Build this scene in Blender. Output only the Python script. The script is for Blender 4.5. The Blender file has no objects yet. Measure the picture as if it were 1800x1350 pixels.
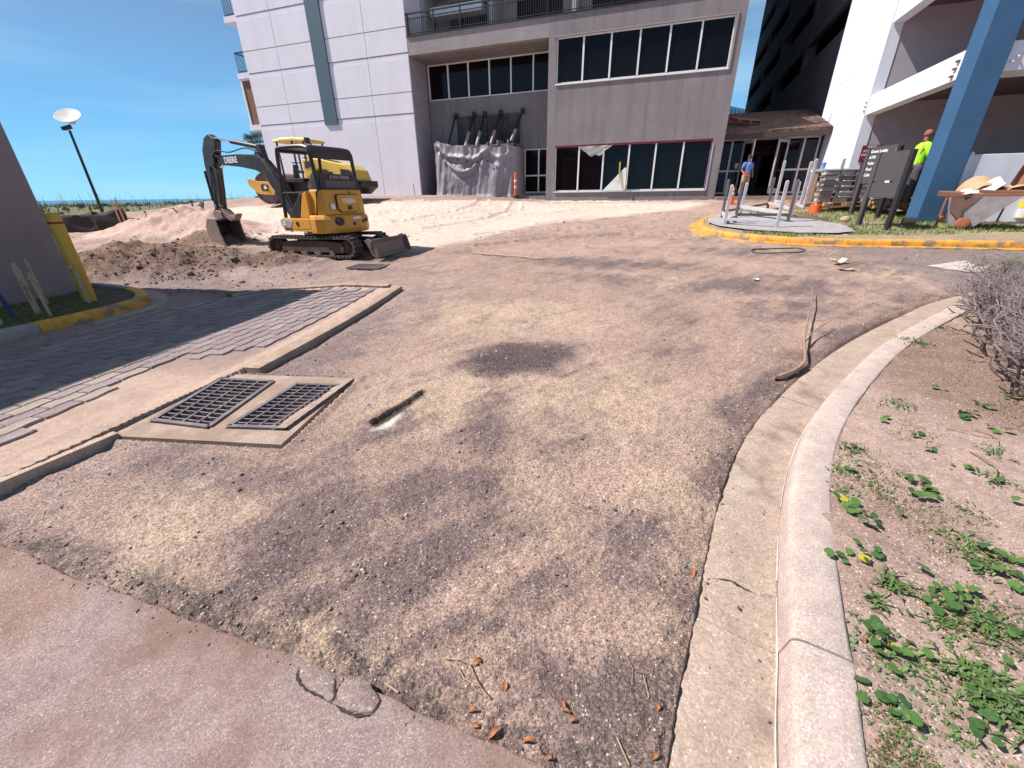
import bpy, bmesh, math, random
import numpy as np
from mathutils import Vector, Matrix, Euler
R_ = math.radians
SC = bpy.context.scene
COL = SC.collection

# ------------------------------------------------------------------ camera
CAMH = 1.6
FPX, CXP, CYP = 715.0, 900.0, 675.0
PITCH = math.atan2(333, 715)
ROLL = math.atan2(20, 1535)
cam_d = bpy.data.cameras.new('camera'); cam = bpy.data.objects.new('camera', cam_d); COL.objects.link(cam)
cam_d.sensor_width = 36; cam_d.sensor_fit = 'HORIZONTAL'; cam_d.lens = 36 * FPX / 1800
cam_d.clip_start = 0.05; cam_d.clip_end = 30000
_x = Vector((1, 0, 0)); _f = Vector((0, math.cos(PITCH), -math.sin(PITCH))); _u = Vector((0, math.sin(PITCH), math.cos(PITCH)))
_c, _s = math.cos(-ROLL), math.sin(-ROLL)
# image axes expressed in world axes
ax = _x * _c + _u * _s
ay = -_x * _s + _u * _c
cam.matrix_world = Matrix(((ax.x, ay.x, -_f.x, 0), (ax.y, ay.y, -_f.y, 0), (ax.z, ay.z, -_f.z, CAMH), (0, 0, 0, 1)))
SC.camera = cam
SC.render.resolution_x = 1024; SC.render.resolution_y = 768

# ------------------------------------------------------------------ light
SUN_EL, SUN_AZ = R_(50), R_(2)       # the sun stands to the left, a little ahead
SDIR = Vector((-math.cos(SUN_AZ) * math.cos(SUN_EL), math.sin(SUN_AZ) * math.cos(SUN_EL), math.sin(SUN_EL)))
sd = bpy.data.lights.new('sun', 'SUN'); sd.energy = 5.0; sd.angle = R_(0.53); sd.color = (1.0, 0.935, 0.86)
so = bpy.data.objects.new('sun', sd); COL.objects.link(so)
so.rotation_euler = SDIR.to_track_quat('Z', 'Y').to_euler(); so.location = (-20, 5, 30)
W = bpy.data.worlds.new('World'); SC.world = W; W.use_nodes = True
nt = W.node_tree; bgn = nt.nodes['Background']
sky = nt.nodes.new('ShaderNodeTexSky'); sky.sky_type = 'NISHITA'; sky.sun_disc = False
sky.sun_elevation = SUN_EL; sky.sun_rotation = R_(276); sky.air_density = 1.25; sky.dust_density = 0.0; sky.ozone_density = 1.6
hs = nt.nodes.new('ShaderNodeHueSaturation'); hs.inputs['Saturation'].default_value = 1.02; hs.inputs['Value'].default_value = 1.0
tn = nt.nodes.new('ShaderNodeMix'); tn.data_type = 'RGBA'; tn.blend_type = 'MULTIPLY'; tn.inputs['Factor'].default_value = 1
tn.inputs['B'].default_value = (1.02, 1.0, 1.0, 1)
tc = nt.nodes.new('ShaderNodeTexCoord'); mp = nt.nodes.new('ShaderNodeMapping'); mp.inputs['Scale'].default_value = (0.7, 0.9, 6.5)
mp.inputs['Rotation'].default_value = (0, R_(-9), R_(25))
nz = nt.nodes.new('ShaderNodeTexNoise'); nz.inputs['Scale'].default_value = 1.6; nz.inputs['Detail'].default_value = 6; nz.inputs['Roughness'].default_value = 0.5
cr = nt.nodes.new('ShaderNodeMapRange'); cr.inputs['From Min'].default_value = 0.44; cr.inputs['From Max'].default_value = 0.80
cr.inputs['To Min'].default_value = 0.0; cr.inputs['To Max'].default_value = 0.8
cm = nt.nodes.new('ShaderNodeMix'); cm.data_type = 'RGBA'; cm.inputs['B'].default_value = (6.6, 10.2, 12.6, 1)
L = nt.links.new
L(sky.outputs[0], hs.inputs['Color']); L(hs.outputs[0], tn.inputs['A']); L(tn.outputs['Result'], cm.inputs['A'])
L(tc.outputs['Generated'], mp.inputs[0]); L(mp.outputs[0], nz.inputs['Vector']); L(nz.outputs['Fac'], cr.inputs['Value'])
L(cr.outputs[0], cm.inputs['Factor'])
sx = nt.nodes.new('ShaderNodeSeparateXYZ'); L(tc.outputs['Generated'], sx.inputs[0])
hz = nt.nodes.new('ShaderNodeMapRange'); hz.interpolation_type = 'SMOOTHSTEP'; hz.inputs['From Min'].default_value = -.02; hz.inputs['From Max'].default_value = .42; hz.inputs['To Min'].default_value = 1; hz.inputs['To Max'].default_value = 0
L(sx.outputs['Z'], hz.inputs['Value'])
rp0 = nt.nodes.new('ShaderNodeValToRGB'); rp0.color_ramp.elements[0].position = 0; rp0.color_ramp.elements[0].color = (.30, .74, 1.0, 1); rp0.color_ramp.elements[1].position = .5; rp0.color_ramp.elements[1].color = (.04, .24, .90, 1)
e_ = rp0.color_ramp.elements.new(.14); e_.color = (.12, .50, 1.0, 1)
L(sx.outputs['Z'], rp0.inputs[0])
sc_ = nt.nodes.new('ShaderNodeVectorMath'); sc_.operation = 'SCALE'; sc_.inputs['Scale'].default_value = 13.2; L(rp0.outputs[0], sc_.inputs[0])
hm = nt.nodes.new('ShaderNodeMix'); hm.data_type = 'RGBA'; L(hz.outputs[0], hm.inputs['Factor']); L(tn.outputs['Result'], hm.inputs['A']); L(sc_.outputs[0], hm.inputs['B'])
L(hm.outputs['Result'], cm.inputs['A']); L(cm.outputs['Result'], bgn.inputs['Color'])
bgn.inputs['Strength'].default_value = 0.055
SC.view_settings.view_transform = 'Standard'; SC.view_settings.look = 'None'
SC.view_settings.exposure = 0.56; SC.view_settings.gamma = 1; SC.view_settings.use_curve_mapping = False
SC.cycles.max_bounces = 6; SC.cycles.transparent_max_bounces = 8

# ------------------------------------------------------------------ rays, for laying out the place from the surveyed photograph
def ray(px, py):
    x = px - CXP; y = -(py - CYP)
    c, s = math.cos(-ROLL), math.sin(-ROLL)
    xr = c * x - s * y; yr = s * x + c * y
    d = np.array([xr, FPX * math.cos(PITCH) + yr * math.sin(PITCH), -FPX * math.sin(PITCH) + yr * math.cos(PITCH)])
    return d / np.linalg.norm(d)
CAMP = np.array([0, 0, CAMH])
def gz(px, py, z=0.0):
    d = ray(px, py); return CAMP + d * ((z - CAMH) / d[2])
BA = R_(19.5); CA, SA = math.cos(BA), math.sin(BA)
def B(u, v, z=0.0): return Vector((u * CA + v * SA, -u * SA + v * CA, z))
def UV(p): return (p[0] * CA - p[1] * SA, p[0] * SA + p[1] * CA, p[2])
def pv(px, py, v):           # point of a ray on the plane v = const (u, v, z)
    d = ray(px, py); k = v / (d[0] * SA + d[1] * CA); return UV(CAMP + d * k)
def pu(px, py, u):
    d = ray(px, py); k = u / (d[0] * CA - d[1] * SA); return UV(CAMP + d * k)

# ------------------------------------------------------------------ noise and terrain
def _h(ix, iy, seed):
    h = (ix.astype(np.int64) * 374761393 + iy.astype(np.int64) * 668265263 + seed * 1442695041) & 0xffffffff
    h = ((h ^ (h >> 13)) * 1274126177) & 0xffffffff
    h = (h ^ (h >> 16)) & 0xffffffff
    return h / 4294967295.0
def vn(x, y, seed=0):
    x = np.asarray(x, float); y = np.asarray(y, float)
    ix = np.floor(x); iy = np.floor(y); fx = x - ix; fy = y - iy
    fx = fx * fx * fx * (fx * (fx * 6 - 15) + 10); fy = fy * fy * fy * (fy * (fy * 6 - 15) + 10)
    ix = ix.astype(np.int64); iy = iy.astype(np.int64)
    a = _h(ix, iy, seed); b = _h(ix + 1, iy, seed); c = _h(ix, iy + 1, seed); d = _h(ix + 1, iy + 1, seed)
    return (a + (b - a) * fx) * (1 - fy) + (c + (d - c) * fx) * fy
def fbm(x, y, sc, octv=4, seed=0, gain=0.5):
    t = 0; a = 1; n = 0
    for i in range(octv):
        ca, sa = math.cos(1.1 * i + .4), math.sin(1.1 * i + .4)
        t = t + a * (vn((x * ca - y * sa) * sc + 13.7 * i, (x * sa + y * ca) * sc - 7.3 * i, seed + i) - .5); n += a; a *= gain; sc *= 2.07
    return t / n * 2
def ss(q, a, b):
    s = np.clip((q - a) / (b - a), 0, 1); return s * s * (3 - 2 * s)
def sdf_poly(X, Y, P):       # signed distance, negative inside
    P = np.asarray(P, float)[:, :2]; n = len(P)
    d = np.full(X.shape, 1e9); inside = np.zeros(X.shape, bool)
    for i in range(n):
        ax_, ay_ = P[i]; bx_, by_ = P[(i + 1) % n]
        ex, ey = bx_ - ax_, by_ - ay_
        wx, wy = X - ax_, Y - ay_
        t = np.clip((wx * ex + wy * ey) / (ex * ex + ey * ey + 1e-12), 0, 1)
        d = np.minimum(d, (wx - ex * t) ** 2 + (wy - ey * t) ** 2)
        c1 = (ay_ > Y) != (by_ > Y)
        xi = (bx_ - ax_) * (Y - ay_) / ((by_ - ay_) if by_ != ay_ else 1e-9) + ax_
        inside ^= c1 & (X < xi)
    d = np.sqrt(d); return np.where(inside, -d, d)
def poly_dist(X, Y, P):      # distance and arclength to an open polyline
    P = np.asarray(P, float)[:, :2]; best = np.full(X.shape, 1e9); S = np.zeros(X.shape); s0 = 0; side = np.zeros(X.shape)
    for i in range(len(P) - 1):
        ex, ey = P[i + 1] - P[i]; Ls = math.hypot(ex, ey)
        wx, wy = X - P[i][0], Y - P[i][1]
        t = np.clip((wx * ex + wy * ey) / (Ls * Ls), 0, 1)
        d = np.hypot(wx - ex * t, wy - ey * t); m = d < best
        best = np.where(m, d, best); S = np.where(m, s0 + t * Ls, S); side = np.where(m, np.sign(ex * wy - ey * wx), side); s0 += Ls
    return best, S, side
def spline(P, n=8):
    P = [np.array(p, float) for p in P]; out = []
    Q = [2 * P[0] - P[1]] + P + [2 * P[-1] - P[-2]]
    for i in range(1, len(Q) - 2):
        for k in range(n):
            t = k / n
            out.append(.5 * ((2 * Q[i]) + (-Q[i - 1] + Q[i + 1]) * t + (2 * Q[i - 1] - 5 * Q[i] + 4 * Q[i + 1] - Q[i + 2]) * t * t + (-Q[i - 1] + 3 * Q[i] - 3 * Q[i + 1] + Q[i + 2]) * t ** 3))
    out.append(P[-1]); return np.array(out)

def macro(X, Y):
    X = np.asarray(X, float); Y = np.asarray(Y, float)
    u = X * CA - Y * SA; v = X * SA + Y * CA
    w = .07 * (np.minimum(v, 23.5) - 5)
    t = w / 2 + np.sqrt(w * w / 4 + .002) - .0056
    left = ss(-u, 5, 12) * (1 - ss(-u, 25.5, 31))
    t = t + .5 * ss(v, 13.2, 20) * left
    k = .06                                             # soft cap near the building line
    cap = 1.3 + .3 * left
    t = -k * np.log(np.exp(-t / k) + np.exp(-cap / k))
    far = ss(-u, 31, 42) * ss(v, 8, 18)
    t = t * (1 - far) + far * (.98 + .28 * fbm(X, Y, .12, 3, 5))
    t = t - 6.0 * ss(v - .0 * u, 62, 90) - 6.0 * ss(-u, 62, 90) * (v < 200)
    return t
def G(px, py, zoff=0.0):     # where a ray meets the ground
    d = ray(px, py)
    ks = np.geomspace(.5, 90, 3000)
    P = CAMP[None, :] + d[None, :] * ks[:, None]
    h = macro(P[:, 0], P[:, 1]) + zoff - P[:, 2]
    i = np.argmax(h > 0)
    if h[i] <= 0: return None
    return P[i] if i == 0 else P[i - 1] + (P[i] - P[i - 1]) * (-h[i - 1] / (h[i] - h[i - 1]))
def Gp(pts, z=None): return [tuple((G(*p) if z is None else gz(p[0], p[1], z))[:2]) for p in pts]

# kerb beside the bed at the right (line at the foot of the kerb face)
KERB = spline([(.2, -1.3), (.45, -.3), (.64, .3), (.8, .63), (1.0, .96), (1.19, 1.28), (1.45, 1.69), (1.75, 2.1), (2.16, 2.56), (2.84, 3.19), (3.87, 4.02), (5.12, 4.83), (6.34, 5.5), (8.2, 6.15), (10.4, 6.5), (14, 6.4)], 8)
SLABEDGE = Gp([(-400, 800), (-150, 905), (0, 955), (110, 1010), (215, 1052), (330, 1090), (430, 1132), (520, 1165), (600, 1188), (690, 1222), (760, 1262), (850, 1302), (950, 1350), (1060, 1420)], 0)
SLABPOLY = SLABEDGE + [(.5, -1.5), (-6, -2.5)]
# raised drive of pavers at the left: right-hand edge
DRIVE_E = [(-2.08, 7.2), (-2.42, 5.3), (-2.69, 3.75), (-2.93, 2.6), (-3.17, 2.0), (-3.75, .6), (-4.2, -.5)]
DRIVE = [(-2.08, 7.2), (-3.0, 7.42), (-4.1, 7.3), (-4.9, 6.75), (-5.4, 6.1), (-5.55, 5.2), (-5.9, 4.2), (-6.8, 1.5), (-7.5, -.5), (-4.2, -.5), (-3.75, .6), (-3.17, 2.0), (-2.69, 3.75), (-2.42, 5.3)]
APRON = [tuple(gz(*p, .03)[:2]) for p in [(430, 658), (622, 665), (494, 782), (215, 766)]]
GRATE_L = [tuple(gz(*p, .03)[:2]) for p in [(270, 740), (390, 668), (480, 672), (368, 752)]]
GRATE_R = [tuple(gz(*p, .03)[:2]) for p in [(403, 751), (522, 677), (606, 679), (503, 754)]]
ISL = [tuple(p) for p in spline(Gp([(1262, 381), (1244, 386), (1229, 393), (1227, 401), (1243, 411), (1300, 421), (1400, 428.5), (1510, 432), (1650, 434), (1800, 437), (1990, 437)]), 5)]
ISLPOLY = ISL + [tuple(B(16, 19)[:2]), tuple(B(4.0, 19.5)[:2]), tuple(B(2.3, 17.8)[:2])]
LISL = [tuple(p) for p in spline([(-7.6, 1.2), (-6.75, 3.5), (-6.45, 4.5), (-6.2, 5.2), (-6.0, 5.9), (-5.95, 6.5), (-6.2, 7.0), (-6.75, 7.45), (-7.6, 7.85), (-8.6, 8.1)], 5)]
LISLPOLY = LISL + [(-13, 9), (-13, 1)]
SANDPOLY = Gp([(300, 410), (345, 372), (440, 362), (520, 360), (640, 357), (760, 353), (900, 353), (1000, 353), (1150, 355), (1255, 353), (1215, 366), (1130, 376), (1010, 388), (930, 398), (860, 413), (800, 428), (735, 440), (655, 442), (560, 440), (470, 425), (380, 424)])
MOUNDC = [(-12.4, 16.6, .85, 1.7), (-10.9, 15.9, .72, 1.35), (-13.8, 16.9, .5, 1.6), (-9.8, 14.9, .35, 1.2)]
BERM = [(-12.5, 9.9, .5, 1.2), (-10.4, 9.5, .42, .8), (-8.9, 9.3, .5, .75), (-7.7, 9.5, .48, .7), (-6.6, 9.7, .38, .65), (-5.6, 9.9, .26, .6), (-8.4, 10.9, .3, .9), (-10.3, 11.6, .32, 1.1), (-9.2, 13.5, .28, .9), (-6.9, 8.9, .12, .5)]
# world ellipses of the darker residue (cx, cy, 2x2) from their surveyed outlines
def ell(cx, cy, rx, ry, st, rot=0):
    c0 = G(cx, cy); cr_, sr_ = math.cos(R_(rot)), math.sin(R_(rot))
    a = G(cx + rx * cr_, cy + rx * sr_); b = G(cx - ry * sr_, cy + ry * cr_)
    M = np.linalg.inv(np.array([[a[0] - c0[0], b[0] - c0[0]], [a[1] - c0[1], b[1] - c0[1]]])); return (c0[0], c0[1], M, st)
DARK = [ell(*q) for q in [(600, 600, 150, 42, .75, -28), (720, 570, 70, 25, .4, -20), (905, 635, 95, 30, 1.0, 0), (300, 812, 95, 42, .75, 0), (450, 850, 130, 40, .6, -8), (640, 760, 130, 50, .6, -25), (520, 940, 150, 55, .9, -35), (430, 1030, 120, 45, .8, -30),
    (700, 900, 130, 80, .75, -30), (860, 760, 60, 110, .7, 15), (840, 860, 90, 80, .7, 0), (1080, 950, 80, 90, .75, 0), (950, 1010, 90, 50, .7, -20), (1000, 780, 50, 50, .35, 0), (700, 1000, 140, 60, .7, -30), (560, 1060, 150, 60, .8, 20), (1010, 1180, 150, 60, .75, 0), (1110, 1230, 110, 70, .6, 20), (820, 1110, 130, 35, .65, 0), (760, 1200, 150, 35, .85, 25),
    (960, 1290, 120, 60, .6, 25), (1170, 1030, 60, 70, .45, 0), (1300, 740, 55, 45, .8, -40), (1345, 680, 60, 30, .9, -35), (1270, 830, 35, 60, .7, 15), (1500, 590, 110, 18, .9, -20), (1420, 545, 120, 22, .6, 0), (1330, 505, 180, 18, .7, 0), (1050, 462, 160, 9, .8, 2), (1080, 492, 120, 10, .6, 3), (1180, 560, 45, 30, .5, -30), (1190, 620, 60, 30, .4, 0),
    (700, 480, 120, 12, .45, -5), (650, 455, 90, 8, .6, 0), (870, 560, 60, 12, .25, 0), (980, 415, 160, 6, .35, 0), (1350, 445, 160, 9, .55, 2), (1560, 470, 150, 14, .5, 2), (1630, 520, 80, 14, .5, 0), (400, 455, 200, 22, .55, 3), (330, 500, 200, 20, .85, 5), (560, 480, 90, 10, .5, 0), (800, 505, 90, 10, .35, 0), (1240, 420, 60, 8, .4, 0), (150, 830, 60, 30, .3, -30), (130, 1000, 130, 30, .35, 20)]]
TANS = [ell(*q) for q in [(420, 905, 60, 22, .6, -10), (280, 920, 110, 60, .8, -30), (600, 1120, 110, 45, .8, 15), (760, 700, 130, 50, .8, -15), (1100, 700, 110, 90, .6, 0), (900, 560, 160, 30, .8, 0), (960, 700, 70, 35, .8, 0), (1180, 860, 90, 80, .6, 0), (940, 840, 60, 70, .5, 0), (730, 650, 100, 15, .5, -25), (1130, 1110, 60, 70, .6, 0), (1180, 500, 60, 12, .5, 0), (1600, 480, 110, 12, .7, 0)]]
def blob(X, Y, E, soft=.55):
    m = np.zeros(X.shape)
    wx = X + .16 * fbm(X, Y, 1.7, 4, 31) * (1 + .08 * np.hypot(X, Y)); wy = Y + .16 * fbm(X, Y, 1.9, 4, 57) * (1 + .08 * np.hypot(X, Y))
    for cx, cy, M, st in E:
        dx = wx - cx; dy = wy - cy
        d = np.hypot(M[0, 0] * dx + M[0, 1] * dy, M[1, 0] * dx + M[1, 1] * dy)
        m = np.maximum(m, st * (1 - ss(d, 1 - soft, 1 + soft)))
    return m
TRACKS = [[tuple(B(u_, v_)[:2]) for u_, v_ in t_] for t_ in [
    [(-13.5, 15), (-10.5, 16.6), (-7.8, 17.3), (-5, 18.6), (-2, 20.5)], [(-13, 13.4), (-10.2, 14.6), (-7.4, 15.6), (-4.4, 17.6), (-2.5, 20)],
    [(-9.6, 14.4), (-8.4, 16.5), (-8.2, 19), (-9.0, 21.5)], [(-7.6, 13.2), (-6.4, 15.6), (-6.3, 18.2), (-7.2, 21.3)], [(-12.5, 18.4), (-9, 19), (-5, 19.8), (-1, 20.9)],
    [(-4.4, 10.4), (-3.0, 11.6), (-1.0, 12.6), (2, 12.7)], [(-5.2, 12.2), (-3.2, 13.4), (-.6, 14.1)], [(-3.9, 14.5), (-1.8, 16.6), (.6, 17.8)]]]
SANDTRK = [[(-3.4, .4), (-3.55, 2.0), (-3.3, 3.4), (-3.0, 4.7)], [(-4.3, .4), (-4.15, 2.2), (-3.85, 3.9), (-3.3, 5.2)]]

HOLE = [gz(*p, .03)[:2] for p in [(652, 735), (742, 683), (738, 692), (660, 742)]]
def zones(X, Y):
    wob = .02 * fbm(X, Y, 4, 3, 91)
    z = {}
    z['slab'] = sdf_poly(X + wob, Y + wob, SLABPOLY)
    z['drive'] = sdf_poly(X, Y, DRIVE)
    kd, ks, side = poly_dist(X, Y, KERB); z['kerb'] = -kd * side      # positive on the bed side
    z['apron'] = sdf_poly(X, Y, APRON)
    z['isl'] = sdf_poly(X, Y, ISLPOLY); z['lisl'] = sdf_poly(X, Y, LISLPOLY)
    return z
def height(X, Y, Z=None, detail=True):
    X = np.atleast_1d(np.asarray(X, float)); Y = np.atleast_1d(np.asarray(Y, float))
    if Z is None: Z = zones(X, Y)
    r = np.hypot(X, Y)
    h = macro(X, Y)
    slab = Z['slab'] < 0; drive = Z['drive'] < 0; bed = Z['kerb'] > .08
    paved = slab | drive | (Z['apron'] < .0)
    n1 = fbm(X, Y, .9, 3, 3); n2 = fbm(X, Y, 5, 4, 11, .55); n3 = fbm(X, Y, 30, 3, 17, .6)
    fine = 1 - ss(r, 5, 16)
    dirt = .022 * n1 + .012 * n2 * (1 + .4 * (r > 6)) + .0065 * n3 * fine + .008 * fbm(X * .8 + Y * .6, (Y * .8 - X * .6) * 4.5, 1.6, 5, 177, .6) + .004 * fbm((X * .8 + Y * .6) * .6, (Y * .8 - X * .6) * 5, 6, 3, 178, .6) * fine
    # crumbly ridge against the slab edge and the gutter
    dirt = dirt + .006 * np.exp(-((Z['slab'] - .05) / .05) ** 2) * (.5 + n2 + n3) - .008 * np.exp(-((Z['slab'] - .01) / .02) ** 2)
    dirt = dirt + .010 * np.exp(-((-Z['kerb'] - .34) / .08) ** 2) * (.9 + n2 + .8 * n3) * (Z['kerb'] < 0)
    dirt = dirt - .050 * np.exp(-(Z['drive'].clip(0, 9) / .22) ** 2) * (~paved) * (.75 + .8 * n2)
    nk = (1 - ss(-Z['kerb'], .288, .302)) * (Z['kerb'] < .08); dirt = dirt * (1 - nk) - (.035 - .018 * (n2 + .4)) * nk
    na = (1 - ss(Z['apron'], .03, .12)); dirt = dirt * (1 - na) + .024 * na
    # dig marks
    for cx, cy, rr, dd in ((.05, 3.9, .38, .02), (1.5, 3.4, .3, .015)):
        dirt = dirt - dd * np.exp(-((X - cx) ** 2 + (Y - cy) ** 2) / rr ** 2)
    m = np.zeros(X.shape)
    for cx, cy, hh, rr in MOUNDC: m = np.maximum(m, hh * np.exp(-((X - cx) ** 2 + (Y - cy) ** 2) / rr ** 2 * (1 + .25 * n1)))
    b = np.zeros(X.shape)
    for cx, cy, hh, rr in BERM: b = np.maximum(b, hh * np.exp(-((X - cx) ** 2 / 1.8 + (Y - cy) ** 2) / rr ** 2 * (1 + .3 * n1)))
    lump = fbm(X, Y, 2.6, 4, 23, .6)
    dirt = dirt + m * (1 + .22 * lump) + b * (1 + .45 * lump) * (Z['lisl'] > .3)
    rough = ss(r, 7, 12) * (X < -4) * (1 - ss(r, 20, 32)); dirt = dirt + .045 * lump * rough
    u = X * CA - Y * SA; v = X * SA + Y * CA
    far = (v > 13)
    dirt = dirt + .05 * n2 * ss(v, 21.5, 23) * (u < 3)
    for T_ in TRACKS:
        bx = (X > min(p[0] for p in T_) - 1) & (X < max(p[0] for p in T_) + 1) & (Y > min(p[1] for p in T_) - 1) & (Y < max(p[1] for p in T_) + 1)
        if bx.any():
            d, s, sd_ = poly_dist(X[bx], Y[bx], T_)
            prof = (1 - ss(d, .2, .27)); lug = np.sin((s + d * .6) * 2 * math.pi / .3)
            dirt[bx] += prof * (-.035 + .022 * lug) + .035 * np.exp(-((d - .32) / .07) ** 2)
    h = h + np.where(slab, .022 + .003 * n1 + .001 * n2, 0)
    dr = .046 + .002 * n1
    st = np.zeros(X.shape)
    for T_ in SANDTRK:
        d, s, sd_ = poly_dist(X, Y, T_)
        st += (1 - ss(d, .10, .13)) * (.5 + .5 * np.sin(d * 2 * math.pi / .034)) * .006 + .010 * np.exp(-((d - .15) / .03) ** 2)
    dr = dr + st * (.6 + n1)
    h = h + np.where(drive, dr, 0)
    bedh = .098 + .02 * n1 + .010 * n2 + .004 * n3 * fine
    h = np.where(bed, macro(X, Y) + bedh, h)
    grate = np.minimum(sdf_poly(X, Y, GRATE_L), sdf_poly(X, Y, GRATE_R)) if (np.abs(X + 2.2) < 1.5).any() else 9 + 0 * X
    h = h + np.where(~paved & ~bed, dirt, 0)
    h = np.where(Z['apron'] < .03, macro(X, Y) - .03, h)
    h = np.where(grate < .01, -.45, h)
    hol = sdf_poly(X, Y, HOLE); h = np.where(hol < .01, h - .03, h)
    h = np.where((Z['isl'] < -.10), macro(X, Y) + .125 + .02 * n2 + .02 * n1, h)
    h = np.where((Z['isl'] < .0) & (Z['isl'] >= -.10), macro(X, Y) - .02, h)
    h = np.where((Z['lisl'] < -.10), macro(X, Y) + .10 + .02 * n2 + .02 * n1, h)
    h = np.where((Z['lisl'] < .0) & (Z['lisl'] >= -.10), macro(X, Y) - .02, h)
    return h
def ht(x, y): return float(height([x], [y])[0])
def GH(px, py):              # ground point including relief
    p = G(px, py)
    return Vector((p[0], p[1], ht(p[0], p[1])))
# ------------------------------------------------------------------ mesh builder and object helpers
class MB:
    def __init__(s, off=(0, 0, 0)): s.v = []; s.f = []; s.off = off
    def add(s, vs, fs):
        n = len(s.v); s.v += [tuple(q) for q in vs]; s.f += [tuple(i + n for i in f) for f in fs]; return s
    def box(s, x0, x1, y0, y1, z0, z1):
        return s.add([(x0, y0, z0), (x1, y0, z0), (x1, y1, z0), (x0, y1, z0), (x0, y0, z1), (x1, y0, z1), (x1, y1, z1), (x0, y1, z1)],
                     [(0, 3, 2, 1), (4, 5, 6, 7), (0, 1, 5, 4), (1, 2, 6, 5), (2, 3, 7, 6), (3, 0, 4, 7)])
    def obox(s, c, d, R=None):
        R = R or Matrix.Identity(3); c = Vector(c)
        vs = [c + R @ Vector((sx * d[0] / 2, sy * d[1] / 2, sz * d[2] / 2)) for sz in (-1, 1) for sx, sy in ((-1, -1), (1, -1), (1, 1), (-1, 1))]
        return s.add(vs, [(0, 3, 2, 1), (4, 5, 6, 7), (0, 1, 5, 4), (1, 2, 6, 5), (2, 3, 7, 6), (3, 0, 4, 7)])
    def bar(s, p0, p1, w, h=None, up=(0, 0, 1)):
        p0 = Vector(p0); p1 = Vector(p1); h = h or w; d = (p1 - p0); L_ = d.length; d.normalize(); up = Vector(up)
        if abs(d.dot(up)) > .98: up = Vector((1, 0, 0)) if abs(d.x) < .9 else Vector((0, 1, 0))
        sx = d.cross(up).normalized(); uz = sx.cross(d)
        R = Matrix((d, sx, uz)).transposed(); return s.obox((p0 + p1) / 2, (L_, w, h), R)
    def prism(s, P, axis, d0, d1):     # polygon P in the other two axes, extruded along axis from d0 to d1
        n = len(P)
        def mk(p, d): return {'x': (d, p[0], p[1]), 'y': (p[0], d, p[1]), 'z': (p[0], p[1], d)}[axis]
        return s.add([mk(p, d0) for p in P] + [mk(p, d1) for p in P], [tuple(range(n))[::-1], tuple(range(n, 2 * n))] + [(i, (i + 1) % n, n + (i + 1) % n, n + i) for i in range(n)])
    def loft(s, rings, close=True, cap=True):
        n = len(rings[0]); m = len(rings); vs = [q for r in rings for q in r]; fs = []
        for i in range(m - 1):
            for j in range(n if close else n - 1): fs.append((i * n + j, i * n + (j + 1) % n, (i + 1) * n + (j + 1) % n, (i + 1) * n + j))
        if cap and close: fs += [tuple(range(n))[::-1], tuple((m - 1) * n + k for k in range(n))]
        return s.add(vs, fs)
    def tube(s, pts, r, n=8, cap=True):
        pts = [Vector(p) for p in pts]; rings = []; up = None
        for i, p in enumerate(pts):
            d = (pts[min(i + 1, len(pts) - 1)] - pts[max(i - 1, 0)])
            if d.length < 1e-9: d = Vector((0, 0, 1))
            d.normalize()
            if up is None:
                up = Vector((0, 0, 1)) if abs(d.z) < .9 else Vector((1, 0, 0))
            a = d.cross(up)
            if a.length < 1e-6: a = d.cross(Vector((0, 1, .1)))
            a.normalize(); b = a.cross(d); up = b
            rr = r[i] if hasattr(r, '__len__') else r
            rings.append([p + a * (rr * math.cos(2 * math.pi * k / n)) + b * (rr * math.sin(2 * math.pi * k / n)) for k in range(n)])
        return s.loft(rings, True, cap)
    def cyl(s, p0, p1, r0, r1=None, n=16): return s.tube([p0, p1], [r0, r0 if r1 is None else r1], n)
    def lathe(s, prof, n=24, c=(0, 0, 0), axis='z'):
        rings = []
        for r, z in prof:
            ring = []
            for k in range(n):
                a = 2 * math.pi * k / n; x, y = r * math.cos(a), r * math.sin(a)
                q = {'z': (x, y, z), 'y': (x, z, y), 'x': (z, x, y)}[axis]; ring.append((q[0] + c[0], q[1] + c[1], q[2] + c[2]))
            rings.append(ring)
        return s.loft(rings)
    def mesh(s, name, mat=None, smooth=False):
        me = bpy.data.meshes.new(name)
        ox, oy, oz = s.off
        me.from_pydata([(a - ox, b - oy, c - oz) for a, b, c in s.v], [], s.f)
        if mat: me.materials.append(mat)
        bm = bmesh.new(); bm.from_mesh(me); bmesh.ops.recalc_face_normals(bm, faces=bm.faces); bm.to_mesh(me); bm.free()
        if smooth: me.shade_smooth(); 
        me.update(); return me
    def build(s, name, mat, parent=None, smooth=False, bevel=0, seg=2, sharp=35, **k):
        o = bpy.data.objects.new(name, s.mesh(name, mat, smooth)); COL.objects.link(o)
        if parent: o.parent = parent
        if bevel:
            b = o.modifiers.new('bevel', 'BEVEL'); b.width = bevel; b.segments = seg; b.limit_method = 'ANGLE'; b.angle_limit = R_(sharp)
        if smooth and not bevel:
            o.data.set_sharp_from_angle(angle=R_(sharp))
        for q, w in k.items(): o[q] = w
        return o
def thing(name, label, cat, loc=(0, 0, 0), rz=0, group=None):
    o = bpy.data.objects.new(name, None); COL.objects.link(o); o.location = loc; o.rotation_euler = (0, 0, rz); o.empty_display_size = .1
    o['label'] = label; o['category'] = cat
    if group: o['group'] = group
    return o
def tag(o, label, cat, group=None):
    o['label'] = label; o['category'] = cat
    if group: o['group'] = group
    return o
def put(o, loc, rot=(0, 0, 0)): o.location = loc; o.rotation_euler = rot; return o
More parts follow.
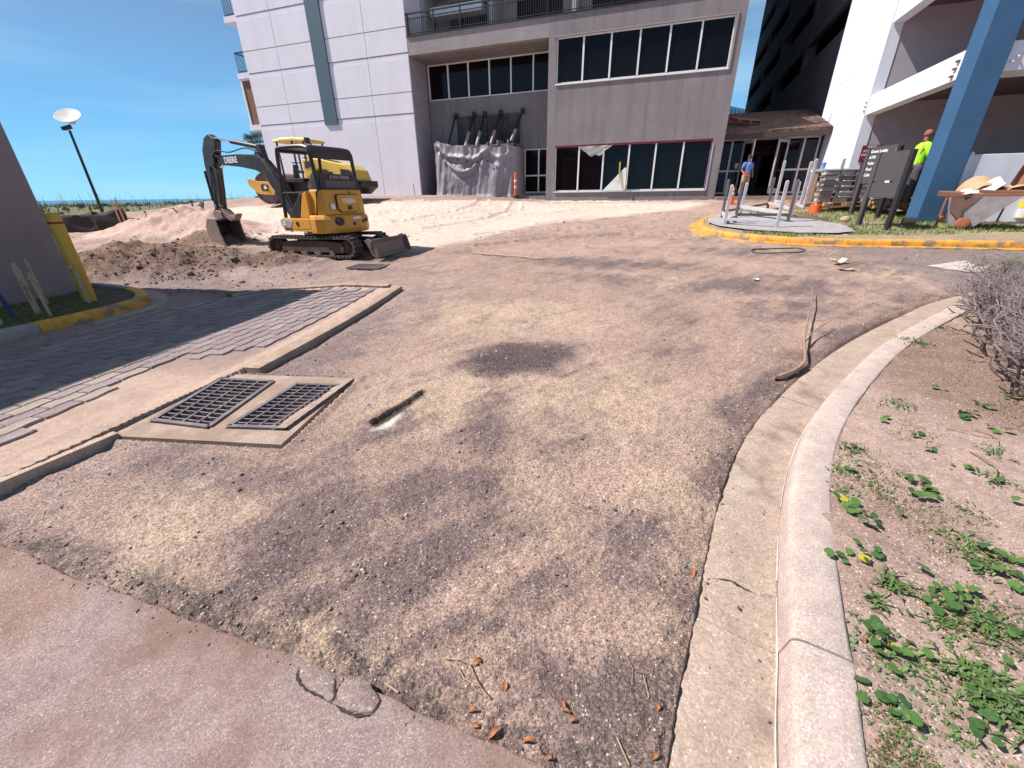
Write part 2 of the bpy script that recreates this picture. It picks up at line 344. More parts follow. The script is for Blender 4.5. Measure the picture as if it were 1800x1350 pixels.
def dup(o, parent=None):
    c = o.copy(); COL.objects.link(c)
    if parent: c.parent = parent
    for ch in list(o.children): dup(ch, c)
    return c
def inst(name, me, parent, loc, rot=(0, 0, 0), scale=None):
    o = bpy.data.objects.new(name, me); COL.objects.link(o); o.parent = parent; o.location = loc; o.rotation_euler = rot
    if scale: o.scale = scale
    return o
def bbld(name, label, cat, u, v, z):          # building: local axes are u, v, z
    t = thing(name, label, cat, B(u, v, z), -BA); t['base'] = 0; del t['base']; return t, (u, v, z)
def text(name, s_, mat, parent, loc, rot, size, depth=.004, align='CENTER', bold=0.0, sx=1.0):
    c = bpy.data.curves.new('lettering', 'FONT'); c.body = s_; c.size = size; c.extrude = depth; c.align_x = align; c.align_y = 'CENTER'; c.offset = bold; c.resolution_u = 3
    t = bpy.data.objects.new('tmp', c); COL.objects.link(t)
    dg = bpy.context.evaluated_depsgraph_get(); me = bpy.data.meshes.new_from_object(t.evaluated_get(dg)); bpy.data.objects.remove(t)
    me.materials.clear(); me.materials.append(mat)
    o = bpy.data.objects.new(name, me); COL.objects.link(o); o.location = loc; o.rotation_euler = rot; o.scale = (sx, 1, 1)
    if parent: o.parent = parent
    return o

# ------------------------------------------------------------------ materials
def N(nt, t, **k):
    n = nt.nodes.new(t)
    for a, b in k.items():
        if a in n.inputs: n.inputs[a].default_value = b
        else: setattr(n, a, b)
    return n
_mc = {}
def mat(name, col, rough=.7, metal=0.0, var=.15, vs=3.0, bump=.0, bs=40.0, dirt=None, dirt_amt=.35, ds=1.5, spec=.5, streak=False, fine=.0, fs=200.0, trans=0.0, emit=None, alpha=1.0, sub=0.0):
    if name in _mc: return _mc[name]
    m = bpy.data.materials.new(name); m.use_nodes = True; nt = m.node_tree; p = nt.nodes['Principled BSDF']; l = nt.links.new
    tc = N(nt, 'ShaderNodeTexCoord')
    src = tc.outputs['Object']
    n1 = N(nt, 'ShaderNodeTexNoise'); n1.inputs['Scale'].default_value = vs; n1.inputs['Detail'].default_value = 6; n1.inputs['Roughness'].default_value = .6
    l(src, n1.inputs['Vector'])
    mr = N(nt, 'ShaderNodeMapRange'); mr.inputs['From Min'].default_value = .25; mr.inputs['From Max'].default_value = .75
    mr.inputs['To Min'].default_value = 1 - var; mr.inputs['To Max'].default_value = 1 + var; l(n1.outputs['Fac'], mr.inputs['Value'])
    mul = N(nt, 'ShaderNodeMix', data_type='RGBA', blend_type='MULTIPLY'); mul.inputs['Factor'].default_value = 1
    mul.inputs['A'].default_value = (*col, 1); l(mr.outputs[0], mul.inputs['B']); out = mul.outputs['Result']
    if dirt:
        n2 = N(nt, 'ShaderNodeTexNoise'); n2.inputs['Scale'].default_value = ds; n2.inputs['Detail'].default_value = 8; n2.inputs['Roughness'].default_value = .65
        if streak:
            mpn = N(nt, 'ShaderNodeMapping'); mpn.inputs['Scale'].default_value = (2.6, 2.6, .22); l(src, mpn.inputs[0]); l(mpn.outputs[0], n2.inputs['Vector'])
        else: l(src, n2.inputs['Vector'])
        m2 = N(nt, 'ShaderNodeMapRange'); m2.inputs['From Min'].default_value = .48; m2.inputs['From Max'].default_value = .72; m2.inputs['To Max'].default_value = dirt_amt; l(n2.outputs['Fac'], m2.inputs['Value'])
        mx = N(nt, 'ShaderNodeMix', data_type='RGBA'); mx.inputs['B'].default_value = (*dirt, 1); l(out, mx.inputs['A']); l(m2.outputs[0], mx.inputs['Factor']); out = mx.outputs['Result']
    if fine:
        n3 = N(nt, 'ShaderNodeTexNoise'); n3.inputs['Scale'].default_value = fs; n3.inputs['Detail'].default_value = 3; l(src, n3.inputs['Vector'])
        m3 = N(nt, 'ShaderNodeMapRange'); m3.inputs['From Min'].default_value = .3; m3.inputs['From Max'].default_value = .7; m3.inputs['To Min'].default_value = 1 - fine; m3.inputs['To Max'].default_value = 1 + fine; l(n3.outputs['Fac'], m3.inputs['Value'])
        mm = N(nt, 'ShaderNodeMix', data_type='RGBA', blend_type='MULTIPLY'); mm.inputs['Factor'].default_value = 1; l(out, mm.inputs['A']); l(m3.outputs[0], mm.inputs['B']); out = mm.outputs['Result']
    l(out, p.inputs['Base Color'])
    p.inputs['Roughness'].default_value = rough; p.inputs['Metallic'].default_value = metal; p.inputs['Specular IOR Level'].default_value = spec
    if bump:
        nb = N(nt, 'ShaderNodeTexNoise'); nb.inputs['Scale'].default_value = bs; nb.inputs['Detail'].default_value = 5; nb.inputs['Roughness'].default_value = .65; l(src, nb.inputs['Vector'])
        b = N(nt, 'ShaderNodeBump'); b.inputs['Strength'].default_value = bump; b.inputs['Distance'].default_value = .01; l(nb.outputs['Fac'], b.inputs['Height']); l(b.outputs[0], p.inputs['Normal'])
    if trans: p.inputs['Transmission Weight'].default_value = trans
    if alpha < 1: p.inputs['Alpha'].default_value = alpha
    if emit: p.inputs['Emission Color'].default_value = (*emit, 1); p.inputs['Emission Strength'].default_value = 1
    _mc[name] = m; return m

def ground_mat(name, attr=True, base=(.3, .25, .2), speck=.35, ss1=90, bump=.6, bdist=.006, flecks=.3, fcol=(.62, .56, .5), rough=.95, vor=0.0, vs_=160, scl=1.0):
    m = bpy.data.materials.new(name); m.use_nodes = True; nt = m.node_tree; p = nt.nodes['Principled BSDF']; l = nt.links.new
    tc = N(nt, 'ShaderNodeTexCoord'); src = tc.outputs['Object']
    if attr:
        at = N(nt, 'ShaderNodeAttribute'); at.attribute_name = 'Col'; out = at.outputs['Color']
    else:
        rg = N(nt, 'ShaderNodeRGB'); rg.outputs[0].default_value = (*base, 1); out = rg.outputs[0]
    def mulnoise(out, sc, amt, det=4, lo=.3, hi=.7):
        n = N(nt, 'ShaderNodeTexNoise'); n.inputs['Scale'].default_value = sc; n.inputs['Detail'].default_value = det; n.inputs['Roughness'].default_value = .7; l(src, n.inputs['Vector'])
        r = N(nt, 'ShaderNodeMapRange'); r.inputs['From Min'].default_value = lo; r.inputs['From Max'].default_value = hi; r.inputs['To Min'].default_value = 1 - amt; r.inputs['To Max'].default_value = 1 + amt; l(n.outputs['Fac'], r.inputs['Value'])
        x = N(nt, 'ShaderNodeMix', data_type='RGBA', blend_type='MULTIPLY'); x.inputs['Factor'].default_value = 1; l(out, x.inputs['A']); l(r.outputs[0], x.inputs['B']); return x.outputs['Result'], n
    out, na = mulnoise(out, ss1, speck)
    out, nb = mulnoise(out, 12, .13)
    out, nd = mulnoise(out, 2.2, .10)
    h = na.outputs['Fac']
    if vor:
        v = N(nt, 'ShaderNodeTexVoronoi'); v.inputs['Scale'].default_value = vs_; l(src, v.inputs['Vector'])
        sp = N(nt, 'ShaderNodeSeparateColor'); l(v.outputs['Color'], sp.inputs[0])
        r = N(nt, 'ShaderNodeMapRange'); r.inputs['To Min'].default_value = 1 - vor; r.inputs['To Max'].default_value = 1 + vor; l(sp.outputs[0], r.inputs['Value'])
        x = N(nt, 'ShaderNodeMix', data_type='RGBA', blend_type='MULTIPLY'); x.inputs['Factor'].default_value = 1; l(out, x.inputs['A']); l(r.outputs[0], x.inputs['B']); out = x.outputs['Result']
        g = N(nt, 'ShaderNodeMath', operation='GREATER_THAN'); g.inputs[1].default_value = 1 - .12 * flecks * 2; l(sp.outputs[1], g.inputs[0])
        fm = N(nt, 'ShaderNodeMix', data_type='RGBA'); fm.inputs['B'].default_value = (*fcol, 1); l(out, fm.inputs['A'])
        gm = N(nt, 'ShaderNodeMath', operation='MULTIPLY'); gm.inputs[1].default_value = .75; l(g.outputs[0], gm.inputs[0]); l(gm.outputs[0], fm.inputs['Factor']); out = fm.outputs['Result']
    l(out, p.inputs['Base Color']); p.inputs['Roughness'].default_value = rough; p.inputs['Specular IOR Level'].default_value = .2
    ad = N(nt, 'ShaderNodeMath', operation='ADD'); l(na.outputs['Fac'], ad.inputs[0])
    n4 = N(nt, 'ShaderNodeTexNoise'); n4.inputs['Scale'].default_value = ss1 * 3; n4.inputs['Detail'].default_value = 3; l(src, n4.inputs['Vector'])
    hm = N(nt, 'ShaderNodeMath', operation='MULTIPLY'); hm.inputs[1].default_value = .5; l(n4.outputs['Fac'], hm.inputs[0]); l(hm.outputs[0], ad.inputs[1])
    b = N(nt, 'ShaderNodeBump'); b.inputs['Strength'].default_value = bump; b.inputs['Distance'].default_value = bdist; l(ad.outputs[0], b.inputs['Height']); l(b.outputs[0], p.inputs['Normal'])
    return m

# ------------------------------------------------------------------ the ground: one polar sheet, split by surface
th = np.concatenate([np.linspace(-72, 72, 820), np.linspace(78, 282, 35)])
rr = np.concatenate([np.geomspace(.28, 60, 860), np.geomspace(63, 420, 26)])
TH, RR = np.meshgrid(np.radians(th), rr)
GX, GY = RR * np.sin(TH), RR * np.cos(TH)
Zn = zones(GX, GY)
GZ = height(GX.ravel(), GY.ravel(), {k: q.ravel() for k, q in Zn.items()}).reshape(GX.shape)
def colours():
    X, Y = GX, GY; u = X * CA - Y * SA; v = X * SA + Y * CA; r = np.hypot(X, Y)
    def c(*q): return np.array(q)[None, None, :]
    n1 = fbm(X, Y, .8, 4, 101)[..., None]; n2 = fbm(X, Y, 4, 5, 102, .6)[..., None]; n3 = fbm(X, Y, 22, 3, 103)[..., None]
    dirt = c(.365, .255, .212) * (1 + .18 * n1 + .20 * n2 + .20 * n3)
    tan = c(.50, .375, .275); dk = c(.132, .096, .098)
    t = blob(X, Y, TANS, .7)[..., None] * .8; dirt = dirt * (1 - t) + tan * (1 + .1 * n2) * t
    str_ = fbm(X * .8 + Y * .6, (Y * .8 - X * .6) * 4.5, 1.6, 5, 177, .6)[..., None]; d = ss(blob(X, Y, DARK, .95)[..., None] * 1.0 + .50 * n2 + .30 * n3 + .42 * str_ + .06, .05, .95) * .92; 
    sc = (ss(fbm(X, Y, 1.4, 5, 133, .65), .15, .6) * .45)[..., None]; d = np.maximum(d, sc * (.8 + n3)).clip(0, .92)
    dirt = dirt * (1 - d) + dk * (1 + .25 * n2 + .2 * n3) * d
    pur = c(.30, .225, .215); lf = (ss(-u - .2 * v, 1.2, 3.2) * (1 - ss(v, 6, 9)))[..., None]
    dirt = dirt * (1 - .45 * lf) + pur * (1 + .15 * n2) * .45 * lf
    # soil along the gutter
    k = np.exp(-((-Zn['kerb'] - .36) / .14) ** 2)[..., None] * (.7 + n2) * (Zn['kerb'] < 0)[..., None] * .75; k = (k * .6).clip(0, .9)
    dirt = dirt * (1 - k) + c(.15, .105, .085) * k
    e = np.exp(-((Zn['slab'] - .05) / .08) ** 2)[..., None] * (.55 + n2 + n3); e = e.clip(0, .8); dirt = dirt * (1 - e) + c(.12, .092, .085) * e
    # sand
    s = (1 - ss(sdf_poly(X + .5 * n1[..., 0] + .3 * n2[..., 0], Y + .4 * n2[..., 0] + .3 * n1[..., 0], SANDPOLY), -.35, .35))[..., None]
    m = np.zeros(X.shape)
    for cx, cy, hh, q in MOUNDC: m = np.maximum(m, np.exp(-((X - cx) ** 2 + (Y - cy) ** 2) / q ** 2))
    s = np.maximum(s, ss(m, .12, .3)[..., None])
    s = s * (1 - .55 * (ss(fbm(X, Y, .7, 4, 144), .1, .6) * ss(14.5 - v, 0, 3))[..., None])
    sand = c(.58, .46, .395) * (1 + .08 * n1 + .09 * n2 + .05 * n3)
    sand = sand * (1 - .42 * ss(m, .1, .4)[..., None] * c(.38, .64, .68)) 
    dirt = dirt * (1 - s) + sand * s
    b = np.zeros(X.shape)
    for cx, cy, hh, q in BERM: b = np.maximum(b, np.exp(-((X - cx) ** 2 / 1.8 + (Y - cy) ** 2) / q ** 2) * min(1, hh * 3))
    b = (ss(b, .1, .45)[..., None] * (.85 + .5 * n2)).clip(0, 1) * (1 - .9 * s)
    dirt = dirt * (1 - b) + c(.165, .103, .078) * (1 + .3 * n2 + .2 * n3) * b
    w = (np.exp(-((v - 22.2) / .55) ** 2) * (u > -24) * (u < 2))[..., None] * (.5 + n2).clip(0, 1) * .8
    dirt = dirt * (1 - w) + c(.24, .15, .11) * w
    g = (ss(-u, 22.5, 26) * (v > 15.5) * (v < 60))[..., None] * .0
    # old asphalt at the right
    A = ss(sdf_poly(X + .3 * n2[..., 0], Y + .3 * n1[..., 0], np.array(Gp([(1470, 434), (1590, 470), (1700, 512), (1850, 560), (2050, 560), (2050, 436)]))), .5, -.3)[..., None] * .8
    A = (A * (.9 + .3 * n2)).clip(0, .95)
    dirt = dirt * (1 - A) + c(.19, .15, .155) * (1 + .1 * n3) * A
    gp_ = blob(X, Y, [ell(905, 630, 88, 27, 1, 0), ell(860, 655, 40, 14, 1, 0)], .35)[..., None] * (.8 + .5 * n3); gp_ = gp_.clip(0, .9); dirt = dirt * (1 - gp_) + c(.085, .062, .065) * (1 + .4 * n3) * gp_
    hs_ = (1 - ss(sdf_poly(X, Y, HOLE), .012, .05))[..., None] * .9; dirt = dirt * (1 - hs_) + c(.05, .035, .03) * hs_  # slot's inner shade painted into the dirt colour
    ph = (blob(X, Y, [ell(668, 738, 26, 7, 1, -25)], .4))[..., None] * (1 - hs_); dirt = dirt * (1 - ph) + c(.58, .52, .48) * ph
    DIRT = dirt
    # front slab
    slab = c(.285, .21, .20) * (1 + .10 * n1 + .04 * n3)
    dir_ = (X * .42 + Y * .9); per = (X * .9 - Y * .42)
    st = ss(vn(per * 5, dir_ * 1.3, 7) * .6 + vn(per * 2, dir_ * .6, 8) * .7, .62, .92)[..., None]
    st = np.maximum(st * .8, ss(fbm(X, Y, 1.3, 4, 155), .1, .5)[..., None] * .7)
    st = st * (.75 + .5 * n3).clip(0, 1)
    slab = slab * (1 - st * .75) + c(.22, .13, .088) * (1 + .15 * n2) * st * .75
    # drive: sandy bitumen over and beside the pavers
    drv = c(.43, .31, .255) * (1 + .10 * n1 + .10 * n2 + .04 * n3)
    pz = (ss(-Zn['drive'], .1, .2) * ss(Y - 3.1 - .3 * (-X - 2.6), .0, .3) * ss(Y, 3.2, 4.2) * ss(-X - 2.65 - (Y > 9), -.3, .3))[..., None] * .65
    drv = drv * (1 - pz) + c(.17, .125, .12) * pz
    # bed: sandy soil
    bed = c(.37, .265, .225) * (1 + .10 * n1 + .10 * n2 + .10 * n3)
    mo = ss(fbm(X, Y, 2.2, 4, 166), .0, .5)[..., None] * .55; bed = bed * (1 - mo) + c(.25, .165, .135) * (1 + .2 * n3) * mo
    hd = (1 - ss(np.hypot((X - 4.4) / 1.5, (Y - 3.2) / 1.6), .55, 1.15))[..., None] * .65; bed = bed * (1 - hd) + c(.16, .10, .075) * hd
    isl = c(.30, .235, .155) * (1 + .2 * n2)
    lis = c(.10, .085, .05) * (1 + .3 * n2)
    grass = c(.15, .15, .08) * (1 + .3 * n2)
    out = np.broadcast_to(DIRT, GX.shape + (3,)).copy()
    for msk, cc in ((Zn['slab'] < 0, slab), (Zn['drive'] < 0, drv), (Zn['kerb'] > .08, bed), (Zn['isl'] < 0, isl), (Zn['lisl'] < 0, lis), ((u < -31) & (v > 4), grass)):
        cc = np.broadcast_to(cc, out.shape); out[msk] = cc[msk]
    return out.clip(.01, .95)
GC = colours()
M_dirt = ground_mat('dirt', speck=.34, ss1=70, bump=.85, bdist=.010, vor=.45, vs_=150, flecks=.05)
M_slab = ground_mat('worn_asphalt', speck=.12, ss1=60, bump=.45, bdist=.003, vor=.30, vs_=260, flecks=.12, fcol=(.52, .46, .43))
M_drive = ground_mat('sandy_asphalt', speck=.14, ss1=90, bump=.5, bdist=.004, vor=.12, vs_=150, flecks=.05)
M_bed = ground_mat('sandy_soil', speck=.26, ss1=110, bump=.7, bdist=.006, vor=.22, vs_=170, flecks=.12, fcol=(.7, .63, .58))
M_far = ground_mat('rough_grass_ground', speck=.3, ss1=20, bump=.8, bdist=.03)
nr, nt_ = GX.shape
idx = np.arange(nr * nt_).reshape(nr, nt_)
a_, b_, c_, d_ = idx[:-1, :-1], idx[:-1, 1:], idx[1:, 1:], idx[1:, :-1]
F = np.stack([a_, d_, c_, b_], -1).reshape(-1, 4)
# close the seam behind the camera
a2, b2, c2, d2 = idx[:-1, -1], idx[:-1, 0], idx[1:, 0], idx[1:, -1]
F = np.concatenate([F, np.stack([a2, d2, c2, b2], -1)])
fc = F[:, 0]
ZK = {k: q.ravel()[fc] for k, q in Zn.items()}
cu = (GX * CA - GY * SA).ravel()[fc]; cv = (GX * SA + GY * CA).ravel()[fc]
zone = np.zeros(len(F), int)
zone[ZK['slab'] < 0] = 1; zone[ZK['drive'] < 0] = 2; zone[ZK['kerb'] > .08] = 3; zone[ZK['isl'] < 0] = 4; zone[ZK['lisl'] < 0] = 5; zone[(cu < -31) & (cv > 4)] = 6
VX = np.stack([GX.ravel(), GY.ravel(), GZ.ravel()], -1); VC = GC.reshape(-1, 3)
def sheet(name, k, m):
    f = F[zone == k]; used, inv = np.unique(f, return_inverse=True); f = inv.reshape(-1, 4)
    me = bpy.data.meshes.new(name); me.vertices.add(len(used)); me.vertices.foreach_set('co', VX[used].astype(np.float32).ravel())
    me.loops.add(f.size); me.loops.foreach_set('vertex_index', f.astype(np.int32).ravel())
    me.polygons.add(len(f)); me.polygons.foreach_set('loop_start', np.arange(0, f.size, 4, dtype=np.int32))
    try: me.polygons.foreach_set('loop_total', np.full(len(f), 4, dtype=np.int32))
    except Exception: pass
    me.update(calc_edges=True); me.shade_smooth()
    at = me.color_attributes.new('Col', 'FLOAT_COLOR', 'POINT'); at.data.foreach_set('color', np.concatenate([VC[used], np.ones((len(used), 1))], 1).astype(np.float32).ravel())
    me.materials.append(m); o = bpy.data.objects.new(name, me); COL.objects.link(o); o['kind'] = 'structure'; return o
sheet('dirt_ground', 0, M_dirt); sheet('asphalt_pavement', 1, M_slab); sheet('drive_surface', 2, M_drive); sheet('planting_bed', 3, M_bed)
sheet('island_lawn', 4, M_bed); sheet('island_soil', 5, M_bed); sheet('dune', 6, M_far)
mb = MB(); rg = [[(600 * 40 ** t * math.cos(a) * .1, 600 * 40 ** t * math.sin(a) * .1, -2.6) for a in np.linspace(0, 2 * math.pi, 97)[:-1]] for t in (0, .4, .8, 1.2, 1.6)]
mb.loft(rg, True, False)
M_sea = mat('sea_water', (.035, .16, .26), rough=.32, var=.12, vs=.01, bump=.5, bs=.35, spec=.5)
mb.build('sea', M_sea, kind='structure')
# ------------------------------------------------------------------ kerbs, pavers, drains
rnd = random.Random(7)
M_conc = ground_mat('kerb_concrete', attr=False, base=(.46, .37, .335), speck=.20, ss1=120, bump=.45, bdist=.003, vor=.16, vs_=210, flecks=.10, fcol=(.7, .63, .58))
M_concd = ground_mat('gutter_concrete', attr=False, base=(.37, .285, .235), speck=.25, ss1=70, bump=.5, bdist=.003, vor=.16, vs_=180, flecks=.06)
def stain(m, col, sc, lo, hi, amt, seed=0.0):
    nt = m.node_tree; p = nt.nodes['Principled BSDF']; l = nt.links.new; src = p.inputs['Base Color'].links[0].from_socket
    tc = N(nt, 'ShaderNodeTexCoord'); mp_ = N(nt, 'ShaderNodeMapping'); mp_.inputs['Location'].default_value = (seed, seed * 2, 0); l(tc.outputs['Object'], mp_.inputs[0])
    n = N(nt, 'ShaderNodeTexNoise'); n.inputs['Scale'].default_value = sc; n.inputs['Detail'].default_value = 9; n.inputs['Roughness'].default_value = .68; l(mp_.outputs[0], n.inputs['Vector'])
    r = N(nt, 'ShaderNodeMapRange'); r.interpolation_type = 'SMOOTHSTEP'; r.inputs['From Min'].default_value = lo; r.inputs['From Max'].default_value = hi; r.inputs['To Max'].default_value = amt; l(n.outputs['Fac'], r.inputs['Value'])
    x = N(nt, 'ShaderNodeMix', data_type='RGBA'); x.inputs['B'].default_value = (*col, 1); l(src, x.inputs['A']); l(r.outputs[0], x.inputs['Factor']); l(x.outputs['Result'], p.inputs['Base Color'])
stain(M_concd, (.17, .125, .10), 2.2, .50, .68, .75); stain(M_concd, (.50, .42, .36), 1.6, .55, .75, .6, 5)
stain(M_conc, (.26, .19, .165), 1.7, .52, .72, .55, 3); stain(M_conc, (.60, .54, .50), 3.5, .56, .74, .6, 8)
stain(M_slab, (.18, .105, .078), 1.1, .46, .64, .7, 2); stain(M_slab, (.38, .32, .31), 2.3, .55, .7, .35, 7)
def yellow_mat():
    m = bpy.data.materials.new('worn_yellow_paint'); m.use_nodes = True; nt = m.node_tree; p = nt.nodes['Principled BSDF']; l = nt.links.new
    tc = N(nt, 'ShaderNodeTexCoord'); n = N(nt, 'ShaderNodeTexNoise'); n.inputs['Scale'].default_value = 4.5; n.inputs['Detail'].default_value = 8; n.inputs['Roughness'].default_value = .65; l(tc.outputs['Object'], n.inputs['Vector'])
    r = N(nt, 'ShaderNodeValToRGB'); r.color_ramp.elements[0].position = .43; r.color_ramp.elements[0].color = (.26, .19, .12, 1); r.color_ramp.elements[1].position = .49; r.color_ramp.elements[1].color = (.62, .29, .045, 1)
    e = r.color_ramp.elements.new(.62); e.color = (.74, .35, .045, 1)
    l(n.outputs['Fac'], r.inputs[0]); l(r.outputs[0], p.inputs['Base Color']); p.inputs['Roughness'].default_value = .75
    b = N(nt, 'ShaderNodeBump'); b.inputs['Strength'].default_value = .4; b.inputs['Distance'].default_value = .004; l(n.outputs['Fac'], b.inputs['Height']); l(b.outputs[0], p.inputs['Normal']); return m
M_yel = yellow_mat()
def resample(P, step):
    P = np.asarray(P, float)[:, :2]; seg = np.hypot(*(P[1:] - P[:-1]).T); s = np.concatenate([[0], np.cumsum(seg)]); n = max(2, int(s[-1] / step) + 1)
    t = np.linspace(0, s[-1], n); return np.stack([np.interp(t, s, P[:, 0]), np.interp(t, s, P[:, 1])], -1), t
def sweep(P, prof, sect, gap, zf, jit=.0, seed=0):   # profile (offset to the right of travel, height); returns one MB per section
    Q, t = resample(P, .06); d = np.gradient(Q, axis=0); d /= np.hypot(*d.T)[:, None]; nrm = np.stack([d[:, 1], -d[:, 0]], -1)
    zz = zf(Q[:, 0], Q[:, 1]); out = []; n = int(round(t[-1] / sect)); edges = np.linspace(0, t[-1], n + 1)
    rn = random.Random(seed)
    for i in range(n):
        a, b = edges[i] + gap / 2, edges[i + 1] - gap / 2
        ts = np.linspace(a, b, max(3, int((b - a) / .07)))
        rings = []; lift = rn.uniform(-jit, jit); off = rn.uniform(-jit, jit)
        for q in ts:
            x = np.interp(q, t, Q[:, 0]); y = np.interp(q, t, Q[:, 1]); nx = np.interp(q, t, nrm[:, 0]); ny = np.interp(q, t, nrm[:, 1]); z = np.interp(q, t, zz)
            rings.append([(x + nx * (o + off + .0015 * math.sin(q * 9 + k * 2)), y + ny * (o + off), z + h + lift + .0012 * math.sin(q * 13 + k)) for k, (o, h) in enumerate(prof)])
        m = MB(); m.loft(rings, True, True); out.append(m)
    return out
kp = spline([(0, -.2), (0, .0), (.004, .05), (.012, .085), (.03, .105), (.055, .112)], 1)
KPROF = [(0, -.25), (.0, .004), (.008, .05), (.014, .086), (.022, .102), (.036, .110), (.06, .113), (.12, .113), (.185, .111), (.196, .106), (.200, .095), (.200, -.25)]
GPROF = [(-.30, -.2), (-.30, -.008), (-.285, .002), (-.15, -.004), (-.03, -.010), (-.001, -.008), (-.001, -.2)]
def kerb_thing(name, P, prof, sect, m, piece, jit=.0, seed=0, gap=.007):
    e = bpy.data.objects.new(name, None); COL.objects.link(e); e['kind'] = 'structure'
    for mb_ in sweep(P, prof, sect, gap, lambda a, b: macro(a, b), jit, seed): mb_.build(piece, m, e, smooth=True, sharp=50)
    return e
kerb_thing('kerb', KERB[:-6], KPROF, 2.3, M_conc, 'kerb_section', .003, 1)
kerb_thing('gutter', KERB[:-6], GPROF, 2.3, M_concd, 'gutter_section', .003, 2)
IK = [(0, -.2), (0, .0), (.004, .06), (.012, .10), (.03, .125), (.06, .135), (.15, .137), (.165, .13), (.17, -.2)]
IG = [(-.24, -.2), (-.24, .002), (-.2, .014), (-.03, .008), (-.001, .006), (-.001, -.2)]
kerb_thing('yellow_island_kerb', [(p[0], p[1]) for p in ISL], [(-o, h) for o, h in IK], 1.9, M_yel, 'kerb_section', .004, 3)
kerb_thing('yellow_island_gutter', [(p[0], p[1]) for p in ISL], [(-o, h) for o, h in IG], 1.9, M_yel, 'gutter_section', .002, 4)
l_c = [p for p in LISL if p[1] < 5.25]; l_y = [p for p in LISL if 5.1 < p[1] < 7.6]; l_e = [p for p in LISL if p[1] >= 7.4]
M_concs = ground_mat('old_kerb_concrete', attr=False, base=(.36, .29, .27), speck=.2, ss1=60, bump=.45, bdist=.003)
kerb_thing('left_island_kerb', l_c, [(-o, h) for o, h in IK], 1.6, M_concs, 'kerb_section', .003, 5)
kerb_thing('left_island_kerb_end', l_e, [(-o, h) for o, h in IK], 1.2, M_concs, 'kerb_section', .003, 5)
kerb_thing('left_island_kerb_painted', l_y, [(-o, h) for o, h in IK], 1.3, M_yel, 'kerb_section', .003, 6)
kerb_thing('left_island_gutter', [p for p in LISL if p[1] > 5.6], [(-o, h) for o, h in IG], 1.6, M_concs, 'gutter_section', .003, 7)
# white line of lime along the kerb foot is dust on the concrete
M_lime = mat('lime_dust', (.52, .47, .44), rough=.95, var=.15, vs=30)
mb = MB(); Q, t = resample(KERB[8:-30], .05)
d = np.gradient(Q, axis=0); d /= np.hypot(*d.T)[:, None]
for i in range(len(Q) - 1):
    if vn(i * .21, 3.3, 4) > .5:
        for (o, z, w) in ((-.006, -.003, .0012 + .0025 * float(vn(i * .3, 1, 6))),):
            a = Q[i] + np.array([d[i][1], -d[i][0]]) * o; b = Q[i + 1] + np.array([d[i + 1][1], -d[i + 1][0]]) * o
            mb.bar((a[0], a[1], float(macro(a[0], a[1])) + z), (b[0], b[1], float(macro(b[0], b[1])) + z), w * 2, .006)
mb.build('lime_dust_line', M_lime, kind='stuff')
# crumbs and edge strip of the drive
M_paver = ground_mat('paver_concrete', attr=False, base=(.255, .20, .205), speck=.14, ss1=80, bump=.4, bdist=.002, vor=.12, vs_=180, flecks=.05)
M_joint = mat('joint_sand', (.17, .13, .12), rough=1, var=.3, vs=20, bump=.5, bs=120)
M_strip = ground_mat('edge_concrete', attr=False, base=(.38, .285, .235), speck=.2, ss1=90, bump=.5, bdist=.003, vor=.14, vs_=200, flecks=.08)
stain(M_strip, (.27, .19, .15), 2.5, .42, .62, .8, 4)
M_drive2 = ground_mat('sandy_edge', attr=False, base=(.40, .30, .245), speck=.2, ss1=70, bump=.7, bdist=.005, vor=.14, vs_=160, flecks=.05)
# concrete edge strip along the drive, left of the exposed edge, with a ragged lip
def strip(name, P, w, mat_, h0=-.12, h1=.062):
    Q, t = resample(P, .035); d = np.gradient(Q, axis=0); d /= np.hypot(*d.T)[:, None]
    rings = []
    for i, (x, y) in enumerate(Q):
        nx, ny = d[i][1], -d[i][0]; j = .022 * (float(fbm(x, y, 7, 3, 61)) + .6 * float(fbm(x, y, 40, 2, 63)))
        z = float(macro(x, y)); o = j + .012
        rings.append([(x + nx * (o - .03), y + ny * (o - .03), z + h0), (x + nx * (o + .006 * math.sin(i * 1.7)), y + ny * o, z + h0 + .06), (x + nx * (o + .004), y + ny * (o + .004), z + h1 - .012), (x + nx * (o - .012), y + ny * (o - .012), z + h1), (x - nx * w, y - ny * w, z + h1), (x - nx * w, y - ny * w, z + h0)])
    o = MB().loft(rings).build(name, mat_, smooth=True, sharp=50); o['kind'] = 'structure'; return o
DE = [(-2.10, 7.32), (-2.42, 5.3), (-2.685, 3.78)]
strip('drive_edge_strip', DE, .17, M_strip, h1=.057)
strip('drive_edge_strip', [(-2.93, 2.58), (-3.17, 2.0), (-3.75, .6), (-4.2, -.5)], .05, M_drive2, h1=.052)
strip('drive_end_strip', [(-4.75, 6.95), (-4.0, 7.38), (-3.0, 7.52), (-2.2, 7.34)], .13, M_strip)
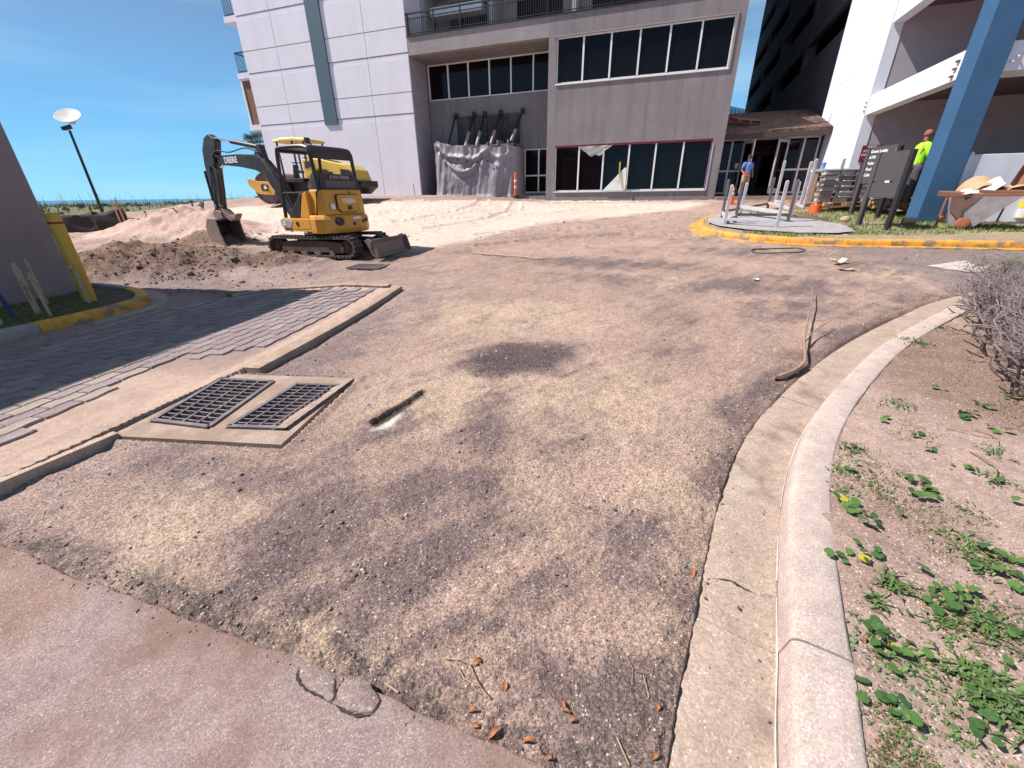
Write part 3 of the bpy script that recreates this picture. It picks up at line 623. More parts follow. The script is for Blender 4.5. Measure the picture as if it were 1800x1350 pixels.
# pavers: dented blocks in running bond, each its own piece
pave = bpy.data.objects.new('paver_drive', None); COL.objects.link(pave); pave['kind'] = 'structure'
PW, PL = .142, .285
def paver_mesh(k, sg=1):
    n = 6; top = []
    for i in range(n + 1): top.append((-PL / 2 + PL * i / n, PW / 2 + .010 * sg * math.sin(i / n * 2 * math.pi)))
    bot = [(x, y - PW) for x, y in top][::-1]; P = top + bot
    rp = random.Random(k); g = .006
    P = [(x * (1 - 2 * g / PL), y * (1 - 2 * g / PW)) for x, y in P]; c = .006
    Pi = [(x * (1 - 2 * c / PL), y * (1 - 2 * c / PW)) for x, y in P]
    m = MB(); r = [[(x, y, -.06) for x, y in P], [(x, y, -.006) for x, y in P], [(x, y, 0) for x, y in Pi]]
    m.loft(r); return m.mesh('paver', M_paver, False)
pms = [paver_mesh(0)]; pmo = [paver_mesh(0, -1)]
M_paver2 = ground_mat('paver_concrete_pale', attr=False, base=(.285, .23, .23), speck=.14, ss1=80, bump=.4, bdist=.002, vor=.12, vs_=180, flecks=.05)
M_paver3 = ground_mat('paver_concrete_sandy', attr=False, base=(.33, .265, .245), speck=.14, ss1=80, bump=.4, bdist=.002, vor=.12, vs_=180, flecks=.05)
for q in (M_paver2, M_paver3):
    
    for l_ in (pms, pmo): c = l_[0].copy(); c.materials.clear(); c.materials.append(q); l_.append(c)
ang = math.atan2(DE[0][1] - DE[2][1], DE[0][0] - DE[2][0]); ea = np.array([math.cos(ang), math.sin(ang)]); eb = np.array([-ea[1], ea[0]])
O0 = np.array(DE[2]); npv = 0
inner = DRIVE; extras = []
for j in range(1, 26):
    off = .215 + PW * (j - .5)
    for i in range(-9, 16):
        s_ = (i + (.5 if j % 2 else 0)) * PL
        p = O0 + ea * s_ + eb * off
        sd_ = float(sdf_poly(np.array([p[0]]), np.array([p[1]]), DRIVE)[0])
        if sd_ > -.13: continue
        if p[1] < 3.3 and p[0] > -3.6: continue
        if p[1] < 2.0: continue
        if s_ < -.1 + .8 * vn(j * .7, 2.2, 9) and p[0] > -3.6: continue
        extra = npv >= 298
        z = float(macro(p[0], p[1])) + .064 + rnd.uniform(-.003, .003)
        rz_ = (rnd.uniform(-.008, .008), rnd.uniform(-.008, .008), ang + rnd.uniform(-.01, .01)); extras.append((p[0], p[1], z, rz_[2], j % 2)) if extra else inst('paver', (pmo if j % 2 else pms)[rnd.choice([0, 0, 0, 1, 1, 2])], pave, (p[0], p[1], z), rz_); npv += 1
print('pavers', npv, len(extras))
if extras:
    q = MB(); srcs = [[tuple(w.co) for w in l_[0].vertices] for l_ in (pms, pmo)]; sf_ = [tuple(f.vertices) for f in pms[0].polygons]
    for x, y, z, a, od in extras:
        c, s_ = math.cos(a), math.sin(a); q.add([(x + vx * c - vy * s_, y + vx * s_ + vy * c, z + vz) for vx, vy, vz in srcs[od]], sf_)
    o = q.build('more_pavers', M_paver, pave); o['kind'] = 'stuff'
# storm drain: concrete apron with two cast iron grates
M_iron = mat('cast_iron', (.20, .17, .19), rough=.55, metal=.6, var=.2, vs=12, bump=.4, bs=80, dirt=(.42, .33, .27), dirt_amt=.6, ds=9)
M_pit = mat('pit_wall', (.06, .05, .045), rough=1)
def lerp2(P, s, t):   # bilinear on four corners P0 near-left, P1 far-left, P2 far-right, P3 near-right; s across, t along
    P = [np.array(q) for q in P]; return (P[0] * (1 - s) + P[3] * s) * (1 - t) + (P[1] * (1 - s) + P[2] * s) * t
AP = [(APRON[3][0] - .09, APRON[3][1]), (APRON[0][0] - .09, APRON[0][1]), APRON[1], APRON[2]]
def quadslab(mb_, Q, z0, z1):
    mb_.add([(q[0], q[1], z0) for q in Q] + [(q[0], q[1], z1) for q in Q], [(0, 3, 2, 1), (4, 5, 6, 7), (0, 1, 5, 4), (1, 2, 6, 5), (2, 3, 7, 6), (3, 0, 4, 7)])
def grow(Q, g):
    c = sum(np.array(q) for q in Q) / 4; return [tuple(c + (np.array(q) - c) * (1 + g / np.linalg.norm(np.array(q) - c))) for q in Q]
GL = [GRATE_L[0], GRATE_L[1], GRATE_L[2], GRATE_L[3]]; GR = [GRATE_R[0], GRATE_R[1], GRATE_R[2], GRATE_R[3]]
gl, gr = grow(GL, .03), grow(GR, .03)
zt = .032
ap = MB()
for Q in ([AP[0], gl[0], gl[3], (AP[0][0] * .35 + AP[3][0] * .65, AP[0][1] * .35 + AP[3][1] * .65)],
          [gl[3], gr[0], gr[3], AP[3], ], ):
    pass
# strips round the two openings
nearL = tuple(np.array(AP[0]) * .42 + np.array(AP[3]) * .58); farM = tuple(np.array(AP[1]) * .45 + np.array(AP[2]) * .55)
quadslab(ap, [AP[0], gl[0], gl[3], nearL], -.12, zt)
quadslab(ap, [nearL, gl[3], gr[0], AP[3]], -.12, zt)
quadslab(ap, [gl[3], gl[2], gr[1], gr[0]], -.12, zt)
quadslab(ap, [AP[3], gr[0], gr[3], AP[2]] if False else [AP[3], gr[3], gr[2], AP[2]], -.12, zt)
quadslab(ap, [gl[2], farM, AP[2], gr[2]] if False else [gr[1], farM, AP[2], gr[2]], -.12, zt)
quadslab(ap, [gl[1], AP[1], farM, gl[2]], -.12, zt)
ap.add([(gl[2][0], gl[2][1], zt), (farM[0], farM[1], zt), (gr[1][0], gr[1][1], zt)], [(0, 1, 2)])
ap.add([(AP[3][0], AP[3][1], zt), (gr[0][0], gr[0][1], zt), (gr[3][0], gr[3][1], zt)], [(0, 2, 1)])
ap.add([(AP[0][0], AP[0][1], zt), (gl[0][0], gl[0][1], zt), (gl[1][0], gl[1][1], zt), (AP[1][0] - .01, AP[1][1], zt)], [(0, 1, 2, 3)])
o = ap.build('drain_apron', M_strip); o['kind'] = 'structure'
def pit(Q):
    m = MB(); n = grow(Q, .029)
    m.add([(q[0], q[1], zt - .002) for q in n] + [(q[0], q[1], -.4) for q in n], [(0, 1, 5, 4), (1, 2, 6, 5), (2, 3, 7, 6), (3, 0, 4, 7), (4, 5, 6, 7)]); return m
for Q, lab in ((GL, 'rusty iron drain grate beside the paver drive, clear of sand'), (GR, 'iron drain grate with sand spilled over its right-hand corner')):
    o_ = np.array(Q).mean(0); t_ = thing('drain_grate', lab, 'drain grate', (o_[0], o_[1], zt - .03), 0, 'drain grates in the concrete apron')
    off = (o_[0], o_[1], zt - .03)
    f = MB(off)
    for a, b in ((0, 1), (1, 2), (2, 3), (3, 0)):
        A, Bq = np.array(Q[a]), np.array(Q[b]); f.bar((A[0], A[1], zt + .001), (Bq[0], Bq[1], zt + .001), .035, .03)
    f.build('frame', M_iron, t_)
    for k in range(1, 4):
        A, Bq = lerp2(Q, k / 4, 0), lerp2(Q, k / 4, 1); m = MB(off); m.bar((A[0], A[1], zt - .002), (Bq[0], Bq[1], zt - .002), .014, .03); m.build('bar', M_iron, t_)
    for k in range(1, 13):
        A, Bq = lerp2(Q, 0, k / 13), lerp2(Q, 1, k / 13); m = MB(off); m.bar((A[0], A[1], zt - .006), (Bq[0], Bq[1], zt - .006), .014, .028); m.build('bar', M_iron, t_)
    m = pit(Q); m.off = off; m.build('pit', M_pit, t_)
# sand spilled over the second grate
mb = MB(); n = 26
P = [np.array(q) for q in GR]
vs = []; 
for i in range(n):
    for j in range(n):
        s_, t2 = i / (n - 1), j / (n - 1); p = lerp2(GR, .55 + .5 * s_, -.04 + 1.1 * t2)
        edge = (s_ * 1.1 - .25) + .35 * (.5 - t2) * (t2 < .5) + .25 * float(fbm(p[0], p[1], 7, 3, 77)); vs.append((p[0], p[1], zt - .025 + .05 * min(1, max(0, edge * 1.5)) + .004 * float(fbm(p[0], p[1], 40, 2, 78))))
mb.add(vs, [(i * n + j, i * n + j + 1, (i + 1) * n + j + 1, (i + 1) * n + j) for i in range(n - 1) for j in range(n - 1)])
M_sandp = ground_mat('spilled_sand', attr=False, base=(.36, .265, .225), speck=.25, ss1=110, bump=.7, bdist=.005, vor=.2, vs_=170, flecks=.1)
mb.build('spilled_sand', M_sandp, kind='stuff', smooth=True)
# small grate in the dirt by the digger
c = GH(648, 470); t_ = thing('drain_grate', 'small dusty square drain grate in the dirt in front of the excavator', 'drain grate', c, R_(-12)); f = MB()
for sx in (-1, 1): f.box(sx * .36 - .02, sx * .36 + .02, -.27, .27, .0, .035); f.box(-.34, .34, sx * .25 - .02, sx * .25 + .02, .0, .034)
f.build('frame', M_iron, t_)
bm_ = MB().box(-.34, .34, -.012, .012, .0, .03).mesh('bar', M_iron)
for k in range(7): inst('bar', bm_, t_, (0, -.19 + k * .063, 0))
bm2 = MB().box(-.012, .012, -.23, .23, .0, .028).mesh('bar', M_iron)
for k in range(3): inst('bar', bm2, t_, (-.17 + k * .17, 0, 0))
MB().box(-.34, .34, -.23, .23, -.02, .006).build('pit', M_pit, t_)
# loose broken pieces at the slab edge
M_chunk = M_slab.copy(); 
M_chunk = ground_mat('broken_asphalt', attr=False, base=(.27, .20, .19), speck=.22, ss1=60, bump=.6, bdist=.004, vor=.25, vs_=170, flecks=.14)
def chunk(px, label, thick=.035, zl=.018):
    P = [gz(x, y, .03) for x, y in px]; c = sum(P) / len(P); h = ht(c[0], c[1])
    rp = random.Random(len(label)); Q = []
    for i in range(len(P)):
        a, b = P[i], P[(i + 1) % len(P)]
        for t2 in (0, .33, .66): q = a + (b - a) * t2; Q.append(((q[0] - c[0]) + rp.uniform(-.004, .004), (q[1] - c[1]) + rp.uniform(-.004, .004)))
    m = MB(); m.loft([[(x * 1.0, y * 1.0, 0) for x, y in Q], [(x * 1.02, y * 1.02, thick * .7) for x, y in Q], [(x * .985, y * .985, thick * .93) for x, y in Q], [(x * .93, y * .93, thick) for x, y in Q]])
    o = m.build('asphalt_chunk', M_chunk, smooth=True, sharp=60); o.location = (c[0], c[1], zl - thick + .012); return tag(o, label, 'broken asphalt')
chunk([(528, 1168), (560, 1172), (596, 1185), (603, 1195), (590, 1215), (584, 1232), (560, 1222), (535, 1207), (525, 1190)], 'long flat slab of broken asphalt at the pavement edge, left of the round one')
chunk([(604, 1196), (635, 1188), (650, 1200), (660, 1215), (668, 1232), (655, 1250), (625, 1252), (603, 1242), (590, 1225), (594, 1207)], 'round lump of broken asphalt cracked off at the pavement edge', .045, .020)
# white painted arrow on the old asphalt
M_white = mat('worn_white_paint', (.50, .45, .41), rough=.9, var=.12, vs=20, dirt=(.25, .2, .19), dirt_amt=.85, ds=5)
def flat(px, name, m, label=None, cat=None, dz=.012):
    P = [G(x, y) for x, y in px]; c = sum(P) / len(P); mb_ = MB()
    Q = []
    for i in range(len(P)):
        for t2 in (0, .25, .5, .75): Q.append(P[i] + (P[(i + 1) % len(P)] - P[i]) * t2)
    zz = [max(ht(q[0], q[1]), 0) for q in Q]; z0 = ht(c[0], c[1])
    n = len(Q); vs = [(q[0] - c[0], q[1] - c[1], z - z0 + dz) for q, z in zip(Q, zz)] + [(0, 0, dz)]
    mb_.add(vs, [(i, (i + 1) % n, n) for i in range(n)]); o = mb_.build(name, m); o.location = (c[0], c[1], z0)
    if label: tag(o, label, cat)
    else: o['kind'] = 'structure'
    return o
flat([(1628, 469), (1693, 460), (1712, 468), (1760, 469), (1765, 482), (1700, 480)], 'painted_arrow', M_white, dz=.012)
# ------------------------------------------------------------------ buildings (local axes u along the hotel front, v away, z up)
def holes(mb_, u0, u1, z0, z1, v0, v1, hs, axis='y'):
    us = sorted({u0, u1} | {h[0] for h in hs} | {h[1] for h in hs}); zs = sorted({z0, z1} | {h[2] for h in hs} | {h[3] for h in hs})
    def solid(a, b, c, d): 
        cu_, cz_ = (a + b) / 2, (c + d) / 2
        return not any(h[0] < cu_ < h[1] and h[2] < cz_ < h[3] for h in hs)
    for j in range(len(zs) - 1):
        i = 0
        while i < len(us) - 1:
            if solid(us[i], us[i + 1], zs[j], zs[j + 1]):
                k = i
                while k + 1 < len(us) - 1 and solid(us[k + 1], us[k + 2], zs[j], zs[j + 1]): k += 1
                if axis == 'y': mb_.box(us[i], us[k + 1], v0, v1, zs[j], zs[j + 1])
                else: mb_.box(v0, v1, us[i], us[k + 1], zs[j], zs[j + 1])
                i = k + 1
            else: i += 1
M_tower = mat('tower_render', (.75, .72, .80), rough=.85, var=.05, vs=.8, bump=.35, bs=60, dirt=(.66, .62, .68), dirt_amt=.5, ds=.5, streak=True, fine=.05, fs=40)
M_towerj = mat('joint_shadow_gap', (.36, .33, .38), rough=.9)
M_teal = mat('teal_paint', (.065, .115, .155), rough=.6, var=.06, vs=1)
M_stucco = mat('raw_grey_stucco', (.235, .208, .215), rough=.95, var=.16, vs=.7, bump=.7, bs=25, dirt=(.165, .14, .145), dirt_amt=.85, ds=1.1, streak=True, fine=.12, fs=18)
M_stucco2 = mat('patched_stucco', (.30, .265, .27), rough=.95, var=.14, vs=1.2, bump=.7, bs=20, dirt=(.24, .21, .20), dirt_amt=.6, ds=2.2, fine=.12, fs=14)
M_wframe = mat('white_window_frame', (.78, .76, .76), rough=.5, var=.04)
M_glass = mat('dark_glass', (.005, .004, .005), rough=.05, spec=.2, var=.3)
M_black = mat('black_metal', (.018, .016, .018), rough=.5, var=.2)
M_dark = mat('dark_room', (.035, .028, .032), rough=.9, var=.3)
M_red = mat('red_tape', (.30, .035, .05), rough=.6)
M_pblue = mat('blue_tape', (.30, .50, .75), rough=.6)
M_wood = mat('raw_wood', (.45, .28, .14), rough=.8, var=.25, vs=8, bump=.3, bs=60)
M_oldwood = mat('old_brown_wood', (.20, .11, .075), rough=.85, var=.3, vs=8, bump=.4, bs=60)

hotel, off = bbld('hotel_building', 'pale hotel tower with teal stripe joined to a raw grey two storey podium under repair', 'building', -8, 23.5, 1.3)
def hp(name, m, fn, **k):
    mb_ = MB(off); fn(mb_); return mb_.build(name, m, hotel, **k)
# tower body, then the cladding panels proud of it
TU0, TU1 = -25.12, -13.90
hp('tower_wall', M_towerj, lambda q: q.box(TU0 + .03, TU1 - .03, 23.54, 44, -.5, 38))
rows = [(1.32, 5.74), (5.78, 6.72), (6.76, 8.43), (8.47, 9.50), (9.54, 11.15), (11.19, 12.2), (12.24, 13.9), (13.94, 14.9)]
cols = [(TU0, -22.565), (-22.535, -19.99), (-19.05, -16.465), (-16.435, TU1)]
for z0, z1 in rows:
    for k, (a, b) in enumerate(cols):
        if z0 < 2: 
            if k == 2: continue
            if k == 1: b = -16.465
        lip = .10 if abs(z0 - 1.32) < .1 or abs(z0 - 6.76) < .1 or abs(z0 - 9.54 - 0) < .05 or abs(z0 - 12.24) < .1 else 0
        if z0 < 2: hp('cladding_panel', M_tower, lambda q: (q.box(a, b, 23.5, 23.6, z0, z1 - .22), q.box(a, b, 23.52, 23.6, z1 - .216, z1)))
        else: hp('cladding_panel', M_tower, lambda q: (q.box(a, b, 23.5, 23.6, z0, z1 - (.2 if z1 in (8.43, 11.15, 13.9) else .001)), q.box(a, b, 23.52, 23.6, z1 - .196, z1) if z1 in (8.43, 11.15, 13.9) else None))
hp('upper_cladding', M_tower, lambda q: q.box(TU0, TU1, 23.5, 23.6, 14.95, 38))
hp('side_cladding', M_tower, lambda q: q.box(TU1 - .04, TU1, 23.6, 44, 9.1, 38))
hp('teal_stripe', M_teal, lambda q: q.box(-19.98, -19.06, 23.42, 23.6, 5.50, 38))
# sea-side balconies seen end-on past the left corner
for z in (5.85, 8.57, 11.29, 14.01):
    hp('balcony_slab', M_tower, lambda q: q.box(-26.15, TU0 - .005, 23.62, 31, z - .28, z))
for z in (8.57, 11.29):
    r = hp('balcony_railing', M_black, lambda q: (q.box(-26.1, -26.05, 23.7, 31, z + 1.0, z + 1.05), q.box(-26.1, TU0 - .01, 23.7, 23.75, z + 1.0, z + 1.06), q.box(-26.1, TU0 - .01, 23.7, 23.74, z + .08, z + .12)))
    for k in range(9): MB(off).box(-26.09 + k * .12, -26.065 + k * .12, 23.71, 23.735, z + .0, z + 1.0).build('baluster', M_black, r)
hp('timber_screen', M_oldwood, lambda q: q.box(-26.0, TU0 - .01, 23.75, 23.8, 5.85, 8.28))
hp('screen_frame', M_wframe, lambda q: (q.box(-26.12, -26.003, 23.7, 23.82, 5.85, 8.28), q.box(-26.0, TU0 - .01, 23.7, 23.82, 8.20, 8.285)))
# podium
PU0, PU1 = -13.88, 2.10
W6 = 7.59 / 6
up = (-5.86, 1.73, 6.44, 8.24); lo = (-5.80, 1.64, 1.71, 3.83)
hp('front_wall', M_stucco, lambda q: holes(q, -6.25, PU1, -.5, 9.06, 23.5, 23.85, [up, lo]))
hp('header_wall', M_stucco2, lambda q: q.box(PU0, -6.252, 23.502, 23.85, 8.30, 9.058))
hp('pier_return', M_stucco, lambda q: q.box(-6.25, -5.9, 23.852, 25.3, 1.2, 8.3))
hp('recess_ceiling', M_stucco, lambda q: q.box(PU0, -6.26, 23.86, 25.5, 8.30, 8.5))
rw = (-13.80, -6.3, 6.57, 8.25); rl = (-8.02, -6.35, 1.68, 3.92); rd = (-13.7, -12.75, 1.4, 3.65)
hp('recess_wall', M_stucco, lambda q: holes(q, PU0, -6.2, .8, 8.3, 25.3, 25.5, [rw, rl, rd]))
hp('plinth', M_stucco, lambda q: q.box(-13.86, -6.3, 23.6, 25.28, .5, 1.52))
hp('podium_roof', M_stucco, lambda q: q.box(PU0, PU1, 23.86, 60, 8.9, 9.05))
hp('podium_body', M_stucco, lambda q: (q.box(PU1 - .25, PU1, 23.86, 60, .5, 8.9)))
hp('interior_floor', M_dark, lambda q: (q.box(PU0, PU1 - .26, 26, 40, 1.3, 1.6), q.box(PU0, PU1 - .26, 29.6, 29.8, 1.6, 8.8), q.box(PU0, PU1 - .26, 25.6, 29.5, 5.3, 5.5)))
def window(o, n, v, mw=.075, rail=None, name='window'):
    u0, u1, z0, z1 = o; w = hp(name, M_wframe, lambda q: (q.box(u0, u1, v, v + .1, z0, z0 + .06), q.box(u0, u1, v, v + .1, z1 - .05, z1), q.box(u0, u0 + .05, v, v + .1, z0 + .06, z1 - .05), q.box(u1 - .05, u1, v, v + .1, z0 + .06, z1 - .05)))
    for k in range(1, n):
        uu = u0 + (u1 - u0) * k / n; MB(off).box(uu - mw / 2, uu + mw / 2, v - .02, v + .098, z0 + .061, z1 - .051).build('mullion', M_wframe, w)
    for k in range(n):
        a = u0 + (u1 - u0) * k / n + .03; b = u0 + (u1 - u0) * (k + 1) / n - .03; j = .006 * math.sin(k * 2.4)
        MB(off).add([(a, v + .05 + j, z0 + .04), (b, v + .05 - j, z0 + .04), (b, v + .05 - j * .3, z1 - .03), (a, v + .05 + j * .6, z1 - .03)], [(0, 1, 2, 3)]).build('pane', M_glass, w)
    if rail: MB(off).box(u0 + .05, u1 - .05, v - .015, v + .09, rail - .04, rail + .03).build('rail', M_wframe, w)
    return w
window(up, 6, 23.58); window(lo, 6, 23.58); window(rw, 6, 25.33); window(rl, 2, 25.33, rail=2.58)
hp('window_tape', M_red, lambda q: (q.box(lo[0], lo[1] + .02, 23.53, 23.575, lo[3] - .085, lo[3] - .004), q.box(lo[1] - .05, lo[1] - .002, 23.53, 23.575, lo[2] + .03, lo[3] - .088)))
hp('window_tape', M_pblue, lambda q: q.box(lo[1] + .003, lo[1] + .05, 23.47, 23.497, lo[2], lo[3] - .2))
hp('white_sill', M_wframe, lambda q: q.box(lo[0] - .02, lo[1], 23.44, 23.575, lo[2] - .045, lo[2] - .001))
hp('window_edging', M_stucco2, lambda q: (q.box(up[0] - .1, up[1] + .1, 23.47, 23.498, up[3], up[3] + .06), q.box(up[1] + .001, up[1] + .08, 23.46, 23.498, up[2] - .05, up[3])))
hp('white_sill', M_wframe, lambda q: q.box(up[0] - .02, up[1] + .03, 23.45, 23.575, up[2] - .055, up[2] - .001))
dd = hp('door', M_oldwood, lambda q: q.box(rd[0], rd[1], 25.36, 25.42, rd[2], rd[3])); MB(off).box(-12.9, -12.86, 25.3, 25.36, 2.3, 2.5).build('handle', M_black, dd)
# roof terrace: parapet coping, rail and the rooms behind
hp('coping', M_black, lambda q: q.box(PU0 - .0, PU1, 23.44, 23.9, 9.062, 9.10))
rail = hp('terrace_railing', M_black, lambda q: (q.box(PU0, PU1, 23.55, 23.61, 9.98, 10.04), q.box(PU0, PU1, 23.56, 23.60, 9.80, 9.83), q.box(PU0, PU1, 23.56, 23.60, 9.20, 9.23)))
bmesh_ = MB().box(-.011, .011, 23.57, 23.59, 9.1, 9.82).mesh('baluster', M_black)
for k in range(140):
    uu = PU0 + .1 + k * .114
    if k % 13 == 0: MB(off).box(uu - .025, uu + .025, 23.54, 23.62, 9.1, 10.06).build('post', M_black, rail)
    else: inst('baluster', bmesh_, rail, (uu - off[0], -off[1], -off[2]))
M_room = mat('balcony_wall', (.42, .38, .40), rough=.9, var=.08)
rms = [(-13.0, -10.3, 9.2, 11.3), (-9.0, -6.4, 9.2, 11.3), (-4.9, -2.3, 9.2, 11.3), (-1, 1.4, 9.2, 11.3)]
rms += [(a, b, c + 2.72 * k, d + 2.72 * k) for k in range(1, 10) for a, b, c, d in rms[:4]]
hp('tower_rear_wall', M_room, lambda q: holes(q, PU0, PU1, 9.05, 38, 26.8, 27.0, rms))
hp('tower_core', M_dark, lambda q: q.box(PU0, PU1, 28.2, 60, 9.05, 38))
for uu in (-13.87, -9.95, -5.6, -1.6, PU1 - .2): hp('party_wall', M_room, lambda q: q.box(uu, uu + .2, 25.25, 26.8, 9.06, 38))
for k in range(10):
    z = 11.5 + k * 2.72; hp('balcony_slab', M_room, lambda q: q.box(PU0 + .01, PU1 - .01, 25.15, 26.78, z, z + .22))
hp('service_box', M_wframe, lambda q: q.box(-13.4, -10.4, 25.4, 26.1, 10.35, 10.75))

# window opening extras: hanging plastic and a leaning white board
M_plastic = mat('torn_plastic', (.6, .58, .6), rough=.3, var=.2, alpha=.6)
mb = MB(); n = 16; vs = []
for i in range(n):
    for j in range(6):
        s_ = i / (n - 1); t2 = j / 5; sag = math.sin(s_ * math.pi) * (.45 + .06 * math.sin(s_ * 21)); vs.append((-4.6 + 1.7 * s_, 23.5 - .02 * math.sin(j * 2 + i), 3.76 - sag * t2))
mb.add([tuple(B(*q)) for q in vs], [(i * 6 + j, i * 6 + j + 1, (i + 1) * 6 + j + 1, (i + 1) * 6 + j) for i in range(n - 1) for j in range(5)])
tag(mb.build('plastic_sheet', M_plastic, smooth=True), 'torn clear plastic sheet sagging over the lower podium window', 'plastic sheet')
mb = MB(); mb.prism([(-3.2, 1.74), (-2.1, 1.74), (-2.12, 2.72), (-2.2, 2.75)], 'y', 23.40, 23.43)
for i, q in enumerate(mb.v): mb.v[i] = tuple(B(*q))
tag(mb.build('white_board', mat('white_board', (.75, .76, .78), rough=.6)), 'white triangular offcut board leaning in the lower podium window', 'board')
M_ygrn = mat('yellow_level', (.62, .62, .12), rough=.5)
mb = MB(); mb.bar(B(-2.42, 23.33, 2.05), B(-2.45, 23.4, 3.0), .05, .05); tag(mb.build('spirit_level', M_ygrn), 'yellow green tube hanging by a cord over the white board', 'tool')
mb = MB(); mb.bar(B(-2.08, 23.36, 1.74), B(-2.10, 23.38, 2.85), .05, .03); tag(mb.build('folding_rule', mat('tan_stick', (.5, .36, .12), rough=.7)), 'tan wooden stick standing at the right edge of the white board', 'stick')

# ---- entrance lobby
lobby, off2 = bbld('entrance_lobby', 'low shingle roofed entrance between the grey podium and the parking garage with open glass doors', 'building', 4.2, 24.6, 1.3)
def lp(name, m, fn, par=None, **k):
    mb_ = MB(off2); fn(mb_); return mb_.build(name, m, par or lobby, **k)
M_shing = mat('brown_shingles', (.16, .10, .085), rough=.95, var=.35, vs=3, bump=.7, bs=30, fine=.3, fs=10)
M_alu = mat('aluminium_frame', (.50, .46, .50), rough=.45, metal=.3, var=.06)
LU0, LU1 = 2.12, 6.36
lp('roof', M_shing, lambda q: (q.add([(LU0, 24.05, 4.10), (LU1, 24.05, 4.10), (LU1, 28.5, 5.40), (LU0, 28.5, 5.40), (LU0, 24.05, 3.98), (LU1, 24.05, 3.98), (LU1, 28.5, 5.2), (LU0, 28.5, 5.2)], [(0, 1, 2, 3), (4, 7, 6, 5), (0, 4, 5, 1), (1, 5, 6, 2), (2, 6, 7, 3), (3, 7, 4, 0)])))
mb = MB(off2)
for r_ in range(26):
    v0 = 24.04 + r_ * .17; z0 = 4.105 + (v0 - 24.05) * .2921
    uu = LU0 + .01
    while uu < LU1 - .05:
        w = rnd.uniform(.12, .26); w = min(w, LU1 - .01 - uu); h = rnd.uniform(.012, .035); g = rnd.uniform(-.02, .02)
        mb.add([(uu, v0 + g, z0 + h), (uu + w - .012, v0 + g, z0 + h), (uu + w - .012, v0 + .2, z0 + .062), (uu, v0 + .2, z0 + .062), (uu, v0 + g, z0), (uu + w - .012, v0 + g, z0)], [(0, 1, 2, 3), (4, 5, 1, 0), (4, 0, 3), (5, 2, 1)]); uu += w
mb.build('shingles', M_shing, lobby, kind='stuff')
lp('fascia', mat('fascia', (.055, .04, .035), rough=.7), lambda q: q.box(LU0, LU1, 24.02, 24.08, 3.80, 4.0))
lp('soffit', mat('soffit', (.05, .04, .04), rough=.9), lambda q: q.box(LU0, LU1, 24.1, 24.8, 3.9, 3.96))
sf = lp('storefront', M_alu, lambda q: q.box(LU0, LU1 - .1, 24.9, 25.0, 3.80, 3.895))
for a, b in ((LU0, 3.12), (5.0, LU1 - .1)): lp('sill', M_alu, lambda q: q.box(a, b, 24.9, 25, 1.5, 1.58), sf)
for uu in (2.14, 2.62, 3.14, 4.98, 5.62, 6.2): lp('mullion', M_alu, lambda q: q.box(uu - .04, uu + .04, 24.88, 25.01, 1.45, 3.80), sf)
for a, b in ((2.18, 2.58), (2.66, 3.10), (5.02, 5.58), (5.66, 6.16)):
    lp('rail', M_alu, lambda q: q.box(a, b, 24.9, 24.99, 2.48, 2.56), sf); lp('pane', M_glass, lambda q: q.box(a, b, 24.945, 24.955, 1.56, 3.81), sf)
def leaf(uh, ang_, w=.86):
    d = lp('door', M_alu, lambda q: None); c, s = math.cos(ang_), math.sin(ang_)
    R = Matrix(((c, -s, 0), (s, c, 0), (0, 0, 1)))
    m = MB(off2)
    def bb(x0, x1, y0, y1, z0, z1): m.obox(Vector((uh, 24.9, 0)) + R @ Vector(((x0 + x1) / 2, (y0 + y1) / 2, (z0 + z1) / 2)), (x1 - x0, y1 - y0, z1 - z0), R)
    bb(0, .09, -.025, .025, 1.5, 3.76); bb(w - .09, w, -.025, .025, 1.5, 3.76); bb(.09, w - .09, -.025, .025, 3.64, 3.76); bb(.09, w - .09, -.025, .025, 1.5, 1.72)
    bpy.data.objects.remove(d); d = m.build('door', M_alu, lobby)
    m = MB(off2); bb2 = m; m.obox(Vector((uh, 24.9, 0)) + R @ Vector((w / 2, 0, 2.68)), (w - .18, .01, 1.92), R); m.build('pane', M_glass, d)
    m = MB(off2); m.obox(Vector((uh, 24.9, 0)) + R @ Vector((w - .05, -.05, 2.6)), (.03, .03, .5), R); m.build('handle', M_black, d)
leaf(3.14, R_(-68)); leaf(4.98, R_(180 + 52))
M_tan = mat('inner_tan_wall', (.16, .10, .08), rough=.9, var=.15)
lp('inner_wall', M_tan, lambda q: (q.box(LU0, 3.4, 28.3, 28.5, 1.3, 4.6), q.box(5.4, LU1 + .3, 28.3, 28.5, 1.3, 4.6), q.box(3.4, 5.4, 28.3, 28.5, 3.55, 4.6)))
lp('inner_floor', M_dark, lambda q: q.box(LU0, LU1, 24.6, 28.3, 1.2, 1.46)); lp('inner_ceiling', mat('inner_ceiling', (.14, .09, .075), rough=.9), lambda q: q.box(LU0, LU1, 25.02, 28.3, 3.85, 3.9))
for a in (3.45, 4.42):
    d = lp('inner_door', mat('inner_door', (.10, .085, .09), rough=.5), lambda q: (q.box(a, a + .12, 28.2, 28.27, 1.46, 3.5), q.box(a + .8, a + .92, 28.2, 28.27, 1.46, 3.5), q.box(a + .12, a + .8, 28.2, 28.27, 1.46, 1.8), q.box(a + .12, a + .8, 28.2, 28.27, 3.35, 3.5)))
    lp('pane', M_glass, lambda q: q.box(a + .12, a + .8, 28.23, 28.24, 1.8, 3.35), d)
lp('notice', mat('paper', (.6, .58, .56), rough=.8), lambda q: q.box(2.9, 3.05, 24.9, 24.935, 2.62, 2.85), sf)
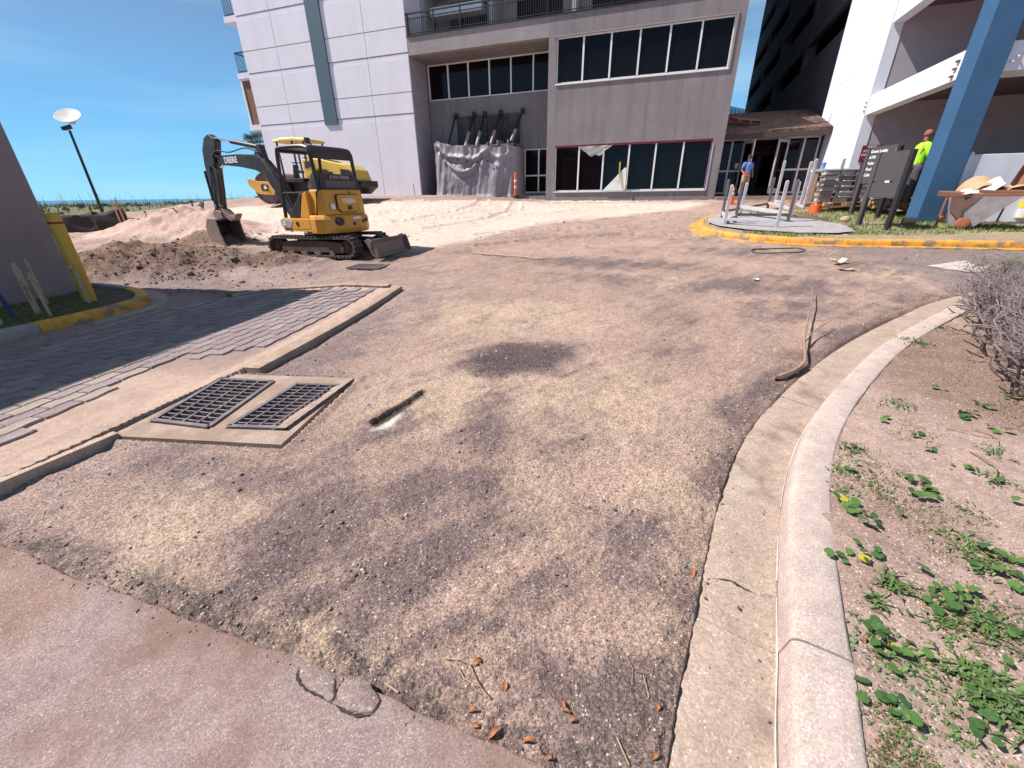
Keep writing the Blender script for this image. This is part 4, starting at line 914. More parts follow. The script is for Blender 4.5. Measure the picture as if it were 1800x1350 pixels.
lp('landing', mat('landing_concrete', (.26, .20, .18), rough=.9, var=.15, bump=.4), lambda q: (q.box(LU0 + .02, 7.2, 22.9, 24.6, .8, 1.40)))

# ---- parking garage
gar, off3 = bbld('parking_garage', 'white concrete parking garage with blue corner column, open decks and a long dark side', 'building', 6.4, 15, .8)
def gp(name, m, fn, par=None, **k):
    mb_ = MB(off3); fn(mb_); return mb_.build(name, m, par or gar, **k)
M_gw = mat('garage_white', (.70, .72, .80), rough=.8, var=.05, vs=.9, bump=.35, bs=40, dirt=(.50, .49, .54), dirt_amt=.55, ds=.7, streak=True, fine=.04, fs=30)
M_gblue = mat('column_blue', (.038, .11, .22), rough=.55, var=.08, vs=1.2, bump=.2, bs=30, dirt=(.03, .08, .16), dirt_amt=.4)
M_gdark = mat('garage_shade_grey', (.19, .165, .185), rough=.9, var=.10, vs=.4, bump=.4, bs=30, dirt=(.10, .085, .095), dirt_amt=.7, ds=.4, streak=True)  # shade cast by the hotel tower put into this grey
M_gin = mat('garage_inner_wall', (.40, .35, .39), rough=.9, var=.07, vs=.7, dirt=(.19, .165, .18), dirt_amt=.5, ds=.6)
M_gslab = mat('garage_soffit', (.10, .07, .08), rough=.95, var=.1)
U = 6.4
gp('corner_column', M_gblue, lambda q: q.prism([(6.30, 14.50), (6.86, 14.50), (6.86, 15.13), (6.30, 15.13)], 'z', .4, 22), bevel=.012)
for k, z in enumerate((4.06, 6.68, 9.3, 11.92, 14.5)):
    gp('edge_beam', M_gw, lambda q: q.box(U, U + .35, 15.14, 20.82, z, z + .60 if k == 0 else z + .62), bevel=.01)
    gp('end_beam', M_gw, lambda q: q.box(6.87, 24, 14.60, 15.42, z - .02, z + .54), bevel=.01)
    gp('deck', M_gslab, lambda q: q.box(U + .36, 24, 15.43, 56, z + .35, z + .58))
gp('shear_wall', M_gw, lambda q: q.box(U + .01, U + .34, 20.84, 26.28, .6, 22))
z0s = [.6, 4.14, 5.70, 9.9, 14, 22]
for k in range(5):
    gp('wall_panel', M_gw, lambda q: q.box(U - .018, U + .009, 20.84, 26.28, z0s[k] + .006, z0s[k + 1] - .006))
gp('inner_wall', M_gin, lambda q: q.box(U + .36, 24, 20.86, 21.1, .6, 22))
gp('floor', M_gslab, lambda q: q.box(U + .36, 24, 15.6, 20.8, .5, .95))
gp('low_wall', M_gw, lambda q: q.box(6.98, 24, 14.60, 14.86, .4, 2.36), bevel=.012)
gp('downpipe', M_gw, lambda q: (q.tube([(6.93, 14.58, .6), (6.93, 14.58, 2.30), (6.97, 14.62, 2.40)], .045, 10)))
# bolts on the end beam
for a, b in ((6.98, 4.22), (7.05, 4.31), (7.13, 4.40)): gp('bolt', M_gw, lambda q: q.cyl((a, 14.50, b - .03), (a + .02, 14.60, b), .022, n=8))
for k in range(3): gp('bracket', mat('rusty_steel', (.22, .10, .07), rough=.8, metal=.3, var=.3, vs=20), lambda q: q.box(U - .06, U, 15.5 - k * .03, 15.53 - k * .03 + .08, 4.15 + k * .15, 4.19 + k * .15))
for k in range(3): gp('bracket', M_oldwood, lambda q: q.box(U - .05, U - .018, 20.9, 21.0, 4.2 + k * .13, 4.23 + k * .13))
# long side with the hotel's shade in its grey: solid base, then openings and spandrels with a slight ramp
gp('side_base', M_gdark, lambda q: q.prism([(26.3, .6), (56, .6), (56, 7.25), (26.3, 8.2)], 'x', U + .08, U + .3))
for k in range(5):
    zb = 8.35 + k * 2.55
    gp('spandrel', M_gdark, lambda q: q.prism([(26.3, zb + .95), (56, zb + .0), (56, zb + 1.55), (26.3, zb + 2.4)], 'x', U + .07, U + .3))
for vv in (33.5, 41.5, 48.5, 55.6):
    gp('side_pier', M_gdark, lambda q: q.box(U + .1, U + .6, vv, vv + .55, .6, 20))
gp('side_parapet', M_gdark, lambda q: q.box(U + .05, U + .3, 26.3, 56, 21.2, 22))
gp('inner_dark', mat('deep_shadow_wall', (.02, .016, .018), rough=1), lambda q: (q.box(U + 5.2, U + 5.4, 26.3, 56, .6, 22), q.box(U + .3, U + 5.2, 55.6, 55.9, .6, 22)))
for k in range(6): gp('deck', M_gslab, lambda q: q.box(U + .31, U + 5.1, 26.3, 55.9, 7.2 + k * 2.55, 7.4 + k * 2.55))
# far building with a blue seamed roof
fb, off4 = bbld('far_building', 'distant low building with a blue seamed metal roof in the gap between hotel and garage', 'building', 7, 95, 1)
c0 = pv(1272, 184, 95); c1 = pv(1312, 193, 95)
M_bm = mat('blue_metal_roof', (.10, .22, .33), rough=.5, metal=.2)
mb = MB(off4); mb.box(c0[0] - 2, c1[0] + 3, 96, 104, .5, c1[2] - 1.6); mb.build('wall', M_gdark, fb)
mb = MB(off4); mb.prism([(c0[0] - 2, c1[2] - 1.6), (c1[0] + 3, c1[2] - 1.6), (c1[0] + 3, c1[2] - .6), (c0[0] - 2, c0[2] + .6)], 'y', 95.5, 104); rf = mb.build('roof', M_bm, fb)
for k in range(16):
    uu = c0[0] - 1.8 + k * .62; MB(off4).box(uu, uu + .07, 95.4, 95.5, c1[2] - 1.6, c0[2] + .4 - (uu - c0[0] + 2) * (c0[2] - c1[2] + 1.2) / (c1[0] - c0[0] + 5)).build('seam', M_bm, rf)

# ---- block at the left whose shade covers the drive
M_lw = mat('left_wall_render', (.29, .225, .23), rough=.95, var=.10, vs=1.3, bump=.8, bs=22, fine=.08, fs=30)
e1 = R_(12); C0 = Vector((-7.72, 7.33, 0))
lw = thing('rendered_wall_block', 'tall rough rendered wall rising at the left behind the yellow bollard', 'building', C0, -e1)
h = 5.3; MB().box(-9, 0, -14, 0, -.4, h).build('wall', M_lw, lw, bevel=.01)
MB().box(-9, 0, -14, 0, h + .004, h + .12).build('coping', M_lw, lw)
# ------------------------------------------------------------------ excavator
def xf(mb_, M): mb_.v = [tuple(M @ Vector(q)) for q in mb_.v]; return mb_
M_jd = mat('excavator_yellow', (.66, .30, .035), rough=.42, var=.07, vs=2, dirt=(.40, .26, .12), dirt_amt=.45, ds=2.2, spec=.5)
M_jb = mat('excavator_black', (.022, .018, .020), rough=.45, var=.25, vs=4, dirt=(.12, .09, .08), dirt_amt=.35, ds=3)
M_rub = mat('track_rubber', (.075, .062, .065), rough=.85, var=.25, vs=6, dirt=(.22, .16, .13), dirt_amt=.7, ds=5, bump=.4, bs=60)
M_trf = mat('dusty_track_frame', (.105, .065, .055), rough=.85, var=.25, vs=6, dirt=(.25, .16, .12), dirt_amt=.5, ds=5)
M_steel = mat('dusty_steel', (.24, .18, .16), rough=.6, metal=.3, var=.25, vs=6, dirt=(.30, .20, .16), dirt_amt=.6, ds=4)
M_chr = mat('chrome', (.75, .75, .78), rough=.15, metal=1)
M_let = mat('white_lettering', (.72, .72, .72), rough=.5)
M_seat = mat('black_seat', (.03, .028, .032), rough=.7)
ec = Vector((-4.58, 11.0, 0)); ec.z = ht(-4.58, 10.6) + .01
ex = thing('excavator', 'yellow and black mini excavator with open canopy, tracks and raised arm on the dirt', 'excavator', ec, R_(-15.5))
def belt(yc, w, Lh, r, zc):
    m = MB(); n = 96; rings = []; per = 4 * Lh + 2 * math.pi * r
    def pt(s_, rad):
        s_ %= per
        if s_ < 2 * Lh: return (-Lh + s_, zc - rad)
        s_ -= 2 * Lh
        if s_ < math.pi * r: a = s_ / r; return (Lh + rad * math.sin(a), zc - rad * math.cos(a))
        s_ -= math.pi * r
        if s_ < 2 * Lh: return (Lh - s_, zc + rad - .015 * math.sin(s_ / (2 * Lh) * math.pi))
        s_ -= 2 * Lh; a = s_ / r; return (-Lh - rad * math.sin(a), zc + rad * math.cos(a))
    N_ = 52
    for i in range(N_):
        for k, rd in ((0, r), (.5, r), (.52, r + .035), (.98, r + .035)):
            s_ = (i + k) / N_ * per; xo, zo = pt(s_, rd); xi, zi = pt(s_, r - .035)
            rings.append([(xi, yc - w / 2, zi), (xo, yc - w / 2, zo), (xo, yc + w / 2, zo), (xi, yc + w / 2, zi)])
    m.loft(rings, True, False); k = len(rings); n0 = 0
    m.f += [((k - 1) * 4 + j, (k - 1) * 4 + (j + 1) % 4, (j + 1) % 4, j) for j in range(4)]
    return m
for yc in (-.62, .62):
    tr = belt(yc, .33, .98, .225, .25).build('track', M_rub, ex)
    s_ = -1
    ys = yc + s_ * .10
    m = MB(); m.prism([(-.86, .13), (.86, .11), (.90, .24), (.80, .36), (.2, .40), (-.2, .40), (-.82, .36)], 'y', ys - .03, yc + .12); m.build('track_frame', M_trf, ex, bevel=.015)
    for xx, rr_, nm in ((-.99, .185, 'sprocket'), (.99, .17, 'idler')):
        q = MB().lathe([(rr_, -.1), (rr_, .08), (rr_ * .8, .09), (rr_ * .75, .06), (rr_ * .35, .06), (rr_ * .33, .11), (.02, .11)], 22, (xx, yc, .25), 'y'); q.v = [(a, 2 * yc - b, c) for a, b, c in q.v]; q.build(nm, M_trf, ex, smooth=True)
    for xx in (-.58, -.2, .18, .56): q = MB().cyl((xx, yc - .15, .10), (xx, yc + .1, .10), .065, n=14); q.build('roller', M_steel, ex, smooth=True)
MB().box(-.62, .62, -.48, .48, .22, .46).build('undercarriage', M_jb, ex, bevel=.03)
MB().cyl((0, 0, .46), (0, 0, .60), .42, n=32).build('turntable', M_jb, ex, smooth=True)
for yy in (-.3, .3): m = MB(); m.bar((.5, yy, .34), (1.62, yy, .25), .10, .13); m.build('blade_arm', M_jb, ex, bevel=.01)
MB().bar((.55, 0, .42), (1.5, 0, .34), .08, .08).build('blade_cylinder', M_jb, ex)
prof = [(1.56, .44), (1.50, .34), (1.50, .22), (1.55, .10), (1.66, .02), (1.68, .035), (1.585, .12), (1.54, .23), (1.54, .33), (1.60, .44)]
m = MB(); m.prism([(a + .12, b) for a, b in prof], 'y', -.80, .80); m.build('blade', M_steel, ex, smooth=False, bevel=.006)
for yy in (-.78, .74): MB().prism([(1.5, .42), (1.60, .46), (1.74, .40), (1.84, .06), (1.72, .02), (1.62, .2)], 'y', yy - .0, yy + .04).build('blade_end', M_steel, ex, bevel=.006)
HA = R_(168); HM = Matrix.Rotation(HA, 4, 'Z')
def ep(name, m, fn, par=None, **k):
    q = MB(); fn(q); xf(q, HM); return q.build(name, m, par or ex, **k)
# skirt of the revolving deck, counterweight, hood
arc = lambda r, a0, a1, n, cx=0.0: [(cx - r * math.cos(a0 + (a1 - a0) * i / n), r * math.sin(a0 + (a1 - a0) * i / n)) for i in range(n + 1)]
deck = [(.78, -.66), (.78, .66), (.3, .74)] + [(x, -y) for x, y in arc(.82, -R_(65), R_(65), 14, .02)] + [(.3, -.74)]
ep('deck', M_jd, lambda q: q.prism(deck, 'z', .60, .64), bevel=.008)
ep('deck_skirt', M_jd, lambda q: q.prism([(.76, .60), (.76, .70), (.28, .745), (-.30, .745), (-.34, .60)], 'z', .64, .90), bevel=.02)
ep('deck_skirt', M_jd, lambda q: q.prism([(.76, -.60), (.76, -.70), (.28, -.745), (-.30, -.745), (-.34, -.60)], 'z', .64, .90), bevel=.02)
cw = [(-.32, .76), (-.50, .765), (-.70, .66), (-.84, .45), (-.90, .2), (-.90, -.2), (-.84, -.45), (-.70, -.66), (-.50, -.765), (-.32, -.76)]
ep('counterweight', M_jd, lambda q: q.loft([[(x * 1.0, y * 1.0, .56) for x, y in cw], [(x * 1.04, y * 1.01, .66) for x, y in cw], [(x * 1.04, y * 1.01, .88) for x, y in cw], [(x * .97, y * .97, .97) for x, y in cw]]), bevel=.02)
hd = [(-.34, .66), (-.56, .665), (-.74, .58), (-.80, .40), (-.82, .2), (-.82, -.2), (-.80, -.40), (-.74, -.58), (-.56, -.665), (-.34, -.66)]
ep('hood', M_jd, lambda q: q.loft([[(x, y, .975) for x, y in hd], [(x * .99, y * .99, 1.28) for x, y in hd], [(x * .94 - .01, y * .965, 1.50) for x, y in hd], [(x * .88 - .02, y * .93, 1.525) for x, y in hd]]), bevel=.02)
ep('hood_gap', M_jb, lambda q: (q.bar((-.50, .672, .98), (-.60, .63, 1.50), .03, .02), ))
ep('side_cover', M_jd, lambda q: q.prism([(-.30, .9), (-.34, 1.0), (-.345, 1.5), (-.20, 1.44), (.02, .90)], 'y', .45, .73), bevel=.02)
ep('side_cover', M_jb, lambda q: q.prism([(.03, .90), (-.18, 1.44), (-.1, 1.46), (.3, 1.05), (.36, .90)], 'y', .44, .72), bevel=.02)
dr_ = ep('engine_door', M_jb, lambda q: q.prism([(-.34, 1.10), (-.24, 1.02), (.24, 1.02), (.34, 1.10), (.345, 1.36), (.31, 1.42), (-.31, 1.42), (-.345, 1.36)], 'x', -.850, -.80), bevel=.01)
xx = ep('door_panel', M_jd, lambda q: q.prism([(-.325, 1.112), (-.232, 1.036), (.232, 1.036), (.325, 1.112), (.33, 1.354), (.30, 1.405), (-.30, 1.405), (-.33, 1.354)], 'x', -.862, -.80), dr_, bevel=.006)
ep('latch', M_jb, lambda q: q.box(-.885, -.862, -.06, .05, 1.08, 1.17), dr_)
ep('exhaust', M_jb, lambda q: q.cyl((-.945, .40, .83), (-.84, .40, .83), .095, n=16))
for yy, zz in ((.14, .74), (.0, .76), (-.16, .70), (-.30, .80), (-.42, .83)): ep('hole', M_jb, lambda q: q.cyl((-.945 + .04 * abs(yy) * 2, yy, zz), (-.80, yy, zz), .042, n=12))
ep('warning_label', M_let, lambda q: q.box(-.944, -.93, -.22, .02, .86, .92))
ep('warning_label', M_let, lambda q: q.box(-.838, -.80, .40, .50, 1.10, 1.22))
ep('floor_plate', M_jb, lambda q: q.box(.0, .80, -.62, .66, .645, .72), bevel=.01)
ep('side_decal', mat('decal_grey', (.35, .38, .42), rough=.4), lambda q: q.prism([(.72, .70), (.40, .68), (.30, .84), (.74, .86)], 'y', .722, .748))
# canopy frame
def rod(name, pts, r, m=M_jb, par=None, n=8): q = MB(); q.tube([HM @ Vector(p) for p in pts], r, n); return q.build(name, m, par or ex, smooth=True)
for yy in (-.58, .58):
    P = spline([(-.60, yy, 1.5), (-.57, yy, 1.9), (-.53, yy, 2.28), (-.42, yy, 2.40), (0, yy, 2.43), (.42, yy, 2.42), (.54, yy, 2.34), (.60, yy, 1.9), (.70, yy, 1.2), (.76, yy, .70)], 5)
    rod('canopy_post', P, .042)
for x_, z_ in ((-.52, 2.30), (.54, 2.36), (.64, 1.46)): rod('canopy_crossbar', [(x_, -.58, z_), (x_, .58, z_)], .03)
rod('grab_rail', [(-.55, .6, 1.46), (-.1, .64, 1.47), (.64, .6, 1.46)], .018)
ep('canopy_roof', M_jb, lambda q: q.loft([[(x_, -.60, z_), (x_, .60, z_), (x_, .56, z_ + .05), (x_, -.56, z_ + .05)] for x_, z_ in ((-.60, 2.16), (-.58, 2.30), (-.50, 2.38), (-.3, 2.42), (.2, 2.425), (.48, 2.40), (.56, 2.36))]), bevel=.01)
rp_ = ep('rear_guard', M_jb, lambda q: q.box(-.645, -.60, -.54, .54, 1.53, 1.86), bevel=.01)
ep('mesh_panel', mat('grille_grey', (.10, .095, .10), rough=.6, var=.3, vs=40), lambda q: q.box(-.66, -.646, -.47, .42, 1.56, 1.72), rp_)
st = ep('seat', M_seat, lambda q: q.box(-.25, .22, -.22, .26, 1.05, 1.17), bevel=.04)
ep('backrest', M_seat, lambda q: q.prism([(-.30, 1.12), (-.18, 1.14), (-.26, 1.72), (-.36, 1.72)], 'y', -.22, .24), bevel=.04)
ep('seat_base', mat('pale_plastic', (.55, .56, .60), rough=.5), lambda q: q.prism([(-.22, .74), (.05, .74), (.22, .98), (.20, 1.05), (-.24, 1.05)], 'y', -.2, .34), bevel=.03)
for yy in (-.36, .38):
    ep('console', M_jb, lambda q: q.box(-.2, .28, yy - .07, yy + .07, 1.05, 1.30), bevel=.03); rod('lever', [(.22, yy, 1.28), (.28, yy, 1.42)], [.014, .03])
for yy in (-.12, .12): rod('travel_lever', [(.52, yy, .72), (.50, yy, 1.1), (.46, yy, 1.38)], .014)
# swing post, boom, arm, cylinders
ep('swing_bracket', M_jb, lambda q: (q.prism([(.76, .58), (1.08, .62), (1.22, .84), (1.10, 1.10), (.94, 1.10), (.78, .80)], 'y', -.15, .15)), bevel=.02)
BT = [(1.00, 1.12, .8), (1.14, 1.45, .8), (1.42, 1.92, .9), (1.85, 2.32, 1.0), (2.25, 2.46, .95), (3.0, 2.50, .8), (3.8, 2.50, .7), (4.30, 2.52, .7)]
BB_ = [(1.16, .92), (1.44, 1.30), (1.72, 1.68), (2.05, 1.98), (2.40, 2.10), (3.1, 2.20), (3.8, 2.26), (4.30, 2.30)]
bx_ = lambda x: 1 + (x - 1) * .88
BT = [(bx_(a[0]), a[1] - .06) for a in BT]; BB_ = [(bx_(a[0]), a[1] - .06) for a in BB_]
ep('boom', M_jb, lambda q: q.loft([[(a[0], -.085, a[1]), (a[0], .085, a[1]), (b[0], .085, b[1]), (b[0], -.085, b[1])] for a, b in zip(BT, BB_)]), bevel=.02)
ep('boom_knuckle', M_jb, lambda q: q.cyl((3.94, -.14, 2.36), (3.94, .14, 2.36), .13, n=16))
# arm, wide at the head and tapering down
AT = [(4.18, 2.86), (4.40, 2.98), (4.62, 2.90), (4.82, 2.62), (4.88, 2.25), (4.86, 1.8), (4.80, 1.35), (4.72, .98)]
AB = [(4.16, 2.80), (4.22, 2.62), (4.28, 2.48), (4.32, 2.3), (4.38, 2.05), (4.44, 1.7), (4.52, 1.3), (4.58, .98)]
ax_ = lambda x, z: x - .32 - .10 * (z - .9)
AT = [(ax_(*a), a[1]) for a in AT]; AB = [(ax_(*a) - .03, a[1]) for a in AB]
ep('arm', M_jb, lambda q: q.loft([[(a[0], -.085, a[1]), (a[0], .085, a[1]), (b[0], .085, b[1]), (b[0], -.085, b[1])] for a, b in zip(AT, AB)]), bevel=.02)
def cylr(name, a, b, r1, r2, f=.6, par=None):
    a, b = Vector(a), Vector(b); mid = a + (b - a) * f; o = rod(name, [a, mid], r1, M_jb, par, 12); rod('piston_rod', [mid, b], r2, M_chr, o, 10); return o
cylr('arm_cylinder', (1.92, 0, 2.56), (3.76, 0, 2.88), .055, .03, .62)
cylr('boom_cylinder', (1.16, 0, .74), (2.05, 0, 2.0), .06, .035, .6)
cylr('bucket_cylinder', (4.60, 0, 2.10), (4.62, 0, .92), .05, .028, .68)
ep('cylinder_bracket', M_jb, lambda q: (q.prism([(1.78, 2.26), (2.16, 2.36), (1.98, 2.62), (1.86, 2.62)], 'y', -.07, .07)), bevel=.01)
rod('hydraulic_hose', spline([(1.9, .1, 2.44), (2.4, .11, 2.56), (3.1, .1, 2.50), (3.6, .12, 2.56), (3.85, .12, 2.44)], 6), .016)
rod('hydraulic_hose', spline([(3.95, .1, 2.2), (3.72, .12, 1.9), (3.76, .12, 1.5), (4.0, .11, 1.15), (4.25, .1, 1.2)], 6), .018)
rod('hydraulic_hose', spline([(4.15, .1, 2.2), (4.22, .12, 1.8), (4.38, .12, 1.5), (4.36, .1, 1.15)], 6), .016)
rod('hydraulic_hose', spline([(1.0, .12, 1.0), (1.2, .15, 1.5), (1.55, .13, 2.0), (1.95, .11, 2.4)], 6), .018)
rod('boom_light', [(3.5, .1, 2.2), (3.65, .1, 2.15)], .02, M_let)
HM0 = HM; HM = HM0 @ Matrix.Translation((-.30, 0, 0))
ep('linkage', M_jb, lambda q: (q.bar((4.95, 0, .96), (4.55, 0, .80), .16, .06), q.bar((4.95, 0, .94), (4.62, 0, 1.2), .2, .05)), bevel=.008)
# bucket: open shell facing the machine, teeth at the lip
bw = .34
shell = [(4.52, .78), (4.90, .80), (5.05, .60), (5.06, .38), (4.92, .18), (4.62, .06), (4.30, .03)]
inn = [(4.30, .05), (4.61, .085), (4.90, .20), (5.03, .39), (5.02, .59), (4.885, .775), (4.53, .755)]
ep('bucket', M_jb, lambda q: (q.prism(shell + inn, 'y', -bw, bw)), bevel=0)
for s_ in (-1, 1): ep('bucket_side', M_steel, lambda q: q.prism([(4.50, .79), (4.90, .81), (5.06, .60), (5.07, .38), (4.93, .17), (4.62, .05), (4.30, .02), (4.36, .16), (4.46, .42)], 'y', s_ * bw - .015, s_ * bw + .015))
for k in range(4): yy = -.27 + k * .18; ep('tooth', M_steel, lambda q: q.loft([[(4.34, yy - .035, .02), (4.34, yy + .035, .02), (4.34, yy + .035, .07), (4.34, yy - .035, .07)], [(4.20, yy - .025, .015), (4.20, yy + .025, .015), (4.20, yy + .025, .03), (4.20, yy - .025, .03)]]))
ep('quick_coupler', M_steel, lambda q: q.prism([(4.5, .80), (4.88, .82), (4.94, .96), (4.74, 1.05), (4.5, 1.0)], 'y', -.13, .13), bevel=.01)
ep('thumb', M_steel, lambda q: q.prism([(4.50, 1.10), (4.36, 1.06), (4.20, .93), (4.02, .88), (3.84, .96), (3.98, .80), (4.22, .74), (4.42, .86), (4.56, .92)], 'y', -.09, .09), bevel=.012)
HM = HM0
# lettering
def tmat(origin, xdir, ydir):
    x = Vector(xdir).normalized(); y = Vector(ydir).normalized(); z = x.cross(y); M = Matrix((x, y, z)).transposed().to_4x4(); M.translation = Vector(origin); return M
def etext(s_, o, xd, yd, size, par=ex, m=M_let, **k):
    t = text('lettering', s_, m, par, (0, 0, 0), (0, 0, 0), size, .003, **k); t.matrix_local = HM @ tmat(o, xd, yd) @ Matrix.Diagonal((k.get('sx', 1), 1, 1, 1)); return t
etext('DEERE', (-.866, .0, 1.27), (0, -1, 0), (0, 0, 1), .135, bold=.006)
etext('DEERE', (3.15, .09, 2.31), (-1, 0, .01), (0, 0, 1), .20, bold=.008)
etext('JOHN DEERE', (-.664, -.02, 1.79), (0, -1, 0), (0, 0, 1), .10, m=mat('grey_lettering', (.45, .45, .45), rough=.5))
etext('JTI', (-.812, -.1, 1.455), (0, -1, .0), (.1, 0, 1), .07, m=M_jb)
etext('35', (.60, .752, .775), (-1, 0, 0), (0, 0, 1), .13, bold=.006); etext('G', (.14, .752, .77), (-1, 0, 0), (0, 0, 1), .13, m=M_jb, bold=.008)

ex.scale = (1, 1, .97)
# ------------------------------------------------------------------ drum roller
M_ry = mat('roller_yellow', (.72, .50, .08), rough=.4, var=.06, dirt=(.5, .34, .14), dirt_amt=.3, ds=2)
M_ro = mat('roller_frame_yellow', (.74, .38, .06), rough=.5, var=.08, dirt=(.45, .26, .12), dirt_amt=.4, ds=2)
M_drum = mat('drum_steel', (.17, .11, .10), rough=.5, metal=.4, var=.2, vs=3, dirt=(.32, .24, .2), dirt_amt=.5, ds=2)
M_tyre = mat('tyre_rubber', (.045, .04, .042), rough=.9, var=.3, vs=12, dirt=(.20, .17, .16), dirt_amt=.7, ds=6)
rc = B(-17.1, 18.2); rc.z = ht(rc.x, rc.y) - .02
rl_ = thing('drum_roller', 'yellow single drum soil roller with canopy parked on the sand before the white tower', 'roller', rc, R_(166))
def rp2(name, m, fn, par=None, **k): q = MB(); fn(q); return q.build(name, m, par or rl_, **k)
DR = .70
drm = rp2('drum', M_drum, lambda q: q.lathe([(.05, -.98), (DR * .9, -.98), (DR * .94, -1.04), (DR, -1.04), (DR, 1.04), (DR * .94, 1.04), (DR * .9, .98), (.05, .98)], 48, (2.15, 0, DR), 'y'), smooth=True)
for s_ in (-1, 1):
    fr = rp2('drum_frame', M_ro, lambda q: q.prism([(3.10, 1.02), (3.08, .86), (2.60, .46), (1.9, .40), (1.2, .48), (1.2, .98), (2.5, 1.02), (2.9, 1.14), (3.08, 1.14)], 'y', s_ * 1.09 - .04, s_ * 1.09 + .04), bevel=.02)
    rp2('frame_port', M_jb, lambda q: q.prism([(2.35, .60), (1.98, .58), (1.94, .86), (2.30, .90), (2.38, .78)], 'y', s_ * 1.13 - .012, s_ * 1.13 + .012), fr, bevel=.01)
    rp2('frame_motor', M_let, lambda q: q.cyl((2.10, s_ * 1.13, .74), (2.10, s_ * 1.17, .74), .09, n=12), fr)
rp2('front_beam', M_ro, lambda q: q.box(3.0, 3.10, -1.05, 1.05, .86, 1.10), bevel=.01)
rp2('rear_beam', M_jb, lambda q: q.box(1.12, 1.25, -1.05, 1.05, .55, 1.0), bevel=.01)
rp2('scraper', M_jb, lambda q: q.box(3.0, 3.04, -.95, .95, .3, .36))
rp2('articulation', M_jb, lambda q: q.box(.55, 1.15, -.3, .3, .5, .85), bevel=.02)
rp2('platform', M_jb, lambda q: q.box(-.35, .95, -.85, .85, .95, 1.12), bevel=.02)
rp2('chassis', M_jb, lambda q: q.box(-2.9, .6, -.5, .5, .55, .98), bevel=.02)
hoodp = [(-.35, 1.10), (-.35, 1.92), (-.75, 1.98), (-1.3, 1.92), (-2.6, 1.66), (-2.95, 1.42), (-3.1, 1.0), (-2.95, .86), (-2.1, .86), (-1.9, 1.22), (-1.62, 1.42), (-1.2, 1.48), (-.85, 1.36), (-.62, 1.12)]
hood = rp2('hood', M_ry, lambda q: q.prism(hoodp, 'y', -.72, .72), bevel=.06, seg=3)
rp2('side_window', mat('tinted_grille', (.05, .04, .045), rough=.3), lambda q: q.prism([(-.48, 1.52), (-.50, 1.82), (-.95, 1.84), (-1.02, 1.62)], 'y', .715, .74), hood)
rp2('side_vent', M_jb, lambda q: q.prism([(-1.75, 1.18), (-1.68, 1.34), (-1.9, 1.38), (-2.02, 1.14), (-1.92, 1.06)], 'y', .715, .735), hood)
rp2('side_grille', M_jb, lambda q: q.prism([(-2.35, 1.22), (-2.35, 1.48), (-2.82, 1.42), (-2.96, 1.3), (-2.92, 1.16)], 'y', .715, .735), hood, bevel=.01)
rp2('top_vent', M_jb, lambda q: q.prism([(-1.45, 1.90), (-2.1, 1.77), (-2.1, 1.785), (-1.45, 1.925)], 'y', .1, .62), hood)
rp2('rear_bumper', M_jb, lambda q: q.prism([(-3.30, .98), (-3.30, .72), (-2.85, .40), (-2.3, .42), (-1.95, .98)], 'y', -.9, .9), bevel=.03)
rp2('towing_ring', M_jb, lambda q: q.lathe([(.07, -.02), (.10, -.02), (.10, .02), (.07, .02), (.07, -.02)], 14, (-3.38, .8, .86), 'y'))
def tyre(y, px_=-1.30, r=.66):
    w = .26; s_ = 1 if y > 0 else -1
    pr = [(r * .52, -w), (r * .80, -w * 1.02), (r * .94, -w * .95), (r, -w * .6), (r * 1.0, w * .6), (r * .94, w * .95), (r * .80, w * 1.02), (r * .52, w)]
    t_ = rp2('tyre', M_tyre, lambda q: q.lathe(pr, 36, (px_, y, r), 'y'), smooth=True)
    def lugs(q):
        for k in range(22):
            for sd_ in (-1, 1):
                a = 2 * math.pi * (k + .25 * sd_) / 22; c, s2 = math.cos(a), math.sin(a); Rm = Matrix(((c, 0, s2), (0, 1, 0), (-s2, 0, c)))
                q.obox(Vector((px_, y + sd_ * w * .5, r)) + Rm @ Vector((0, 0, r * .985)), (.07, w * .85, .06), Rm @ Matrix.Rotation(.5 * sd_, 3, 'Z'))
    rp2('tread', M_tyre, lugs, t_, kind='stuff')
    rp2('rim', M_ro, lambda q: q.lathe([(.02, w * .2 * s_), (r * .25, w * .25 * s_), (r * .3, w * .1 * s_), (r * .48, w * .1 * s_), (r * .53, w * .98 * s_), (r * .53, -w * .9 * s_), (.02, -w * .9 * s_)], 24, (px_, y, r), 'y'), t_, smooth=True)
tyre(.78); tyre(-.78)
rf_ = rp2('canopy_roof', M_ry, lambda q: q.loft([[(x_, -.78, z_), (x_, .78, z_), (x_, .74, z_ + h_), (x_, -.74, z_ + h_)] for x_, z_, h_ in ((1.02, 2.66, .10), (.5, 2.70, .14), (-.1, 2.70, .14), (-.75, 2.66, .12))]), bevel=.03)
for x_, y_ in ((.85, .68), (.85, -.68), (.0, .68), (.0, -.68), (-.62, .7), (-.62, -.7)): q = MB(); q.bar((x_ * .95 + (-.0), y_, 1.0 if x_ > -.5 else 1.85), (x_, y_, 2.70), .055, .07); q.build('canopy_post', M_jb, rl_)
rp2('seat', M_seat, lambda q: (q.prism([(-.1, 1.35), (.35, 1.38), (.35, 1.5), (.02, 1.48), (-.1, 2.05), (-.22, 2.05), (-.2, 1.35)], 'y', -.25, .25)), bevel=.03)
rp2('steering_console', M_jb, lambda q: (q.bar((.72, 0, 1.1), (.60, 0, 1.75), .22, .16), q.lathe([(.14, -.015), (.19, -.015), (.19, .015), (.14, .015), (.14, -.015)], 18, (.58, 0, 1.84), 'z')))
